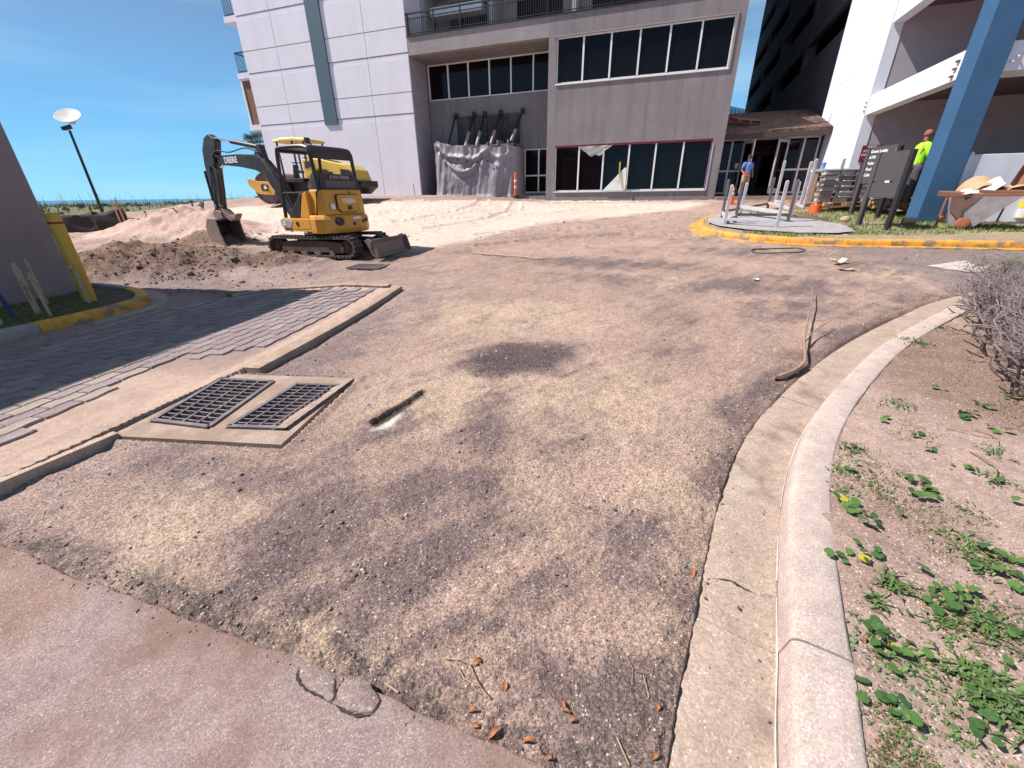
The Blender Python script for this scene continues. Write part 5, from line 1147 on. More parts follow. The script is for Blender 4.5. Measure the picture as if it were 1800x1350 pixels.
rp2('grab_rail', M_jb, lambda q: (q.tube([(.95, .8, 1.1), (.95, .8, 1.9), (.6, .8, 1.95)], .018, 6), q.tube([(.95, -.8, 1.1), (.95, -.8, 1.9), (.6, -.8, 1.95)], .018, 6)))
rp2('rear_lamp', M_jb, lambda q: q.box(-.86, -.74, .5, .76, 2.56, 2.80))

for o_ in rl_.children:
    if o_.name.split('.')[0] in ('drum', 'drum_frame', 'front_beam', 'rear_beam', 'scraper'): o_.location.x = -.45
# ------------------------------------------------------------------ street furniture, site things
def at(px, py, z=0.0): p = GH(px, py); return p + Vector((0, 0, z))
M_bol = mat('bollard_yellow', (.62, .36, .04), rough=.55, var=.08, vs=3, dirt=(.4, .22, .05), dirt_amt=.3, bump=.15, bs=20)
p = gz(160, 530, .1); p = Vector((p[0], p[1], .08))
bo = thing('bollard', 'yellow steel bollard with dark band beside the rendered wall', 'bollard', p)
MB().lathe([(.088, -.1), (.088, 1.30), (.08, 1.335), (.05, 1.352), (.005, 1.358)], 28).build('pipe', M_bol, bo, smooth=True)
MB().lathe([(.0885, 1.20), (.090, 1.205), (.090, 1.225), (.0885, 1.23)], 28).build('band', mat('brown_band', (.18, .05, .03), rough=.6), bo)
# light pole with an uplit dish
pl_ = G(183, 380); lo_ = thing('light_pole', 'tall dark light pole with a white dish reflector standing by the dunes', 'street lamp', (pl_[0], pl_[1], ht(pl_[0], pl_[1])))
MB().tube([(0, 0, -.2), (0, 0, 4.1)], [.075, .055], 14).build('pole', M_black, lo_, smooth=True)
MB().obox((-.10, 0, 4.22), (.44, .2, .16), Matrix.Rotation(-.2, 3, 'Y')).build('lamp_housing', M_black, lo_, bevel=.02)
T_ = Matrix.Translation((.22, 0, 4.72)) @ Matrix.Rotation(R_(16), 4, 'Y') @ Matrix.Rotation(R_(38), 4, 'X')
q = MB().lathe([(.05, -.40), (.12, -.34), (.22, -.16), (.42, -.02), (.55, .03), (.56, .045), (.54, .055), (.3, .02), (.01, .0)], 30); xf(q, T_); q.build('reflector_dish', mat('dish_white', (.50, .48, .50), rough=.6), lo_, smooth=True)
MB().bar((.02, 0, 4.15), (.13, 0, 4.36), .07, .07).build('bracket', M_black, lo_)
# silt fence
M_silt = mat('black_fabric', (.028, .02, .022), rough=.8, var=.3, vs=5, bump=.4, bs=30)
def cloth_run(name, lab, cat, base, h, m, n=60):
    P = np.array([[b[0], b[1]] for b in base]); Q, t = resample(P, .12); c = Q.mean(0); z0 = ht(c[0], c[1]); T0 = thing(name, lab, cat, (c[0], c[1], z0))
    vs = []; k = 6
    for i, (x, y) in enumerate(Q):
        z = ht(x, y); sag = .06 * abs(math.sin(t[i] * 1.9)) + .05 * float(vn(t[i] * 1.3, 1, 5))
        for j in range(k):
            f_ = j / (k - 1); w = .05 * math.sin(t[i] * 3.1 + f_ * 3) * math.sin(f_ * math.pi) + .03 * float(fbm(t[i], f_, 2, 3, 7)); vs.append((x - c[0] + w, y - c[1] + w, z - z0 - .05 + (h - sag) * f_))
    n = len(Q); mb_ = MB(); mb_.add(vs, [(i * k + j, (i + 1) * k + j, (i + 1) * k + j + 1, i * k + j + 1) for i in range(n - 1) for j in range(k - 1)])
    o = mb_.build('fabric', m, T0, smooth=True); s_ = o.modifiers.new('s', 'SOLIDIFY'); s_.thickness = .012
    for q in np.arange(0, t[-1] + .01, 2.2):
        x, y = np.interp(q, t, Q[:, 0]), np.interp(q, t, Q[:, 1]); z = ht(x, y); MB().bar((x - c[0], y - c[1], z - z0 - .1), (x - c[0] + .02, y - c[1], z - z0 + h + .12), .045, .045).build('stake', M_oldwood, T0)
    return T0
cloth_run('silt_fence', 'sagging black silt fence run ending beside the light pole, nearer of the two', 'silt fence', [G(-60, 412), G(60, 410), G(150, 408), G(228, 406)], .80, M_silt)
cloth_run('silt_fence', 'low black silt fence running along the dune grass towards the sand heap', 'silt fence', [G(222, 398), G(270, 397), G(330, 398), G(372, 401)], .45, M_silt)
# survey stakes
M_pink = mat('pink_ribbon', (.75, .06, .09), rough=.7); M_lime2 = mat('lime_ribbon', (.45, .55, .10), rough=.7); M_orp = mat('orange_paint', (.80, .16, .03), rough=.6)
M_lath = mat('stake_lath', (.55, .36, .25), rough=.85, var=.2, vs=8)
def stake(px, py, h, lean, lab, w=.045, ribbon=None, writing=None, head=None, z=None, m=M_lath):
    b = GH(px, py) if z is None else Vector((*gz(px, py, z)[:2], z)); t = thing('survey_stake', lab, 'stake', b, 0, 'survey stakes')
    top = Vector((lean[0], lean[1], h)); q = MB(); q.bar((0, 0, -.08), top * .93, w, .016, up=(.35, -.9, 0)); q.bar(top * .925, top, w * .5, .016, up=(.35, -.9, 0)); q.build('lath', m, t)
    if head: MB().obox(top * .97, (w * 1.6, w * 1.6, .08)).build('painted_head', M_orp, t)
    for k, (mm, f, dx, dz) in enumerate(ribbon or []):
        a = top * f; vs = []
        for i in range(7): u_ = i / 6; c = a + Vector((dx * u_, -.02 - .02 * math.sin(u_ * 5), dz * u_ * u_)); vs += [tuple(c + Vector((-.012, 0, .012))), tuple(c + Vector((.014, 0, -.014)))]
        MB().add(vs, [(2 * i, 2 * i + 1, 2 * i + 3, 2 * i + 2) for i in range(6)]).build('ribbon', mm, t)
    if writing:
        d = top.normalized(); tt = text('writing', writing, M_black if m is M_lath else M_let, t, (0, 0, 0), (0, 0, 0), .05, .001); nrm = Vector((.35, -.9, 0)); nrm = (nrm - d * nrm.dot(d)).normalized(); y_ = nrm.cross(d)
        tt.matrix_local = tmat(top * .42 + nrm * .010, d, y_)
    return t
stake(68, 552, .72, (-.02, .02, 0), 'wide survey lath with red writing and red ribbon against the left wall', .07, [(M_pink, .66, .07, -.22)], 'STOP 100', z=.1)
stake(91, 558, .62, (-.04, .02, 0), 'thin survey stake with long lime ribbon against the left wall', .032, [(M_lime2, .93, .20, -.22), (M_lime2, .90, .05, -.22)], z=.1)
stake(85, 535, .70, (-.05, .03, 0), 'thin survey stake with red ribbon at its foot, farthest of those along the left wall', .028, [(M_pink, .35, .05, -.22)], z=.1)
stake(158, 533, .60, (-.03, .02, 0), 'plain survey lath with lime ribbon leaning on the yellow bollard', .05, [(M_lime2, .95, -.06, -.22)], z=.1)
stake(28, 560, .60, (-.12, .02, 0), 'dark blue stake leaning at the left edge of the planter', .05, None, None, z=.1, m=mat('blue_stake', (.04, .05, .12), rough=.6))
stake(5, 572, .35, (-.06, .02, 0), 'short pale stake at the frame edge on the left planter', .03, None, z=.1, m=mat('pale_stake', (.5, .5, .55), rough=.6))
stake(219, 408, .95, (-.05, 0, 0), 'pair lath with lime ribbon at the end of the silt fence', .05, [(M_lime2, .92, .1, -.3)])
stake(227, 408, .95, (-.08, .02, 0), 'lath with bright red ribbon at the end of the silt fence', .05, [(M_pink, .85, .12, -.45), (M_pink, .8, .03, -.4)])
stake(262, 393, .5, (0, 0, 0), 'low stake with orange head in the dune grass, nearer the silt fence end', .04, head=1)
stake(327, 390, .5, (0, 0, 0), 'low stake with orange head in the dune grass close to the sand heap', .04, head=1)
stake(127, 391, .5, (0, 0, 0), 'low stake with orange head behind the silt fence, left of the light pole', .04, head=1)
b = B(-13.6, 22.3); t = thing('survey_stake', 'short bare stake in the sand in front of the white tower corner', 'stake', (b.x, b.y, ht(b.x, b.y)), 0, 'survey stakes'); MB().bar((0, 0, -.1), (-.04, 0, .62), .05, .03).build('lath', M_lath, t)
# traffic cones
M_cone = mat('cone_orange', (.85, .12, .02), rough=.5, var=.05); M_refl = mat('reflective_white', (.70, .66, .70), rough=.5)
def cone(loc, lab, h=.71):
    t = thing('traffic_cone', lab, 'traffic cone', loc, .3, 'orange traffic cones')
    MB().box(-.18, .18, -.18, .18, 0, .035).build('base', M_cone, t, bevel=.01)
    MB().lathe([(.135, .03), (.085, h * .42), (.028, h), (.02, h)], 22).build('cone', M_cone, t, smooth=True)
    for z0, z1 in ((.50, .66), (.74, .86)): r = lambda z: .135 + (.028 - .135) * (z * h - .03) / (h - .03) + .004; MB().lathe([(r(z0), z0 * h), (r(z1), z1 * h)], 22).build('reflective_band', M_refl, t, smooth=True)
    return t
cone(at(1284, 358), 'orange traffic cone in front of the grey podium corner, just below the man')
cone(at(1430, 353), 'orange traffic cone with two white bands on the sand before the garage wall')
p = B(-7.95, 23.45, 1.50); t = thing('delineator_tube', 'tall orange and white striped channel tube standing in front of the grey tarp', 'delineator', p)
MB().box(-.2, .2, -.16, .16, 0, .05).build('base', M_black, t); MB().lathe([(.075, .05), (.072, 1.0), (.05, 1.15), (.02, 1.18)], 16).build('tube', M_cone, t, smooth=True)
for z in (.42, .72): MB().lathe([(.079, z), (.079, z + .12)], 16).build('reflective_band', M_refl, t, smooth=True)
p = at(1429, 381); t = thing('orange_bucket', 'orange plastic bucket sitting upside down at the edge of the dug hole', 'bucket', p, .2)
MB().lathe([(.01, .24), (.14, .24), (.15, .23), (.165, .03), (.18, .03), (.18, 0), (.16, 0)], 24).build('shell', M_cone, t, smooth=True); MB().tube(spline([(-.18, 0, .02), (-.24, .05, .12), (-.15, .05, .2)], 4), .008, 6).build('handle', M_cone, t)

# steel post frames
M_ps = mat('galvanised_post', (.50, .48, .52), rough=.6, metal=.1, var=.12, vs=5, dirt=(.28, .22, .20), dirt_amt=.5, ds=4); M_psd = mat('dark_grey_post', (.14, .115, .12), rough=.7, var=.15, vs=5)
def posts(lab, ps, rails, loc, w=.075):
    t = thing('steel_post_frame', lab, 'steel frame', loc, 0, 'steel post frames'); loc = Vector(loc)
    for (b, h, m) in ps:
        b = Vector(b) - loc; R = Matrix.Rotation(-BA, 3, 'Z'); q = MB(); q.obox((b.x, b.y, b.z + h / 2), (w, w, h), R)
        q.loft([[tuple(Vector((b.x, b.y, b.z + h)) + R @ Vector((sx * w / 2, sy * w / 2, 0))) for sx, sy in ((-1, -1), (1, -1), (1, 1), (-1, 1))], [tuple(Vector((b.x, b.y, b.z + h + .03)) + R @ Vector((sx * w * .12, sy * w * .12, 0))) for sx, sy in ((-1, -1), (1, -1), (1, 1), (-1, 1))]]); q.build('post', m, t, bevel=.004)
    for a, b, m, ww in rails: q = MB(); q.bar(Vector(a) - loc, Vector(b) - loc, ww, ww * 1.0); q.build('rail', m, t, bevel=.004)
def gi(px, py): p = G(px, py, .13); return Vector((p[0], p[1], p[2] + .0)) 
PA, PB, PC, PD, PE, PF, PG, PH = [gi(*q) for q in ((1268, 385), (1273, 397), (1291, 393), (1301, 380), (1348, 370), (1364, 402), (1384, 392), (1390, 381))]
up_ = lambda p, z: p + Vector((0, 0, z))
posts('steel frame with eight posts standing on the concrete nose of the yellow kerbed island', [(PA, 1.08, M_psd), (PB, 1.02, M_ps), (PC, 1.08, M_psd), (PD, .95, M_ps), (PE, 1.0, M_psd), (PF, 1.12, M_ps), (PG, 1.08, M_psd), (PH, .95, M_ps)],
      [(up_(PB, .18), up_(PF, .18), M_ps, .07), (up_(PC, .24), up_(PG, .22), M_psd, .07), (up_(PA, .22), up_(PE, .22), M_psd, .06), (up_(PA, .2), up_(PB, .18), M_ps, .06), (up_(PB, .16), up_(PC, .22), M_ps, .06), (up_(PD, .28), up_(PG, .24), M_ps, .10), (up_(PE, .24), up_(PH, .22), M_ps, .08), (up_(PA, .12), up_(PC, .10), M_ps, .05)], PF)
Q1, Q2, Q3, Q4 = [gi(*q) for q in ((1362, 358), (1406, 364), (1413, 366), (1459, 366))]
posts('taller pale steel frame with four posts behind the island, in front of the lobby doors', [(Q1, 1.45, M_ps), (Q2, 1.42, M_ps), (Q3, 1.50, M_ps), (Q4, 1.5, M_ps)],
      [(up_(Q1, .08), up_(Q2, .06), M_ps, .09), (up_(Q3, .1), up_(Q4, .1), M_psd, .10), (up_(Q2, .04), up_(Q3, .04), M_ps, .08)], Q2, .085)
for k, (a, b, lab) in enumerate((((1462, 362), (1498, 361), 'pale steel tube lying on the ground beside the dark sign post'), ((1440, 367), (1492, 364), 'pale steel tube lying lower in front of the sign, by the tall post'))):
    A, Bq = gi(*a), gi(*b); q = MB(); c = (A + Bq) / 2; q.bar(A - c, Bq - c, .09, .07); o = q.build('steel_tube', M_ps, bevel=.004); o.location = c + Vector((0, 0, .06)); tag(o, lab, 'steel tube')

# concrete pad at the nose of the island, lawn patch colours come with the blades
flat([(1262, 385), (1243, 393), (1243, 402), (1262, 409), (1310, 416), (1400, 421), (1470, 423), (1500, 419), (1482, 408), (1420, 396), (1370, 391), (1300, 380)], 'concrete_pad', mat('pale_pad', (.33, .305, .32), rough=.9, var=.2, vs=4, bump=.3), dz=.045)
# hole and spoil by the island
def heap(name, lab, px, py, rx, ry, h, m, seed=0, n=28, rz=0, z=0, rough=.35):
    p = at(px, py); o_ = MB(); rings = []
    for i in range(n // 2 + 1):
        f_ = i / (n // 2); r = []
        for k in range(n):
            a = 2 * math.pi * k / n; x, y = rx * (1 - f_) * math.cos(a), ry * (1 - f_) * math.sin(a); nn = float(fbm(x + seed * 9, y + seed, 2.5 / max(rx, .3), 4, seed, .6))
            r.append((x * (1 + .2 * nn), y * (1 + .2 * nn), h * (1 - (1 - f_) ** 1.6) * (1 + rough * nn) - .04 * (1 - f_)))
        rings.append(r)
    o_.loft(rings, True, True); o = o_.build(name, m, smooth=True, sharp=80); put(o, p + Vector((0, 0, z)), (0, 0, rz)); tag(o, lab, 'soil heap'); return o
M_soil = ground_mat('loose_brown_soil', attr=False, base=(.17, .10, .075), speck=.35, ss1=40, bump=.9, bdist=.02)
M_osoil = ground_mat('orange_sandy_soil', attr=False, base=(.42, .25, .16), speck=.3, ss1=40, bump=.9, bdist=.02)
heap('soil_heap', 'dark brown dug soil heap beside the hole under the orange bucket', 1418, 393, .75, .4, .13, M_soil, 3, rz=-.3)
heap('soil_heap', 'orange sandy soil heap between the two steel post frames', 1372, 374, .8, .5, .25, M_osoil, 5)
heap('soil_heap', 'flat brown soil heap at the foot of the pallets behind the black sign', 1530, 372, 1.6, .6, .14, M_soil, 7)
heap('soil_heap', 'tan crumpled paper and soil heap between the pallets and the debris cart', 1615, 368, .8, .5, .22, mat('tan_rubble', (.42, .30, .25), rough=.95, var=.3, vs=6, bump=.8, bs=20), 9)

# people
M_skin = mat('skin', (.30, .15, .10), rough=.6, var=.05)
def figure(lab, loc, rz, h, pose, cloth):
    t = thing('person', lab, 'person', loc, rz); k = h / 1.78
    J = pose; bm = bmesh.new(); V = {}
    for n_, (p_, r_) in J['j'].items(): V[n_] = bm.verts.new(Vector(p_) * k)
    for a, b in J['e']: bm.edges.new((V[a], V[b]))
    me = bpy.data.meshes.new('body'); names = list(J['j']); bm.verts.index_update(); bm.to_mesh(me); bm.free(); o = bpy.data.objects.new('body', me); COL.objects.link(o)
    sk = o.modifiers.new('skin', 'SKIN'); o.modifiers.new('sub', 'SUBSURF').levels = 1; o.modifiers['sub'].render_levels = 1
    for i, n_ in enumerate(names): me.skin_vertices[0].data[i].radius = (J['j'][n_][1] * k,) * 2; me.skin_vertices[0].data[i].use_root = (n_ == 'pelvis')
    dg = bpy.context.evaluated_depsgraph_get(); dg.update(); m2 = bpy.data.meshes.new_from_object(o.evaluated_get(dg)); bpy.data.objects.remove(o)
    m2.materials.clear(); m2.materials.append(M_skin); m2.shade_smooth(); o = bpy.data.objects.new('body', m2); COL.objects.link(o); o.parent = t
    for nm, m, chains in cloth:
        q = MB()
        for ch in chains: q.tube([Vector(p_) * k for p_, r_ in ch], [r_ * k for p_, r_ in ch], 14)
        q.build(nm, m, t, smooth=True, sharp=180)
    q = MB(); hd_ = Vector(J['j']['head'][0]) * k
    q.lathe([(.005, .125), (.06, .11), (.094, .05), (.10, .0), (.092, -.02)], 16, (hd_.x, hd_.y + .012, hd_.z + .01)); q.build('hair' if not J.get('cap') else 'cap', J.get('hair', M_black), t, smooth=True, sharp=180)
    q = MB(); q.lathe([(.003, -.022), (.014, -.012), (.016, .01), (.004, .022)], 8, (hd_.x, hd_.y - .112, hd_.z - .025)); q.build('nose', M_skin, t, smooth=True)
    for s_ in (-1, 1): MB().obox((hd_.x + s_ * .034, hd_.y - .094, hd_.z + .006), (.026, .01, .012)).build('eye', M_black, t)
    MB().obox((hd_.x, hd_.y - .096, hd_.z - .062), (.045, .01, .01)).build('mouth', mat('lips', (.22, .08, .07)), t)
    return t
def stand(arm_l, arm_r, hand_l, hand_r, spread=.1):
    j = {'pelvis': ((0, 0, .95), .13), 'waist': ((0, 0, 1.1), .125), 'chest': ((0, 0, 1.32), .15), 'neck0': ((0, 0, 1.47), .07), 'neck': ((0, -.01, 1.54), .055), 'head': ((0, -.02, 1.66), .10), 'crown': ((0, -.01, 1.72), .075)}
    e = [('pelvis', 'waist'), ('waist', 'chest'), ('chest', 'neck0'), ('neck0', 'neck'), ('neck', 'head'), ('head', 'crown')]
    for s_, el, ha, L_ in ((-1, arm_r, hand_r, 'r'), (1, arm_l, hand_l, 'l')):
        j['sh' + L_] = ((s_ * .18, 0, 1.42), .062); j['el' + L_] = (el, .045); j['wr' + L_] = (ha, .032); d = (Vector(ha) - Vector(el)).normalized(); hb = Vector(ha) + d * .07; j['pa' + L_] = (tuple(hb), .036)
        e += [('chest', 'sh' + L_), ('sh' + L_, 'el' + L_), ('el' + L_, 'wr' + L_), ('wr' + L_, 'pa' + L_)]
        for f_, (ox, ll) in enumerate(((-.03, .07), (-.01, .085), (.01, .08), (.03, .065))):
            j[f'f{f_}{L_}'] = (tuple(hb + d * ll + Vector((0, ox, 0))), .009); e.append(('pa' + L_, f'f{f_}{L_}'))
        j['th' + L_] = (tuple(hb + d * .02 + Vector((-s_ * .02, -.055, 0))), .011); e.append(('pa' + L_, 'th' + L_))
        j['hi' + L_] = ((s_ * .10, 0, .88), .10); j['kn' + L_] = ((s_ * (.10 + spread * .3), -.02, .50), .062); j['an' + L_] = ((s_ * (.1 + spread * .6), .02, .09), .042); j['to' + L_] = ((s_ * (.11 + spread * .7), -.14, .035), .035)
        e += [('pelvis', 'hi' + L_), ('hi' + L_, 'kn' + L_), ('kn' + L_, 'an' + L_), ('an' + L_, 'to' + L_)]
    return {'j': j, 'e': e}
def clothes(P, shirt, pants, shoes, long_=False):
    j = P['j']; out = []
    torso = [((0, 0, .90), .145), ((0, 0, 1.0), .155), ((0, 0, 1.15), .15), ((0, 0, 1.32), .175), ((0, 0, 1.42), .165), ((0, 0, 1.49), .08)]
    ch = [torso]
    for L_ in 'lr':
        s_, e_, w_ = Vector(j['sh' + L_][0]), Vector(j['el' + L_][0]), Vector(j['wr' + L_][0])
        s0 = s_ * 1.0; s0.x *= .75
        ch.append([(tuple(s0), .085), (tuple(s_), .085), (tuple(s_.lerp(e_, .55)), .072), (tuple(s_.lerp(e_, .8)), .066)] + ([(tuple(e_), .06), (tuple(e_.lerp(w_, .95)), .045)] if long_ else []))
    out.append(('shirt', shirt, ch)); lg = [[((0, 0, .98), .15), ((0, 0, .86), .155)]]
    for L_ in 'lr':
        h_, k_, a_ = Vector(j['hi' + L_][0]), Vector(j['kn' + L_][0]), Vector(j['an' + L_][0]); lg.append([(tuple(h_ + Vector((0, 0, .06))), .10), (tuple(h_ - Vector((0, 0, .1))), .105), (tuple(k_), .082), (tuple(a_.lerp(k_, .45)), .078), (tuple(a_ + Vector((0, 0, -.01))), .07)])
    out.append(('trousers', pants, lg)); sh = []
    for L_ in 'lr': a_, t_ = Vector(j['an' + L_][0]), Vector(j['to' + L_][0]); out.append(('boot', shoes, [[(tuple(a_ + Vector((0, .05, -.04))), .045), (tuple(a_ + Vector((0, 0, -.035))), .055), (tuple(t_), .045), (tuple(t_ + Vector((0, -.05, -.005))), .03)]]))
    return out
P1 = stand((.30, .04, 1.16), (-.27, .06, 1.16), (.26, -.08, .93), (-.24, -.14, .98))
P1['hair'] = mat('dark_hair', (.03, .02, .018), rough=.8)
d_ = pv(1303, 340, 23.9); mloc = B(d_[0] + .05, 23.9, 0)
mz = max(ht(mloc.x, mloc.y), 1.40); mloc.z = mz
man = figure('man in a blue t-shirt and khaki trousers walking out of the lobby doors', mloc, R_(10), 1.72, P1, clothes(P1, mat('blue_shirt', (.10, .20, .52), rough=.9, var=.1), mat('khaki', (.34, .25, .19), rough=.9, var=.1), mat('boots', (.05, .035, .03))))
MB().box(-.27, -.05, -.18, -.12, .88, 1.02).build('tool_pouch', M_orp, man)
P2 = stand((.20, -.12, 1.14), (-.24, -.10, 1.15), (.02, -.26, 1.10), (-.06, -.28, 1.10)); P2['cap'] = True; P2['hair'] = mat('brown_cap', (.28, .09, .06), rough=.8)
g2 = pu(1632, 290, 6.05); w2 = B(6.45, 15.85); w2.z = 1.25
figure('worker in neon green long sleeves and brown cap half hidden behind the blue column', w2, R_(70), 1.80, P2, clothes(P2, mat('neon_green', (.42, .95, .03), rough=.8, var=.05), mat('dark_trousers', (.06, .06, .08), rough=.9), mat('boots', (.05, .035, .03)), True))
# ------------------------------------------------------------------ tarp, steel canopy and props in the recess
rn = random.Random(11)
M_tarp = mat('silver_tarp', (.25, .235, .27), rough=.5, var=.15, vs=2, bump=.3, bs=10)
tp, ot = bbld('tarp_cover', 'crumpled silver grey tarp draped over scaffolding in the podium recess', 'tarp', -10.5, 24.0, 1.5)
n, mrow = 150, 46; vs = []
path = spline([(-12.75, 25.2), (-12.95, 24.4), (-12.9, 23.75), (-12.3, 23.62), (-11, 23.62), (-9.6, 23.6), (-8.4, 23.66), (-8.0, 23.9), (-7.9, 24.5), (-7.95, 25.1)], 14)
Pq, tt_ = resample(path, (np.hypot(*(path[1:] - path[:-1]).T).sum()) / (n - 1) * 1.0001); n = len(Pq)
dq = np.gradient(Pq, axis=0); dq /= np.hypot(*dq.T)[:, None]
for i in range(n):
    s_ = i / (n - 1); x, y = Pq[i]; nx, ny = dq[i][1], -dq[i][0]
    top = 4.0 + .40 * math.exp(-((x + 12.7) / .35) ** 2) + .18 * math.exp(-((x + 11.6) / .4) ** 2) + .06 * math.sin(x * 5) - .04 * (x > -9)
    for j in range(mrow):
        f = j / (mrow - 1); z = top + (1.40 - top) * f
        pleat = .05 * math.sin(x * 4.3 + 2.6 * f + 2.4 * math.sin(x * 1.3)) * (.2 + f) + .10 * float(fbm(x * 2.2 + f * 1.1, z * .5, .9, 5, 29, .55)) + .02 * math.sin(x * 11 + 6 * f + 3 * math.sin(x * 3))
        # swags hung between the corners
        sw = 0
        for (a, b, d0, am) in ((-12.8, -9.5, .45, .15), (-12.5, -9.9, 1.15, .17), (-9.6, -8.1, .35, .07)):
            u_ = (x - a) / (b - a)
            if 0 < u_ < 1:
                zc = top - .15 - d0 * math.sin(math.pi * u_) ** .8; sw += am * math.exp(-((z - zc) / .10) ** 2) * math.sin(math.pi * u_) ** .5 - am * .6 * math.exp(-((z - zc + .22) / .12) ** 2)
        out = pleat + sw + .02 * float(fbm(x * 1.0, z, 3.2, 4, 9)) + .16 * max(0, f - .9) * 8 * (.6 + .4 * math.sin(x * 3)) + .25 * f * f * math.exp(-((x + 12.7) / .6) ** 2)
        vs.append((x - nx * -out, y + ny * out if False else y - abs(ny) * 0 + ny * out, z)) if False else vs.append((x + nx * out, y + ny * out, z))
mb = MB(ot); mb.add(vs, [(i * mrow + j, i * mrow + j + 1, (i + 1) * mrow + j + 1, (i + 1) * mrow + j) for i in range(n - 1) for j in range(mrow - 1)])
o = mb.build('sheet', M_tarp, tp, smooth=True, sharp=180)
mb = MB(ot); vs = []; n2, m2_ = 60, 14
for i in range(n2):
    for j in range(m2_):
        x = -12.9 + 2.2 * i / (n2 - 1); y = 23.7 + 1.0 * j / (m2_ - 1); z = 4.12 + .14 * float(fbm(x, y, 1.7, 4, 19)) + .25 * math.exp(-((x + 12.6) ** 2 + (y - 24) ** 2) / .15) - .12 * (i / n2)
        vs.append((x, y, z))
mb.add(vs, [(i * m2_ + j, (i + 1) * m2_ + j, (i + 1) * m2_ + j + 1, i * m2_ + j + 1) for i in range(n2 - 1) for j in range(m2_ - 1)]); mb.build('top_fold', M_tarp, tp, smooth=True, sharp=180)
for (x, z) in ((-11.4, 3.35), (-10.85, 3.25), (-10.2, 3.2), (-9.6, 3.25), (-9.3, 3.15)): q = MB(ot); q.box(x, x + .08, 23.42, 23.5, z, z + .09); q.build('hole_patch', M_black, tp)
cn, oc = bbld('steel_canopy', 'black steel canopy panel on five tilted hanger rods above the grey tarp', 'canopy', -10, 24.6, 4)
M_panel = mat('blotched_black_panel', (.05, .042, .048), rough=.8, var=.5, vs=2.5, dirt=(.16, .13, .14), dirt_amt=.6, ds=1.4)
xs = [-12.1, -11.0, -10.2, -9.3, -8.25]
for a, b in zip(xs[:-1], xs[1:]): q = MB(oc); q.prism([(a + .02, 4.25), (b - .02, 4.25), (b - .02, 5.66), (a + .02, 5.64)], 'y', 25.16, 25.22); q.build('panel', M_panel, cn)
for (a, b), pk in zip(((-12.1, -12.35), (-10.95, -11.25), (-10.3, -10.55), (-9.35, -9.7), (-8.05, -8.55)), (0, 1, 1, 1, 1)):
    q = MB(oc); q.bar((a, 25.05, 5.72), (b, 24.3, 4.1), .07, .07); rd_ = q.build('hanger_rod', M_black, cn)
    MB(oc).box(a - .10, a + .10, 25.0, 25.15, 5.58, 5.84).build('bracket', M_black, rd_)
    if pk: q = MB(oc); A, Bq = Vector((a, 25.05, 5.72)), Vector((b, 24.3, 4.1)); q.bar(A.lerp(Bq, .55), A.lerp(Bq, .98), .12, .12); q.build('foam_sleeve', mat('pink_foam', (.42, .30, .32), rough=.9), rd_)
for x in (-10.9, -10.3, -9.7, -9.1, -8.5): q = MB(oc); q.box(x - .03, x + .03, 23.8, 24.9, 4.0, 4.2 + .08 * (x > -9.2)); q.build('outrigger', mat('weathered_steel', (.26, .23, .25), rough=.7, var=.2), cn)
for y in (23.85, 24.6): q = MB(oc); q.box(-11.3, -8.2, y, y + .06, 4.02, 4.10); q.build('beam', M_steel, cn)
q = MB(oc); 
for k in range(26): q.bar((-8.3 + rn.uniform(-.25, .3), 24.0 + rn.uniform(-.1, .3), 3.6 + rn.uniform(-.2, .6)), (-8.3 + rn.uniform(-.25, .3), 24.1 + rn.uniform(-.1, .3), 3.9 + rn.uniform(-.3, .4)), .03)
q.build('tangled_straps', M_black, cn, kind='stuff')

# ------------------------------------------------------------------ signs
def board_sign(lab, A, Bp, hp_, z0, z1, face=-1, letters=None, m=mat('sign_charcoal', (.062, .055, .062), rough=.75, var=.15, vs=3)):
    A, Bp = Vector(A), Vector(Bp); c = (A + Bp) / 2; c.z = min(A.z, Bp.z); d = (Bp - A); d.z = 0; Lw = d.length; rz = math.atan2(d.y, d.x)
    t = thing('directory_sign', lab, 'sign', c, rz, 'dark directory signs by the kerbed island')
    for s_ in (-1, 1): MB().box(s_ * Lw / 2 - .05, s_ * Lw / 2 + .05, -.05, .05, -.2, hp_).build('post', M_black if s_ > 0 else m, t, bevel=.006)
    return t, Lw
a_, b_ = gi(1510, 396), gi(1558, 404)
dv = Vector((a_.x - b_.x, a_.y - b_.y, 0)).normalized()
A1 = Vector((b_.x, b_.y, 0)) ; A1.z = b_.z; B1 = A1 + dv * .86; B1.z = b_.z
sg, Lw = board_sign('large blank charcoal sign board on two dark posts, nearer the kerb', B1, A1, 1.74, .78, 1.9)
M_sg = mat('sign_charcoal', (0, 0, 0))
MB().box(-Lw / 2 + .052, Lw / 2 - .052, -.03, .0, .72, 1.06).build('lower_panel', M_sg, sg, bevel=.004)
pnl = MB().box(-Lw / 2 + .052, Lw / 2 - .052, -.03, .0, 1.09, 1.73).build('upper_panel', M_sg, sg, bevel=.004)
MB().box(-.02, .10, -.04, -.031, 1.055, 1.10).build('torn_hole', M_let, sg)
A2 = gi(1541, 384); B2 = A2 + dv * .95
sg2, Lw2 = board_sign('charcoal directory sign with white lettering, behind the blank board', B2, A2, 1.82, .78, 1.9)
pnl = MB().box(-Lw2 / 2 + .052, Lw2 / 2 - .052, -.03, .0, .92, 1.86).build('panel', M_sg, sg2, bevel=.004)
for k, s_ in enumerate(('Guest Lobby ?', 'ATM', 'Valet', 'Pool', 'Cafe')):
    t_ = text('lettering', s_.replace(' ?', ''), M_let, sg2, (-Lw2 / 2 + .08, -.036, 1.74 - k * .15), (R_(90), 0, 0), .105, .002, 'LEFT', bold=.003)
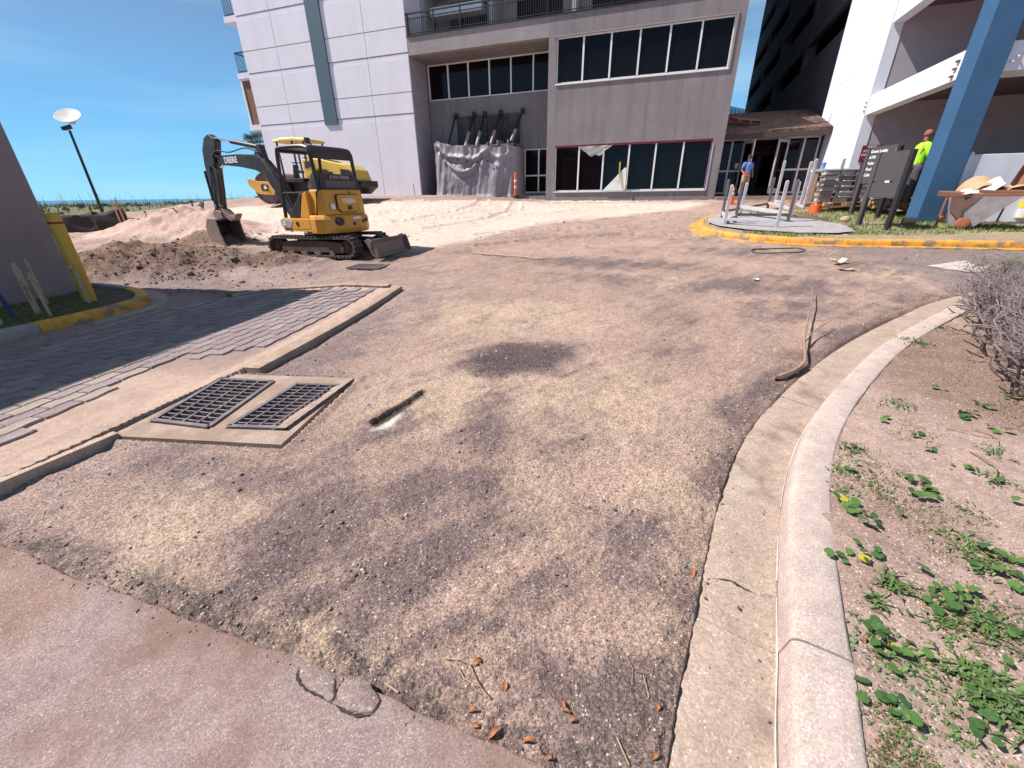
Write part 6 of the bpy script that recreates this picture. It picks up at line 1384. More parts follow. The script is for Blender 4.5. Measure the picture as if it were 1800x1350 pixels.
q = MB(); q.bar((.40, -.034, 1.70), (.40, -.034, 1.78), .02, .004); q.build('arrow', M_let, sg2)
q = pv(1498, 263, 20.84); q2 = pv(1519, 283, 20.84)
rs, orr = bbld('parking_sign', 'maroon park at your own risk sign on the grey garage wall', 'sign', 6.95, 20.84, 2.7)
mr_ = mat('maroon_sign', (.16, .02, .035), rough=.5)
MB(orr).box(6.62, 7.22, 20.80, 20.835, 2.55, 3.10).build('plate', mr_, rs)
for k, s_ in enumerate(('PARK', 'AT YOUR', 'OWN RISK')): text('lettering', s_, M_let, rs, (-.03, -.045, .34 - k * .13), (R_(90), 0, 0), .115, .002, bold=.003)
for k in range(2): text('lettering', ('NOT RESPONSIBLE', 'FOR DAMAGE')[k], M_let, rs, (-.03, -.045, -.04 - k * .05), (R_(90), 0, 0), .04, .002)

# ------------------------------------------------------------------ pallets, block stack, debris cart, litter of the works
M_pal = mat('pallet_wood', (.42, .25, .12), rough=.85, var=.25, vs=6, bump=.4, bs=50); M_palr = mat('red_brown_pallet', (.24, .11, .09), rough=.85, var=.25, vs=6)
def pallet(loc, rz, lab, m, tilt=(0, 0), w=1.15, d=1.0):
    t = thing('pallet', lab, 'pallet', loc, rz, 'wooden pallets'); t.rotation_euler = (tilt[0], tilt[1], rz)
    pl = MB().box(-w / 2, w / 2, -.045, .045, 0, .018).mesh('plank', m)
    for k in range(6): inst('plank', pl, t, (0, -d / 2 + .05 + k * (d - .1) / 5, .115))
    for k in range(3): inst('plank', pl, t, (0, -d / 2 + .05 + k * (d - .1) / 2, 0))
    for k in range(3): MB().box(-.04 + (k - 1) * (w / 2 - .05), .04 + (k - 1) * (w / 2 - .05), -d / 2, d / 2, .019, .113).build('runner', m, t)
    return t
g0 = B(5.35, 17.3); zt0 = ht(g0.x, g0.y) + .14
pallet((g0.x, g0.y, zt0), -BA, 'tan wooden pallet on the ground under the left stack of stone blocks', M_pal)
g1 = B(6.6, 16.7); pallet((g1.x, g1.y, ht(g1.x, g1.y) + .14), -BA + .1, 'tan wooden pallet under the right stack of stone blocks, next to the blue column', M_pal)
rloc = B(3.05, 25.4); pallet((rloc.x, rloc.y, 4.62), -BA + .35, 'red brown pallet lying tilted on the shingle roof of the lobby', M_palr, (R_(15), R_(4)))
M_blk = [mat('stone_block_grey', (.40, .37, .37), rough=.9, var=.2, vs=8, bump=.4), mat('stone_block_pale', (.55, .51, .52), rough=.9, var=.15, vs=8, bump=.4), mat('stone_block_tan', (.36, .27, .23), rough=.9, var=.2, vs=8, bump=.4)]
bms = [MB().box(-.19, .19, -.09, .09, 0, .10).mesh('block', m) for m in M_blk]
for m_ in bms: pass
def blockstack(u0, v0, nx, nz, lab, zb):
    t = thing('block_stack', lab, 'stone blocks', B(u0, v0, zb), -BA)
    for k in range(nz):
        if k == nz - 1 or (k % 2 == 0 and k): pass
        for i in range(nx):
            for j in range(2):
                if rn.random() < .12: continue
                inst('block', rn.choice(bms), t, (i * .42 - nx * .21 + .2 + rn.uniform(-.03, .03), j * .26 - .2 + rn.uniform(-.03, .03), k * .155 + rn.uniform(-.006, .006)), (0, rn.uniform(-.03, .03), rn.uniform(-.12, .12)))
        q = MB(); q.box(-nx * .21, nx * .21 + .03, -.34, .24, k * .155 + .105, k * .155 + .135); q.build('spacer_board', M_psd, t)
blockstack(5.25, 17.3, 3, 6, 'stack of grey stone blocks in tiers on a pallet, left one behind the dark sign', zt0 + .14)
blockstack(6.55, 16.7, 3, 7, 'tall stack of grey stone blocks in tiers on a pallet against the blue column', ht(g1.x, g1.y) + .28)
# work table at the left of the stacks
tb = thing('work_table', 'brown board table with scalloped tan end frame standing before the garage corner', 'table', B(5.0, 18.6, ht(*B(5.0, 18.6)[:2]) + .14), -BA)
MB().box(-.35, .75, -.3, .3, .98, 1.05).build('table_top', M_wframe, tb); MB().box(-.25, .7, .2, .24, 0, .97).build('board', M_oldwood, tb)
MB().prism([(-.30, 0), (-.20, 0), (-.20, .97), (-.32, .97), (-.40, .86), (-.32, .80), (-.34, .6), (-.44, .52), (-.42, .42), (-.32, .38), (-.34, .2), (-.42, .1)], 'y', -.28, -.22).build('end_frame', M_lath, tb)
cp = B(4.92, 18.5, tb.location.z + 1.05); q = MB(); q.lathe([(.05, 0), (.065, .16), (.066, .18), (.06, .20), (.01, .205)], 16); o = q.build('paper_cup', mat('blue_cup', (.10, .25, .55), rough=.5), smooth=True); o.location = cp; tag(o, 'blue and white cup standing on the work table', 'cup')
# debris cart
cc = at(1685, 412); cc.z = macro(cc.x, cc.y) + .13
ct = thing('debris_cart', 'grey steel hopper cart with rusty rim and wheel heaped with cardboard and boards', 'cart', cc, R_(-46)); ct.scale = (.84,) * 3
M_cart = mat('battered_grey_steel', (.30, .27, .29), rough=.65, var=.2, vs=4, dirt=(.22, .10, .06), dirt_amt=.5, ds=3); M_rust = mat('rust', (.30, .10, .045), rough=.9, var=.3, vs=10)
def quad(name, P, m, par, th=.02, **k):
    P = [Vector(p) for p in P]; nrm = (P[1] - P[0]).cross(P[2] - P[0]).normalized() * th; q = MB(); q.loft([[tuple(p) for p in P], [tuple(p + nrm) for p in P]]); return q.build(name, m, par, **k)
quad('front_plate', [(-.28, -.02, .06), (.22, -.02, .06), (.92, -.12, .88), (-.52, -.12, .88)], M_cart, ct)
quad('side_plate', [(-.28, 0, .06), (-.52, -.1, .88), (-.50, .95, .88), (-.28, .6, .3)], M_cart, ct)
quad('side_plate', [(.22, 0, .06), (.92, -.1, .88), (.9, .95, .88), (.22, .6, .3)], M_cart, ct)
quad('floor_plate', [(-.28, 0, .06), (.22, 0, .06), (.22, .6, .3), (-.28, .6, .3)], M_cart, ct)
for a, b in (((-.54, -.13, .89), (.94, -.13, .89)), ((-.54, -.13, .89), (-.5, .95, .89)), ((.94, -.13, .89), (.9, .95, .89))): q = MB(); q.bar(a, b, .04, .04); q.build('rim', M_rust, ct)
q = MB(); q.bar((-.55, -.1, 0), (-.55, -.12, .88), .045, .045); q.build('leg', M_rust, ct)
q = MB(); q.bar((.65, .9, 0), (.7, .9, .88), .045, .045); q.build('leg', M_rust, ct)
MB().lathe([(.03, -.07), (.12, -.07), (.15, -.05), (.155, 0), (.15, .05), (.12, .07), (.03, .07)], 22, (-.02, -.14, .155), 'y').build('wheel', M_rust, ct, smooth=True)
q = MB(); q.prism([(-.12, .50), (.2, .86), (.1, .86), (-.45, .82), (-.4, .5), (-.1, .2)], 'y', -.135, -.12); q.build('faded_decal', mat('brown_decal', (.13, .07, .06), rough=.8, var=.2), ct)
M_card = mat('cardboard', (.46, .29, .18), rough=.9, var=.12, vs=4); M_cardd = mat('dark_cardboard', (.22, .10, .06), rough=.9, var=.2, vs=4)
def crumple(name, lab, cat, loc, rot, w, d, m, amp=.1, curl=.0, n=14, seed=0, z=0):
    q = MB(); vs = []
    for i in range(n):
        for j in range(n):
            x, y = (i / (n - 1) - .5) * w, (j / (n - 1) - .5) * d; zz = amp * float(fbm(x + seed, y, 2.2, 3, seed)) + curl * (x * x) * 4 / (w * w); vs.append((x, y, zz))
    q.add(vs, [(i * n + j, (i + 1) * n + j, (i + 1) * n + j + 1, i * n + j + 1) for i in range(n - 1) for j in range(n - 1)]); o = q.build(name, m, smooth=True, sharp=60); s_ = o.modifiers.new('s', 'SOLIDIFY'); s_.thickness = .008
    put(o, loc, rot); tag(o, lab, cat); return o
def cl(x, y, z): c, s_ = math.cos(R_(-46)), math.sin(R_(-46)); x *= .84; y *= .84; z *= .84; return cc + Vector((x * c - y * s_, x * s_ + y * c, z))
crumple('cardboard_sheet', 'large tan cardboard sheet curled into a tube on top of the debris cart', 'cardboard', cl(-.02, .35, 1.25), (R_(20), R_(-22), R_(-30)), .75, .6, M_card, .08, -.30, seed=1)
crumple('cardboard_sheet', 'tan cardboard flap lying flat at the right end of the debris cart', 'cardboard', cl(.62, .35, 1.08), (R_(12), R_(-14), R_(-50)), .7, .45, M_card, .10, -.05, seed=2)
crumple('cardboard_sheet', 'torn upright brown cardboard piece sticking up from the cart', 'cardboard', cl(.72, .5, 1.32), (R_(75), R_(12), R_(-40)), .22, .42, M_cardd, .05, .1, seed=3)
crumple('plastic_bag', 'crumpled white plastic sheet spilling over the front rim of the cart', 'plastic sheet', cl(.08, .1, 1.0), (R_(16), R_(-20), R_(-35)), .65, .4, mat('white_plastic', (.72, .73, .76), rough=.4), .14, .1, seed=4)
for k, (x, y, z, r3, w, lab) in enumerate(((-.50, .0, .92, R_(-46), .45, 'dark brown hollow board end resting on the left rim of the cart'), (.45, .05, .95, R_(-43), .70, 'dark brown hollow board resting on the right rim of the cart'), (.6, .4, 1.03, R_(-30), .8, 'long brown plank slanting up to the right across the cart'))):
    q = MB(); q.box(-w / 2, w / 2, -.13, .13, -.045, .045); q.box(w / 2 - .001, w / 2 + .003, -.11, .11, -.03, .03); o = q.build('board', M_cardd, bevel=.004); put(o, cl(x, y, z), (R_(6), R_(-7 if k == 2 else 2), r3)); tag(o, lab, 'board')
# wall-side heap: paper sacks, clear plastic, yellow bucket
for k, (px, py, w, d, dz, lab) in enumerate(((1752, 366, .9, .7, .22, 'clump of clear and white plastic wrap behind the cart, near the white low wall'), (1770, 352, .7, .5, .45, 'upper clump of clear plastic wrap draped against the white low wall'))):
    p = at(px, 385, .1); crumple('plastic_wrap', lab, 'plastic wrap', p + Vector((.3 * k, .4 * k + .5, dz)), (R_(35), R_(-12), R_(-30 + 40 * k)), w, d, mat('clear_wrap', (.55, .56, .60), rough=.25, var=.3, vs=8), .22, .2, 22, 5 + k)
for k, (px, py, w, d, dz, rx_, mm, nm, lab) in enumerate((
    (1722, 366, .6, .5, .30, 40, M_card, 'cardboard_sheet', 'tan cardboard sheet slumped on the ground behind the cart'),
    (1735, 378, .5, .35, .22, 20, mat('white_plastic', (0, 0, 0)), 'plastic_bag', 'white plastic bag slumped on the grass right behind the cart'),
    (1768, 384, .55, .5, .18, 30, M_cardd, 'cardboard_sheet', 'dark brown cardboard lying left of the yellow bucket'),
    (1795, 372, .7, .6, .50, 55, mat('clear_wrap', (0, 0, 0)), 'plastic_wrap', 'clear plastic wrap bundle behind the yellow bucket'),
    (1652, 376, .6, .5, .16, 12, mat('pink_tan_sack', (.42, .28, .22), rough=.9), 'paper_sack', 'pink tan paper sack flat on the ground left of the cart'),
    (1635, 368, .5, .4, .22, 18, mat('pale_sack', (.55, .47, .42), rough=.9), 'paper_sack', 'pale crumpled sack on the rubble beside the blue column'),
    (1608, 372, .5, .35, .20, 8, mat('pink_tan_sack', (0, 0, 0)), 'paper_sack', 'pink tan sack on the rubble just right of the blank sign'),
    (1540, 366, .5, .3, .2, 5, mat('pale_sack', (0, 0, 0)), 'paper_sack', 'pale sack lying between the legs of the dark signs'))):
    crumple(nm, lab, 'debris', at(px, py, dz), (R_(rx_), R_(6 * (k % 3)), R_(-50 + 23 * k)), w, d, mm, .16, .1, 14, 20 + k)
for k, (px, py, L_, r3, tl, lab) in enumerate(((1725, 366, 1.3, -20, 10, 'brown board sloping up behind the cart'), (1750, 378, 1.0, 25, 4, 'brown board on the grass behind the curved paper strip'), (1660, 372, 1.2, -5, 3, 'long dark board flat on the ground left of the cart'), (1590, 378, 1.3, 3, 0, 'thin dark plank flat behind the legs of the blank sign'))):
    q = MB(); q.box(-L_ / 2, L_ / 2, -.07, .07, -.02, .02); o = q.build('board', M_oldwood, bevel=.003); put(o, at(px, py, .24), (0, R_(tl), R_(r3))); tag(o, lab, 'board')
crumple('paper_sheet', 'curved strip of pink tan paper on the grass right of the cart', 'paper', at(1752, 388, .19), (R_(8), 0, R_(10)), .9, .28, mat('tan_paper', (.50, .33, .26), rough=.9), .06, .12, seed=8)
p = at(1787, 402, .13); bk = thing('paint_bucket', 'yellow and white ribbed bucket standing on the grass at the right frame edge', 'bucket', p, .5)
MB().lathe([(.125, 0), (.14, .22)], 26).build('white_label', mat('bucket_label', (.62, .60, .66), rough=.5, var=.2, vs=10), bk, smooth=True)
MB().lathe([(.126, -.0), (.128, .03)], 26).build('foot_ring', mat('bucket_yellow', (.65, .50, .06), rough=.5), bk)
MB().lathe([(.142, .22), (.150, .26), (.143, .265), (.152, .30), (.145, .305), (.154, .34), (.147, .345), (.158, .40), (.15, .41), (.13, .41), (.12, .05), (.01, .04)], 26).build('ribbed_rim', mat('bucket_yellow', (0, 0, 0)), bk)
M_pipe = mat('clay_pipe', (.46, .27, .18), rough=.8, var=.1)
def pipe(px, py, L_, r, rz, lab, m=M_pipe, tilt=0):
    q = MB(); q.lathe([(r * .82, -L_ / 2), (r, -L_ / 2), (r, L_ / 2), (r * .82, L_ / 2), (r * .82, -L_ / 2)], 20, (0, 0, 0), 'x'); o = q.build('pipe', m, smooth=True, sharp=40); put(o, at(px, py, r * .9 + .02), (0, tilt, rz)); tag(o, lab, 'pipe')
pipe(1591, 405, .26, .085, R_(-20), 'short tan clay pipe lying on the grass left of the cart')
pipe(1737, 392, .30, .07, R_(-15), 'short pink clay pipe lying on the grass right of the cart')
A, Bq = at(1530, 372, .22), at(1650, 402, .13); q = MB(); c = (A + Bq) / 2; q.tube([A - c, Bq - c], .06, 12); o = q.build('pipe', M_cardd); o.location = c; tag(o, 'long rusty brown pipe lying diagonally behind the legs of the blank sign', 'pipe')
A, Bq = at(1712, 413, .15), at(1830, 414, .15); q = MB(); c = (A + Bq) / 2; q.bar(A - c, Bq - c, .09, .035); o = q.build('plank', M_lath); o.location = c; tag(o, 'pale pink plank lying along the yellow kerb at the right edge', 'plank')
for k, (a, b, lab) in enumerate((((1270, 352), (1450, 352), 'long tan plank on the ground before the lobby landing'), ((1400, 350), (1500, 348), 'tan plank leading to the pallets past the orange cone'))):
    A, Bq = at(*a) if G(*a) is not None else None, None
    p0 = B(2.6 + 1.9 * k, 22.2 - k * .6); p1 = B(5.2 + 1.6 * k, 22.0 - k * 1.4); p0.z = ht(*p0[:2]) + .05; p1.z = ht(*p1[:2]) + .05 + .1 * k; q = MB(); c = (p0 + p1) / 2; q.bar(p0 - c, p1 - c, .28, .04); o = q.build('plank', M_pal); o.location = c; tag(o, lab, 'plank')
q = MB(); q.lathe([(.02, -.06), (.08, -.05), (.115, 0), (.10, .06), (.04, .09)], 12); o = q.build('boulder', mat('tan_boulder', (.42, .31, .24), rough=.95, var=.2, vs=10, bump=.6), smooth=True); put(o, at(1479, 408, .17)); tag(o, 'round tan stone on the pad edge behind the yellow kerb', 'stone')
# wire loops, litter
M_wire = mat('dark_wire', (.05, .04, .04), rough=.7)
def loop(px, py, rx, ry, lab, turns=2.2, r=.009):
    c = at(px, py); pts = []
    for i in range(60): a = i / 59 * turns * 2 * math.pi; x, y = rx * math.cos(a) * (1 + .06 * math.sin(a * .7)), ry * math.sin(a) * (1 + .1 * math.cos(a * .4)); pts.append((x, y, max(0, ht(c.x + x, c.y + y) - c.z) + .012 + .01 * math.sin(a * 3)))
    o = MB().tube(pts, r, 6).build('wire_loop', M_wire, smooth=True); o.location = c; tag(o, lab, 'wire')
loop(1368, 441, .55, .28, 'coil of dark wire lying on the dirt in front of the yellow kerb nose', 2.3)
def litter(name, lab, cat, px, py, w, d, m, rz=0, amp=.02, curl=.1, seed=0, dz=.012): p = at(px, py, dz); return crumple(name, lab, cat, p, (0, 0, rz), w, d, m, amp, curl, 7, seed)
litter('plastic_bottle', 'flattened white and yellow plastic bottle on the dirt before the kerb', 'bottle', 1472, 464, .30, .12, mat('cloudy_plastic', (.62, .64, .42), rough=.3), R_(15), .03, .08, 2, .03)
litter('cardboard_scrap', 'small brown cardboard scrap lying just below the flattened bottle', 'cardboard', 1486, 476, .26, .14, M_card, R_(-10), .01, .03, 3)
litter('paper_scrap', 'small pale paper scrap on the dirt left of the cardboard', 'paper', 1328, 495, .10, .06, mat('scrap_white', (.6, .58, .58), rough=.8), .3, .01, .02, 4)
A, Bq = at(830, 446, .02), at(955, 456, .02); q = MB(); q.bar(Vector((0, 0, 0)), Bq - A, .05, .02); o = q.build('lath', M_lath); o.location = A; tag(o, 'pale wooden lath lying flat in the dirt beyond the paved area', 'lath')
# fallen branch by the gutter
br = thing('fallen_branch', 'bare forked brown branch lying upright against the gutter edge', 'branch', at(1395, 665))
M_bark = mat('bark', (.30, .19, .13), rough=.9, var=.25, vs=20, bump=.5, bs=80); o0 = br.location
def bp(px, py, z): p = at(px, py); return p - o0 + Vector((0, 0, z))
MB().tube(spline([bp(1358, 668, .02), bp(1385, 662, .035), bp(1406, 652, .05), bp(1412, 640, .07), bp(1410, 612, .09), bp(1416, 575, .10), bp(1422, 545, .12), bp(1423, 520, .13)], 5), [.020 - .015 * i / 35 for i in range(36)], 8).build('stem', M_bark, br, smooth=True)
MB().tube(spline([bp(1412, 612, .08), bp(1428, 596, .10), bp(1455, 580, .12)], 5), [.012 - .008 * i / 10 for i in range(11)], 6).build('twig', M_bark, br, smooth=True)
MB().tube(spline([bp(1360, 667, .02), bp(1380, 668, .03), bp(1418, 650, .05)], 5), [.022 - .012 * i / 10 for i in range(11)], 6).build('twig', mat('dark_bark', (.10, .06, .05), rough=.9), br, smooth=True)
# ------------------------------------------------------------------ gravel, crumbs, clods
rs_ = np.random.RandomState(5)
_oct = (np.array([(1, 0, 0), (0, 1, 0), (-1, 0, 0), (0, -1, 0), (0, 0, 1), (0, 0, -1)], float), np.array([(0, 1, 4), (1, 2, 4), (2, 3, 4), (3, 0, 4), (1, 0, 5), (2, 1, 5), (3, 2, 5), (0, 3, 5)]))
_t = (1 + 5 ** .5) / 2; _iv = np.array([(-1, _t, 0), (1, _t, 0), (-1, -_t, 0), (1, -_t, 0), (0, -1, _t), (0, 1, _t), (0, -1, -_t), (0, 1, -_t), (_t, 0, -1), (_t, 0, 1), (-_t, 0, -1), (-_t, 0, 1)], float); _iv /= np.linalg.norm(_iv[0])
_ico = (_iv, np.array([(0, 11, 5), (0, 5, 1), (0, 1, 7), (0, 7, 10), (0, 10, 11), (1, 5, 9), (5, 11, 4), (11, 10, 2), (10, 7, 6), (7, 1, 8), (3, 9, 4), (3, 4, 2), (3, 2, 6), (3, 6, 8), (3, 8, 9), (4, 9, 5), (2, 4, 11), (6, 2, 10), (8, 6, 7), (9, 8, 1)]))
def stones(name, P, S, m, tpl=_oct, flat_=.65, sink=.35):
    n = len(P); V0, F0 = tpl; k = len(V0)
    A = rs_.uniform(0, 2 * math.pi, n); B_ = rs_.uniform(-.7, .7, n)
    V = V0[None] * (1 + rs_.uniform(-.42, .38, (n, k, 1))) * (S[:, None, None] * rs_.uniform(.7, 1.25, (n, 1, 3)))
    ca, sa = np.cos(A)[:, None], np.sin(A)[:, None]; cb, sb = np.cos(B_)[:, None], np.sin(B_)[:, None]
    y, z = V[..., 1] * cb - V[..., 2] * sb, V[..., 1] * sb + V[..., 2] * cb; x = V[..., 0]; x, y = x * ca - y * sa, x * sa + y * ca; z = z * flat_
    W_ = np.stack([x + P[:, 0:1], y + P[:, 1:2], z + P[:, 2:3] + (S * flat_ * (1 - 2 * sink) * .5)[:, None]], -1).reshape(-1, 3)
    Fx = (F0[None] + (np.arange(n) * k)[:, None, None]).reshape(-1, 3)
    me = bpy.data.meshes.new(name); me.vertices.add(len(W_)); me.vertices.foreach_set('co', W_.astype(np.float32).ravel()); me.loops.add(Fx.size); me.loops.foreach_set('vertex_index', Fx.astype(np.int32).ravel())
    me.polygons.add(len(Fx)); me.polygons.foreach_set('loop_start', np.arange(0, Fx.size, 3, dtype=np.int32)); me.update(calc_edges=True); me.materials.append(m)
    o = bpy.data.objects.new(name, me); COL.objects.link(o); o['kind'] = 'stuff'; return o
def pxground(n, x0, x1, y0, y1):
    px, py = rs_.uniform(x0, x1, n), rs_.uniform(y0, y1, n)
    x = px - CXP; y = -(py - CYP); c, s = math.cos(-ROLL), math.sin(-ROLL); xr = c * x - s * y; yr = s * x + c * y
    D = np.stack([xr, FPX * math.cos(PITCH) + yr * math.sin(PITCH), -FPX * math.sin(PITCH) + yr * math.cos(PITCH)], -1); k = -CAMH / D[:, 2]; X, Y = D[:, 0] * k, D[:, 1] * k
    for _ in range(4): z = macro(X, Y); k = (z - CAMH) / D[:, 2]; X, Y = D[:, 0] * k, D[:, 1] * k
    return X, Y
def keep(X, Y, dens):
    m = rs_.rand(len(X)) < dens; return X[m], Y[m]
X, Y = pxground(80000, -60, 1860, 425, 1400); Zs = zones(X, Y); r = np.hypot(X, Y); u_ = X * CA - Y * SA; v_ = X * SA + Y * CA
isd = (Zs['slab'] > .0) & (Zs['drive'] > .02) & (Zs['apron'] > .02) & (Zs['kerb'] < -.31) & (Zs['isl'] > .26) & (Zs['lisl'] > .26)
dk_ = blob(X, Y, DARK, .6); GR_ = [ell(*q) for q in [(905, 632, 95, 36, 1, 0), (860, 730, 80, 60, .8, 0), (1150, 760, 170, 170, .9, 0), (1000, 850, 180, 120, .8, 0), (1180, 980, 110, 160, .8, 0), (1300, 740, 70, 90, 1, 30), (700, 900, 170, 90, .6, -30), (480, 1050, 160, 40, .8, 20), (900, 1060, 200, 80, .7, 0), (760, 1200, 170, 50, 1, 25), (980, 1270, 160, 80, .8, 20), (1100, 1150, 140, 110, .7, 0), (560, 950, 120, 60, .5, -30), (1240, 650, 130, 60, .6, 0)]]
gr_ = blob(X, Y, GR_, .8); pz_ = blob(X, Y, [ell(905, 634, 95, 32, 1, 0)], .3)
dens = isd * (.05 + .55 * gr_ + .25 * dk_ + 1.3 * pz_ + .5 * np.exp(-((Zs['slab'] - .06) / .06) ** 2) + .5 * np.exp(-((-Zs['kerb'] - .40) / .10) ** 2)) * (.35 + 1.3 * ss(fbm(X, Y, 6, 3, 201), -.3, .5))
kp_ = rs_.rand(len(X)) < dens; X, Y, r, dkk, grr, pz_ = X[kp_], Y[kp_], r[kp_], dk_[kp_], gr_[kp_], pz_[kp_]
Zg = height(X, Y); S = np.exp(rs_.normal(-5.68, .48, len(X))) * (1 + .16 * np.maximum(r - 1.5, 0)); S = np.clip(r / 1.5, .5, 1) * np.minimum(np.clip(S, .0022, .03), .0085 + .002 * r + .006 * (rs_.rand(len(S)) > .985))
P = np.stack([X, Y, Zg], -1); sel = rs_.rand(len(X)); dark_p = .25 + .4 * dkk
M_st = [mat('pale_gravel', (.47, .40, .33), rough=.9, var=.45, vs=60), mat('mid_gravel', (.33, .26, .21), rough=.95, var=.4, vs=60), mat('dark_asphalt_crumbs', (.10, .078, .080), rough=.9, var=.5, vs=60)]
d1 = sel < dark_p; d2 = (~d1) & (sel > .84 - .5 * pz_); d3 = (~d1) & (~d2)
big = S > .0095
for nm, msk, m in (('dark_crumbs', d1, M_st[2]), ('pale_gravel', d2, M_st[0]), ('mid_gravel', d3, M_st[1])):
    for tpl, bm_k in ((_oct, ~big), (_ico, big)):
        q = msk & bm_k
        if q.any(): stones(nm, P[q], S[q], m, tpl)
print('stones', len(X))
# crumbs on slab, gutter, drive; clods on the berm
X, Y = pxground(16000, -60, 1860, 480, 1400); Zs = zones(X, Y)
dn = (Zs['slab'] < 0) * (.010 + .9 * np.exp(-(Zs['slab'] / .05) ** 2)) + ((Zs['kerb'] > -.29) & (Zs['kerb'] < -.01)) * (.10 + .8 * np.exp(-((Zs['kerb'] + .27) / .05) ** 2)) + ((Zs['drive'] < -.01)) * .035
X, Y = keep(X, Y, dn * .7); Zg = height(X, Y); kz = zones(X, Y)['kerb']; Zg = np.where((kz > -.31) & (kz < 0), macro(X, Y) - .002, Zg)
S = np.clip(np.exp(rs_.normal(-5.9, .5, len(X))) * (1 + .12 * np.hypot(X, Y)), .0018, .012) * np.clip(np.hypot(X, Y) / 1.5, .4, 1); stones('loose_crumbs', np.stack([X, Y, Zg], -1), S, M_st[2])
X, Y = pxground(9000, 60, 560, 405, 520); b = np.zeros(X.shape)
for cx, cy, hh, q in BERM: b = np.maximum(b, np.exp(-((X - cx) ** 2 / 1.8 + (Y - cy) ** 2) / q ** 2))
X, Y = keep(X, Y, (.10 + .7 * (b > .25)) * (zones(X, Y)['lisl'] > .3) * (zones(X, Y)['drive'] > .1)); S = np.clip(np.exp(rs_.normal(-4.4, .6, len(X))), .01, .09)
stones('soil_clods', np.stack([X, Y, height(X, Y)], -1), S, mat('soil_clod', (.19, .125, .095), rough=1, var=.35, vs=8), _ico)
X, Y = pxground(1500, 380, 1260, 352, 430); X, Y = keep(X, Y, .45 + 0 * X); stones('sand_clods', np.stack([X, Y, height(X, Y)], -1), np.clip(np.exp(rs_.normal(-3.9, .5, len(X))), .01, .07), mat('sand_clod', (.48, .37, .30), rough=1, var=.25, vs=8), _ico)
# shells and bits on the bed
X, Y = pxground(9000, 1380, 1860, 560, 1400); X, Y = keep(X, Y, (zones(X, Y)['kerb'] > .20) * .35); S = np.clip(np.exp(rs_.normal(-5.9, .45, len(X))) * (1 + .1 * np.hypot(X, Y)), .0018, .012)
h_ = len(X) // 3; stones('pale_bits', np.stack([X, Y, height(X, Y)], -1)[:h_], S[:h_], M_st[0]); stones('dark_bits', np.stack([X, Y, height(X, Y)], -1)[h_:], S[h_:], mat('mulch_bits', (.13, .08, .065), rough=1, var=.4, vs=50), flat_=.4)

# ------------------------------------------------------------------ grasses as stuff
def blades(name, X, Y, Zg, H_, m, w=.004, lean=.5, seg=2):
    n = len(X); a = rs_.uniform(0, 2 * math.pi, n); b = rs_.uniform(0, 2 * math.pi, n); L_ = H_ * rs_.uniform(.6, 1.3, n); ln = lean * rs_.uniform(.2, 1.2, n)
    dx, dy = np.cos(a) * w, np.sin(a) * w; ox, oy = np.cos(b) * ln * L_, np.sin(b) * ln * L_
    v0 = np.stack([X - dx, Y - dy, Zg - .003], -1); v1 = np.stack([X + dx, Y + dy, Zg - .003], -1)
    v2 = np.stack([X + ox * .35 + dx * .7, Y + oy * .35 + dy * .7, Zg + L_ * .6], -1); v3 = np.stack([X + ox * .35 - dx * .7, Y + oy * .35 - dy * .7, Zg + L_ * .6], -1); v4 = np.stack([X + ox, Y + oy, Zg + L_ * np.sqrt(np.clip(1 - ln ** 2 * .6, .15, 1))], -1)
    V = np.stack([v0, v1, v2, v3, v4], 1).reshape(-1, 3); base = (np.arange(n) * 5)[:, None]; F_ = np.concatenate([base + [0, 1, 2], base + [0, 2, 3], base + [3, 2, 4]], 1).reshape(-1, 3)
    me = bpy.data.meshes.new(name); me.vertices.add(len(V)); me.vertices.foreach_set('co', V.astype(np.float32).ravel()); me.loops.add(F_.size); me.loops.foreach_set('vertex_index', F_.astype(np.int32).ravel())
    me.polygons.add(len(F_)); me.polygons.foreach_set('loop_start', np.arange(0, F_.size, 3, dtype=np.int32)); me.update(calc_edges=True); me.materials.append(m)
    o = bpy.data.objects.new(name, me); COL.objects.link(o); o['kind'] = 'stuff'; return o
M_gr = mat('lawn_green', (.13, .20, .045), rough=.7, var=.45, vs=2.5); M_gd = mat('dry_lawn', (.36, .30, .15), rough=.8, var=.3, vs=3)
X, Y = pxground(60000, 1300, 1830, 366, 436); Zs = zones(X, Y); uu, vv = X * CA - Y * SA, X * SA + Y * CA
pad = sdf_poly(X, Y, np.array(Gp([(1262, 385), (1243, 402), (1262, 409), (1310, 416), (1400, 421), (1480, 424), (1500, 419), (1482, 408), (1420, 396), (1370, 391), (1300, 380)])))
gm = (Zs['isl'] < -.17) & (pad > .05) & (uu > 1.8); nn = fbm(X, Y, .9, 3, 211)
X1, Y1 = keep(X, Y, gm * (.35 + .55 * (nn > -.15)) * (vv < 17.2)); Zg = height(X1, Y1); k2 = rs_.rand(len(X1)) < .62
blades('island_grass', X1[k2], Y1[k2], Zg[k2], .075, M_gr, .008); blades('dry_grass', X1[~k2], Y1[~k2], Zg[~k2], .055, M_gd, .007, .9)
X, Y = pxground(9000, -5, 150, 520, 600); X, Y = keep(X, Y, (zones(X, Y)['lisl'] < -.2) * .22); blades('shaded_grass', X, Y, height(X, Y), .05, M_gr, .004, .8)
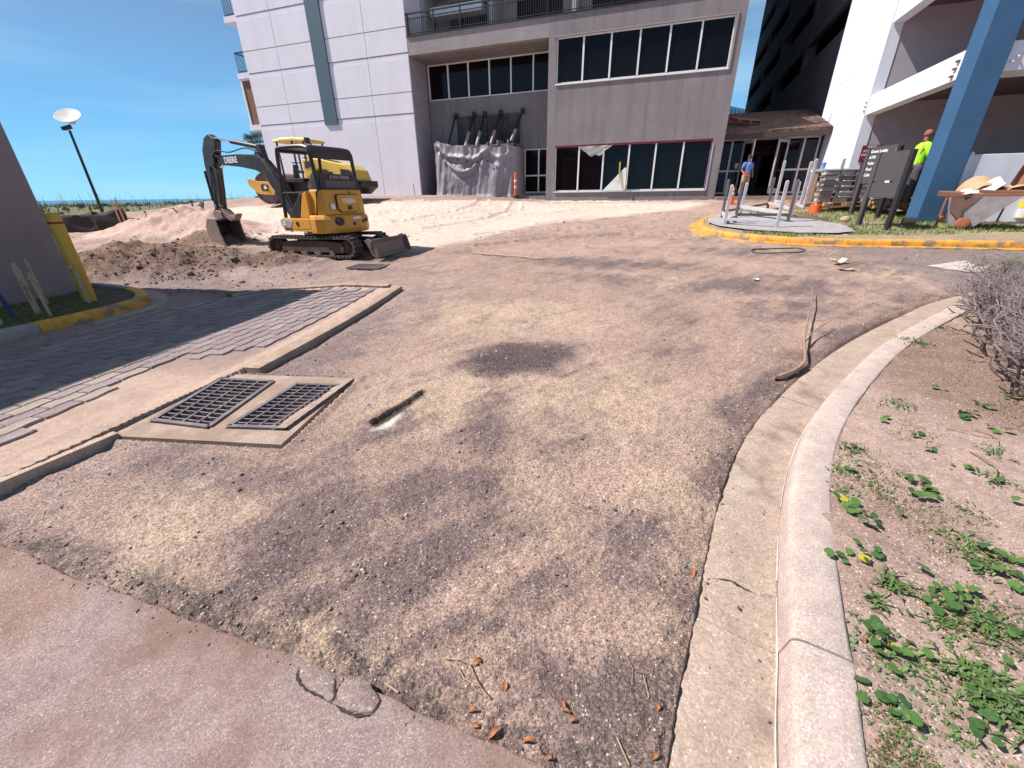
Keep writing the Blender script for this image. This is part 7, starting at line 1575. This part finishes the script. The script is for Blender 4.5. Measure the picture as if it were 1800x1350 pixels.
# dune vegetation
nD = 60000; X = rs_.uniform(-95, -18, nD); Y = rs_.uniform(10, 95, nD); uu, vv = X * CA - Y * SA, X * SA + Y * CA
dd_ = (uu < -30.5) & (uu > -60) & (vv > 9) & (vv < 60); cl_ = fbm(X, Y, .35, 4, 221)
X1, Y1 = keep(X, Y, dd_ * np.clip(.35 + 1.2 * cl_, .05, 1)); Zg = height(X1, Y1); blades('dune_grass', X1, Y1, Zg, .34 + .3 * np.clip(fbm(X1, Y1, .35, 4, 221), 0, 1), mat('dune_green', (.115, .145, .06), rough=.8, var=.5, vs=.6), .022, .8)
k2 = rs_.rand(len(X1)) < .10; blades('sea_oats', X1[k2], Y1[k2], Zg[k2], 1.15, mat('sea_oat_tan', (.34, .26, .18), rough=.8, var=.4, vs=1), .011, .55)
k3 = rs_.rand(len(X1)) < .25; blades('lit_dune_grass', X1[k3], Y1[k3], Zg[k3], .26, mat('dune_yellow_green', (.26, .29, .09), rough=.8, var=.3, vs=.8), .02, .9)
sh_x, sh_y = X1[::22], Y1[::22]; q = cl_[0:1]
S = rs_.uniform(.12, .34, len(sh_x)); stones('dune_shrubs', np.stack([sh_x, sh_y, height(sh_x, sh_y) + .03], -1), S, mat('dune_shrub', (.10, .125, .055), rough=.9, var=.5, vs=1.5), _ico, .7)

# ------------------------------------------------------------------ plants on the bed
rn = random.Random(23)
M_leaf = mat('pennywort_leaf', (.075, .155, .035), rough=.38, var=.35, vs=14, spec=.5); M_leaf2 = mat('pennywort_leaf_dark', (.05, .11, .03), rough=.35, var=.3, vs=14); M_stem = mat('green_stem', (.14, .17, .05), rough=.7)
M_leafy = mat('yellowing_leaf', (.40, .33, .04), rough=.5, var=.2, vs=14)
def leafmesh(m, k):
    q = MB(); n = 14; vs = [(0, 0, 0)]
    for ring, (rr_, zz) in enumerate(((.55, .10), (1.0, .06))):
        for i in range(n): a = 2 * math.pi * (i + .5) / n; nt2 = .72 if i in (0, n - 1) and ring else 1; w = 1 + .07 * math.sin(a * 7 + k); vs.append((rr_ * math.cos(a) * w * nt2, rr_ * math.sin(a) * w, zz + .05 * math.sin(3 * a + k)))
    fs = [(0, 1 + i, 1 + (i + 1) % n) for i in range(n)] + [(1 + i, 1 + n + i, 1 + n + (i + 1) % n, 1 + (i + 1) % n) for i in range(n)]
    q.add(vs, fs); return q.mesh('leaf', m, True)
LM = [leafmesh(M_leaf, 0), leafmesh(M_leaf, 1.7), leafmesh(M_leaf2, 3.1), leafmesh(M_leaf2, 4.0)]; LY = leafmesh(M_leafy, 1)
def band(px, py):
    b_ = 'at the far tip of the bed' if py < 690 else 'level with the hedge foot' if py < 790 else 'just nearer than the hedge' if py < 870 else 'in the middle of the bed' if py < 960 else 'level with the kerb joint' if py < 1070 else 'a little nearer than the kerb joint' if py < 1160 else 'in the near part of the bed' if py < 1240 else 'nearest the bottom of the photo'
    return b_
def where(px, py):
    p = gz(px, py, .09); d = float(poly_dist(np.array([p[0]]), np.array([p[1]]), KERB)[0][0])
    if d < .42: return 'close beside the kerb'
    if p[0] > 2.9 and p[1] > 1.7: return 'under the edge of the bare hedge'
    return 'out on the bare sandy bed' if d < 1.2 else 'far to the right on the bed'
def side_(px): return 'close to the kerb, ' if px < 1545 else 'left of centre, ' if px < 1620 else 'right of centre, ' if px < 1700 else 'towards the right edge, ' if px < 1756 else 'at the right edge, '
def penny(px, py, n, s=.030, spread=.09):
    b = gz(px, py, .09); b = Vector((b[0], b[1], ht(b[0], b[1]))); size = 'single round leaf of' if n == 1 else ('small' if n < 5 else ('medium' if n < 8 else 'large'))
    t = thing('pennywort_plant', f'{size} pennywort ' + side_(px) + band(px, py), 'plant', b, 0, 'pennywort plants on the bed')
    q = MB()
    for i in range(n):
        a = rn.uniform(0, 6.28); r = spread * math.sqrt(rn.random()) * (.3 + .7 * min(1, n / 7)); x, y = r * math.cos(a), r * math.sin(a) * .8; z = rn.uniform(.010, .045); sc = s * (.74 if py < 1050 else .60) * rn.uniform(.6, 1.2)
        o = inst('leaf', rn.choice(LM) if rn.random() > .02 else LY, t, (x, y, z), (rn.uniform(-.45, .45), rn.uniform(-.45, .45), rn.uniform(0, 6.28)), (sc, sc, sc)); q.tube([(x * .3, y * .3, -.01), (x * .8, y * .8, z * .6), (x, y, z)], .0016, 4)
    q.build('stems', M_stem, t); return t
for a in [(1640, 690, 3), (1700, 735, 8, .036), (1745, 762, 4), (1765, 705, 3), (1730, 720, 5), (1605, 772, 3), (1690, 640, 2), (1555, 745, 2), (1485, 792, 4), (1505, 832, 4), (1595, 850, 7), (1612, 872, 7), (1690, 828, 4), (1640, 800, 2), (1768, 884, 1), (1480, 897, 8), (1503, 918, 7), (1485, 990, 6), (1522, 978, 4), (1577, 916, 1), (1600, 1010, 1), (1632, 1062, 8, .034), (1672, 1052, 9, .036), (1690, 1078, 6), (1597, 1092, 2), (1540, 1128, 6), (1572, 1148, 7), (1515, 1100, 3), (1752, 1110, 3), (1765, 1000, 5), (1785, 1030, 5), (1720, 1010, 3), (1745, 985, 4), (1545, 1232, 5, .034), (1565, 1265, 5), (1558, 1190, 1), (1740, 1290, 4, .034), (1758, 1165, 1), (1715, 1248, 4), (1720, 1320, 1), (1790, 1260, 3)]: penny(*a)
M_wd = mat('weed_green', (.09, .145, .04), rough=.6, var=.35, vs=10)
def weed(px, py, n, h, spread, lab):
    b = gz(px, py, .09); b = Vector((b[0], b[1], ht(b[0], b[1]))); q = MB()
    for i in range(int(n * .62)):
        a = rn.uniform(0, 6.28); r = spread * rn.random(); x, y = r * math.cos(a), r * math.sin(a); c = rn.uniform(0, 6.28); L_ = h * rn.uniform(.5, 1.1); w = .0032 * rn.uniform(.8, 1.5); dx, dy = math.cos(c) * L_ * .8, math.sin(c) * L_ * .8
        q.add([(x - w * math.sin(c), y + w * math.cos(c), 0), (x + w * math.sin(c), y - w * math.cos(c), 0), (x + dx * .5 + w * 1.3 * math.sin(c), y + dy * .5 - w * 1.3 * math.cos(c), L_ * .45), (x + dx * .5 - w * 1.3 * math.sin(c), y + dy * .5 + w * 1.3 * math.cos(c), L_ * .45), (x + dx, y + dy, L_ * .35)], [(0, 1, 2, 3), (3, 2, 4)])
    o = q.build('weed_tuft', M_wd); o.location = b; tag(o, lab, 'weed', 'grassy weed tufts on the bed')
wl = lambda px, py, k: f'{k} narrow leaved weed tuft ' + side_(px) + band(px, py)
for (px, py, n, h, sp, k) in [(1605, 612, 130, .07, .16, 'round'), (1570, 715, 80, .05, .13, 'low'), (1650, 590, 90, .05, .2, 'sparse'), (1470, 832, 50, .035, .07, 'tiny'), (1530, 860, 90, .035, .14, 'trailing'), (1480, 870, 60, .03, .08, 'tiny'), (1560, 1030, 60, .09, .05, 'spidery'), (1540, 1065, 40, .07, .05, 'spidery'), (1700, 965, 160, .05, .13, 'dense'), (1720, 1000, 120, .05, .10, 'dense'), (1720, 1100, 170, .06, .14, 'dense'), (1660, 1100, 80, .04, .1, 'low'), (1540, 1140, 160, .04, .12, 'dense'), (1700, 1190, 90, .07, .08, 'upright'), (1740, 1230, 200, .08, .15, 'large'), (1785, 1250, 150, .07, .12, 'large'), (1750, 850, 70, .06, .08, 'upright'), (1500, 800, 60, .035, .1, 'tiny'), (1620, 1170, 160, .02, .2, 'flat'), (1580, 1290, 220, .02, .22, 'flat'), (1680, 1300, 200, .02, .2, 'flat'), (1600, 1220, 120, .015, .18, 'flat'), (1745, 800, 60, .05, .1, 'low'), (1690, 900, 70, .03, .12, 'low')]: weed(px, py, n, h, sp, wl(px, py, k))
# fine ground cover and dry stalks on the bed
X, Y = pxground(26000, 1420, 1860, 560, 1400); kz = zones(X, Y)['kerb']; n_ = fbm(X, Y, 2.5, 4, 231); X1, Y1 = keep(X, Y, (kz > .2) * np.clip((n_ - .12) * 3, 0, .8)); k2 = rs_.rand(len(X1)) < .45
blades('ground_cover', X1[k2], Y1[k2], height(X1[k2], Y1[k2]), .014, M_wd, .0035, 1.2); blades('dry_thatch', X1[~k2], Y1[~k2], height(X1[~k2], Y1[~k2]), .016, mat('dry_thatch', (.25, .15, .10), rough=.9, var=.4, vs=20), .0022, 1.6)
# ------------------------------------------------------------------ the bare hedge
hb = Vector((5.35, 3.75, 0)); hb.z = ht(5.35, 3.75)
hg = thing('hedge', 'dense bare grey twiggy hedge leaning into the right edge over the bed', 'hedge', hb)
hq = [MB(), MB(), MB()]; tips = []
def grow_(p, d, r, L_, lvl):
    n = 3; pts = [p]; q = p
    for i in range(n):
        d = (d + Vector((rn.uniform(-.42, .42), rn.uniform(-.42, .42), rn.uniform(-.25, .30)))).normalized(); q = q + d * L_ / n; pts.append(q)
    hq[min(lvl, 2)].tube(pts, [r * (1 - .22 * i / n) for i in range(n + 1)], 5 if lvl < 2 else 4, False)
    if lvl < 5 and q.x > -.86 + .8 * q.y - .10 * (q.z > .3) and q.y > -1.45 and q.y < 1.6 and q.z < 1.12 + .12 * (q.x > .2) and q.x < 1.3 and q.z > .03:
        for k in range(3 if lvl < 3 else 2):
            a = rn.uniform(0, 6.28); s_ = Vector((math.cos(a), math.sin(a), rn.uniform(-.4, .75))) * .85; grow_(pts[rn.choice((2, 3, 3))], (d * .7 + s_).normalized(), r * .66, L_ * rn.uniform(.6, .85), lvl + 1)
    else: tips.append(q)
for i in range(110):
    y = rn.uniform(-1.25, 1.4); x = -.74 + .8 * y + rn.uniform(0, 1.25); a = math.atan2(y, x) + rn.uniform(-.5, .5); grow_(Vector((x, y, 0)), Vector((math.cos(a) * .45, math.sin(a) * .45, 1)).normalized(), .0115, .30, 0)
for i in range(10):
    y = rn.uniform(-.8, 1.2); x = -.8 + .8 * y + rn.uniform(0, .3); grow_(Vector((x, y, .02)), Vector((-.8, rn.uniform(-.6, .3), .45)).normalized(), .008, .24, 1)
M_twig = mat('grey_twig', (.24, .19, .20), rough=.9, var=.4, vs=6); 
for q, nm in zip(hq, ('stems', 'branches', 'twigs')): q.build(nm, M_twig, hg, kind='stuff') if nm != 'stems' else q.build(nm, mat('brown_stem', (.13, .09, .085), rough=.9, var=.3, vs=6), hg, kind='stuff')
q = MB()
for tpt in tips:
    if tpt.x > .05 and rn.random() < .22 and tpt.x > .25 and (tpt.z > .55 or rn.random() < .2):
        for k in range(3):
            c = tpt + Vector((rn.uniform(-.04, .04),) * 1 + (rn.uniform(-.04, .04), rn.uniform(-.02, .04))); a = rn.uniform(0, 6.28); d = Vector((math.cos(a), math.sin(a), rn.uniform(-.3, .5))) * .04; s_ = Vector((-math.sin(a), math.cos(a), 0)) * .014
            q.add([c, c + d * .5 + s_, c + d, c + d * .5 - s_], [(0, 1, 2, 3)])
q.build('leaves', M_leaf, hg, kind='stuff'); print('twigs', len(tips))
# a few fallen twigs under the hedge
for (a, b, lab) in (((1700, 800), (1745, 850), 'thin pale dead twig lying on the bed in the open'), ((1660, 760), (1740, 775), 'thin dead twig lying across the bed under the hedge'), ((1752, 790), (1700, 755), 'crooked dead twig lying under the hedge edge')):
    A, Bq = gz(*a, .09), gz(*b, .09); A, Bq = Vector(A), Vector(Bq); A.z = ht(A.x, A.y) + .01; Bq.z = ht(Bq.x, Bq.y) + .02; m_ = (A + Bq) / 2 + Vector((.03, -.03, .02)); o = MB().tube(spline([Vector((0, 0, 0)), m_ - A, Bq - A], 5), .004, 5).build('dead_twig', M_bark, smooth=True); o.location = A; tag(o, lab, 'twig')
# ------------------------------------------------------------------ dead leaves and small twigs on the dirt
M_dl = mat('dead_leaf_orange', (.34, .12, .035), rough=.6, var=.3, vs=30); M_straw = mat('straw', (.42, .30, .18), rough=.8, var=.2, vs=30)
def dleaf(px, py, L_, rz, lab=None):
    q = MB(); n = 6; vs = []
    for i in range(n + 1):
        t2 = i / n; w = .15 * L_ * math.sin(math.pi * min(1, t2 * 1.02)) ** .8 + .001
        for k in (-1, 0, 1): vs.append(((t2 - .5) * L_, k * w, .012 * math.sin(t2 * 3) + abs(k) * w * .5))
    q.add(vs, [(i * 3 + k, (i + 1) * 3 + k, (i + 1) * 3 + k + 1, i * 3 + k + 1) for i in range(n) for k in (0, 1)]); o = q.build('dead_leaf', M_dl, smooth=True, sharp=180); p = gz(px, py, .01); put(o, (p[0], p[1], ht(p[0], p[1]) + .004), (rn.uniform(-.3, .3), rn.uniform(-.3, .3), rz)); tag(o, lab or 'curled orange brown dead leaf among the crumbs near the bottom of the dirt', 'dead leaf', 'dead leaves scattered on the dirt')
for px, py, L_, rz in [(838, 1160, .05, .5), (832, 1248, .035, .2), (990, 1240, .035, 1.7), (996, 1252, .03, -.5), (868, 1285, .05, .7), (930, 1302, .045, -.1), (838, 1272, .03, .1), (1155, 1248, .03, 1.2), (1008, 1270, .035, 0), (886, 1205, .04, 1.4), (968, 1330, .022, .4), (1150, 1332, .03, .8), (975, 1010, .02, .4)]: dleaf(px, py, L_, rz)
dleaf(1218, 1008, .055, 1.3, 'bright orange dead leaf lying at the edge of the gutter'); dleaf(1500, 1152, .03, 1.2, 'yellow orange dead leaf at the kerb edge of the bed')
def tw(pts, lab, r=.0022, m=M_straw):
    P = [Vector(gz(*p, .01)) for p in pts]; P = [Vector((p.x, p.y, ht(p.x, p.y) + .010)) for p in P]; o = MB().tube([p - P[0] for p in P], r, 5).build('twig', m, smooth=True); o.location = P[0]; tag(o, lab, 'twig')
tw([(776, 1156), (808, 1160), (824, 1164)], 'straight pale straw twig at the upper left of the forked twigs'); tw([(778, 1157), (806, 1172), (815, 1190), (830, 1200), (842, 1205)], 'long thin crooked brown twig left of the dead leaf'); tw([(824, 1163), (838, 1195), (846, 1208), (862, 1228)], 'dark brown forked twig running down from the dead leaf', .0026, M_bark)
tw([(838, 1160), (852, 1172), (870, 1188)], 'short brown twig passing under the large dead leaf', .002, M_bark); tw([(676, 1200), (700, 1217)], 'pale straw lying against the broken asphalt lumps', .003); tw([(1100, 1150), (1112, 1175), (1110, 1205)], 'thin curved twig lying in the gravel near the gutter', .0016, M_bark)
tw([(1084, 1300), (1105, 1350)], 'straight pale straw near the bottom frame edge', .002); tw([(1130, 1190), (1140, 1228)], 'thin straw in the gravel beside the gutter', .0016)
# ------------------------------------------------------------------ palm behind the tower corner
pc = pv(456, 262, 27.5); pb = B(pc[0], 27.5); pb.z = ht(pb.x, pb.y); hp2 = pc[2] - pb.z
pm = thing('palm_tree', 'cabbage palm with shaggy trunk peeking out past the left corner of the tower', 'palm tree', pb)
MB().tube([(0, 0, -.2), (.05, 0, hp2 * .5), (0, 0, hp2)], [.24, .21, .19], 14).build('trunk', M_oldwood, pm, smooth=True)
q = MB(); 
for i in range(70): a = rn.uniform(0, 6.28); z = rn.uniform(.1, hp2); c, s_ = math.cos(a), math.sin(a); q.bar((c * .18, s_ * .18, z), (c * rn.uniform(.25, .42), s_ * rn.uniform(.25, .42), z + rn.uniform(.05, .25)), .07, .02)
q.build('boots', M_oldwood, pm, kind='stuff')
M_fr = mat('palm_frond', (.075, .10, .035), rough=.6, var=.4, vs=3); M_fd = mat('dead_frond', (.24, .16, .10), rough=.9, var=.3, vs=3)
for i in range(34):
    dead = i >= 24; a = i * 2.4; el = rn.uniform(-.2, 1.25) if not dead else rn.uniform(-1.3, -.6); d = Vector((math.cos(a) * math.cos(el), math.sin(a) * math.cos(el), math.sin(el))); L_ = rn.uniform(.6, .9); c = Vector((0, 0, hp2)) + d * L_; s_ = d.cross(Vector((0, 0, 1))).normalized(); w = s_.cross(d); q = MB(); q.bar((0, 0, hp2), tuple(c), .03, .02)
    for k in range(19):
        f_ = (k - 9) / 9 * 1.35; e = (d * math.cos(f_) + s_ * math.sin(f_)); tip = c + e * rn.uniform(.55, .8) - Vector((0, 0, .18 + .1 * abs(f_))); sd_ = e.cross(w).normalized() * .018; q.add([tuple(c), tuple(c + e * .35 + sd_), tuple(tip), tuple(c + e * .35 - sd_)], [(0, 1, 2, 3)])
    q.build('frond', M_fd if dead else M_fr, pm)

# cracks in the gutter and kerb
M_crk = mat('crack_shadow', (.05, .035, .03), rough=1)
def crack(pts, w, z):
    P = spline([gz(*p, z) for p in pts], 6); q = MB(); vs = []
    for i, p in enumerate(P):
        a = P[min(i + 1, len(P) - 1)] - P[max(i - 1, 0)]; n_ = np.array([-a[1], a[0]]) / (np.hypot(a[0], a[1]) + 1e-9); ww = w * (.3 + .9 * rn.random()) * math.sin(math.pi * (i + .6) / (len(P) + .2)); j = rn.uniform(-.002, .002)
        vs += [(p[0] + n_[0] * (ww + j), p[1] + n_[1] * (ww + j), z), (p[0] - n_[0] * (ww - j), p[1] - n_[1] * (ww - j), z)]
    q.add(vs, [(2 * i, 2 * i + 1, 2 * i + 3, 2 * i + 2) for i in range(len(P) - 1)]); q.build('concrete_crack', M_crk, kind='structure')
crack([(1250, 1016), (1282, 1020), (1300, 1030), (1330, 1044)], .006, .004); crack([(1330, 1044), (1352, 1046), (1368, 1050)], .0015, .004)
crack([(526, 1168), (522, 1188), (534, 1208), (562, 1224), (588, 1238)], .0055, .027); crack([(588, 1238), (606, 1250), (628, 1258), (655, 1255)], .007, .027)
crack([(590, 1186), (587, 1210), (590, 1236)], .004, .034)
dl_ = sorted([o for o in bpy.data.objects if o.get('group') == 'dead leaves scattered on the dirt' and o['label'].startswith('curled')], key=lambda o: o.location.x / o.location.y)
for w, o in zip('first second third fourth fifth sixth seventh eighth ninth tenth eleventh twelfth thirteenth'.split(), dl_): o['label'] = f'curled orange brown dead leaf on the dirt near the bottom, {w} from the left'
# tell apart plants that came out with the same description
from collections import defaultdict
dd2 = defaultdict(list)
for o in bpy.data.objects:
    if o.parent is None and 'label' in o and o.get('group') in ('pennywort plants on the bed', 'grassy weed tufts on the bed'): dd2[o['label']].append(o)
for k, v in dd2.items():
    if len(v) > 1:
        v.sort(key=lambda o: -o.location.y)
        for w, o in zip(('farther one', 'nearer one') if len(v) == 2 else ('farthest', 'middle', 'nearest', 'last'), v): o['label'] = k + ', ' + w
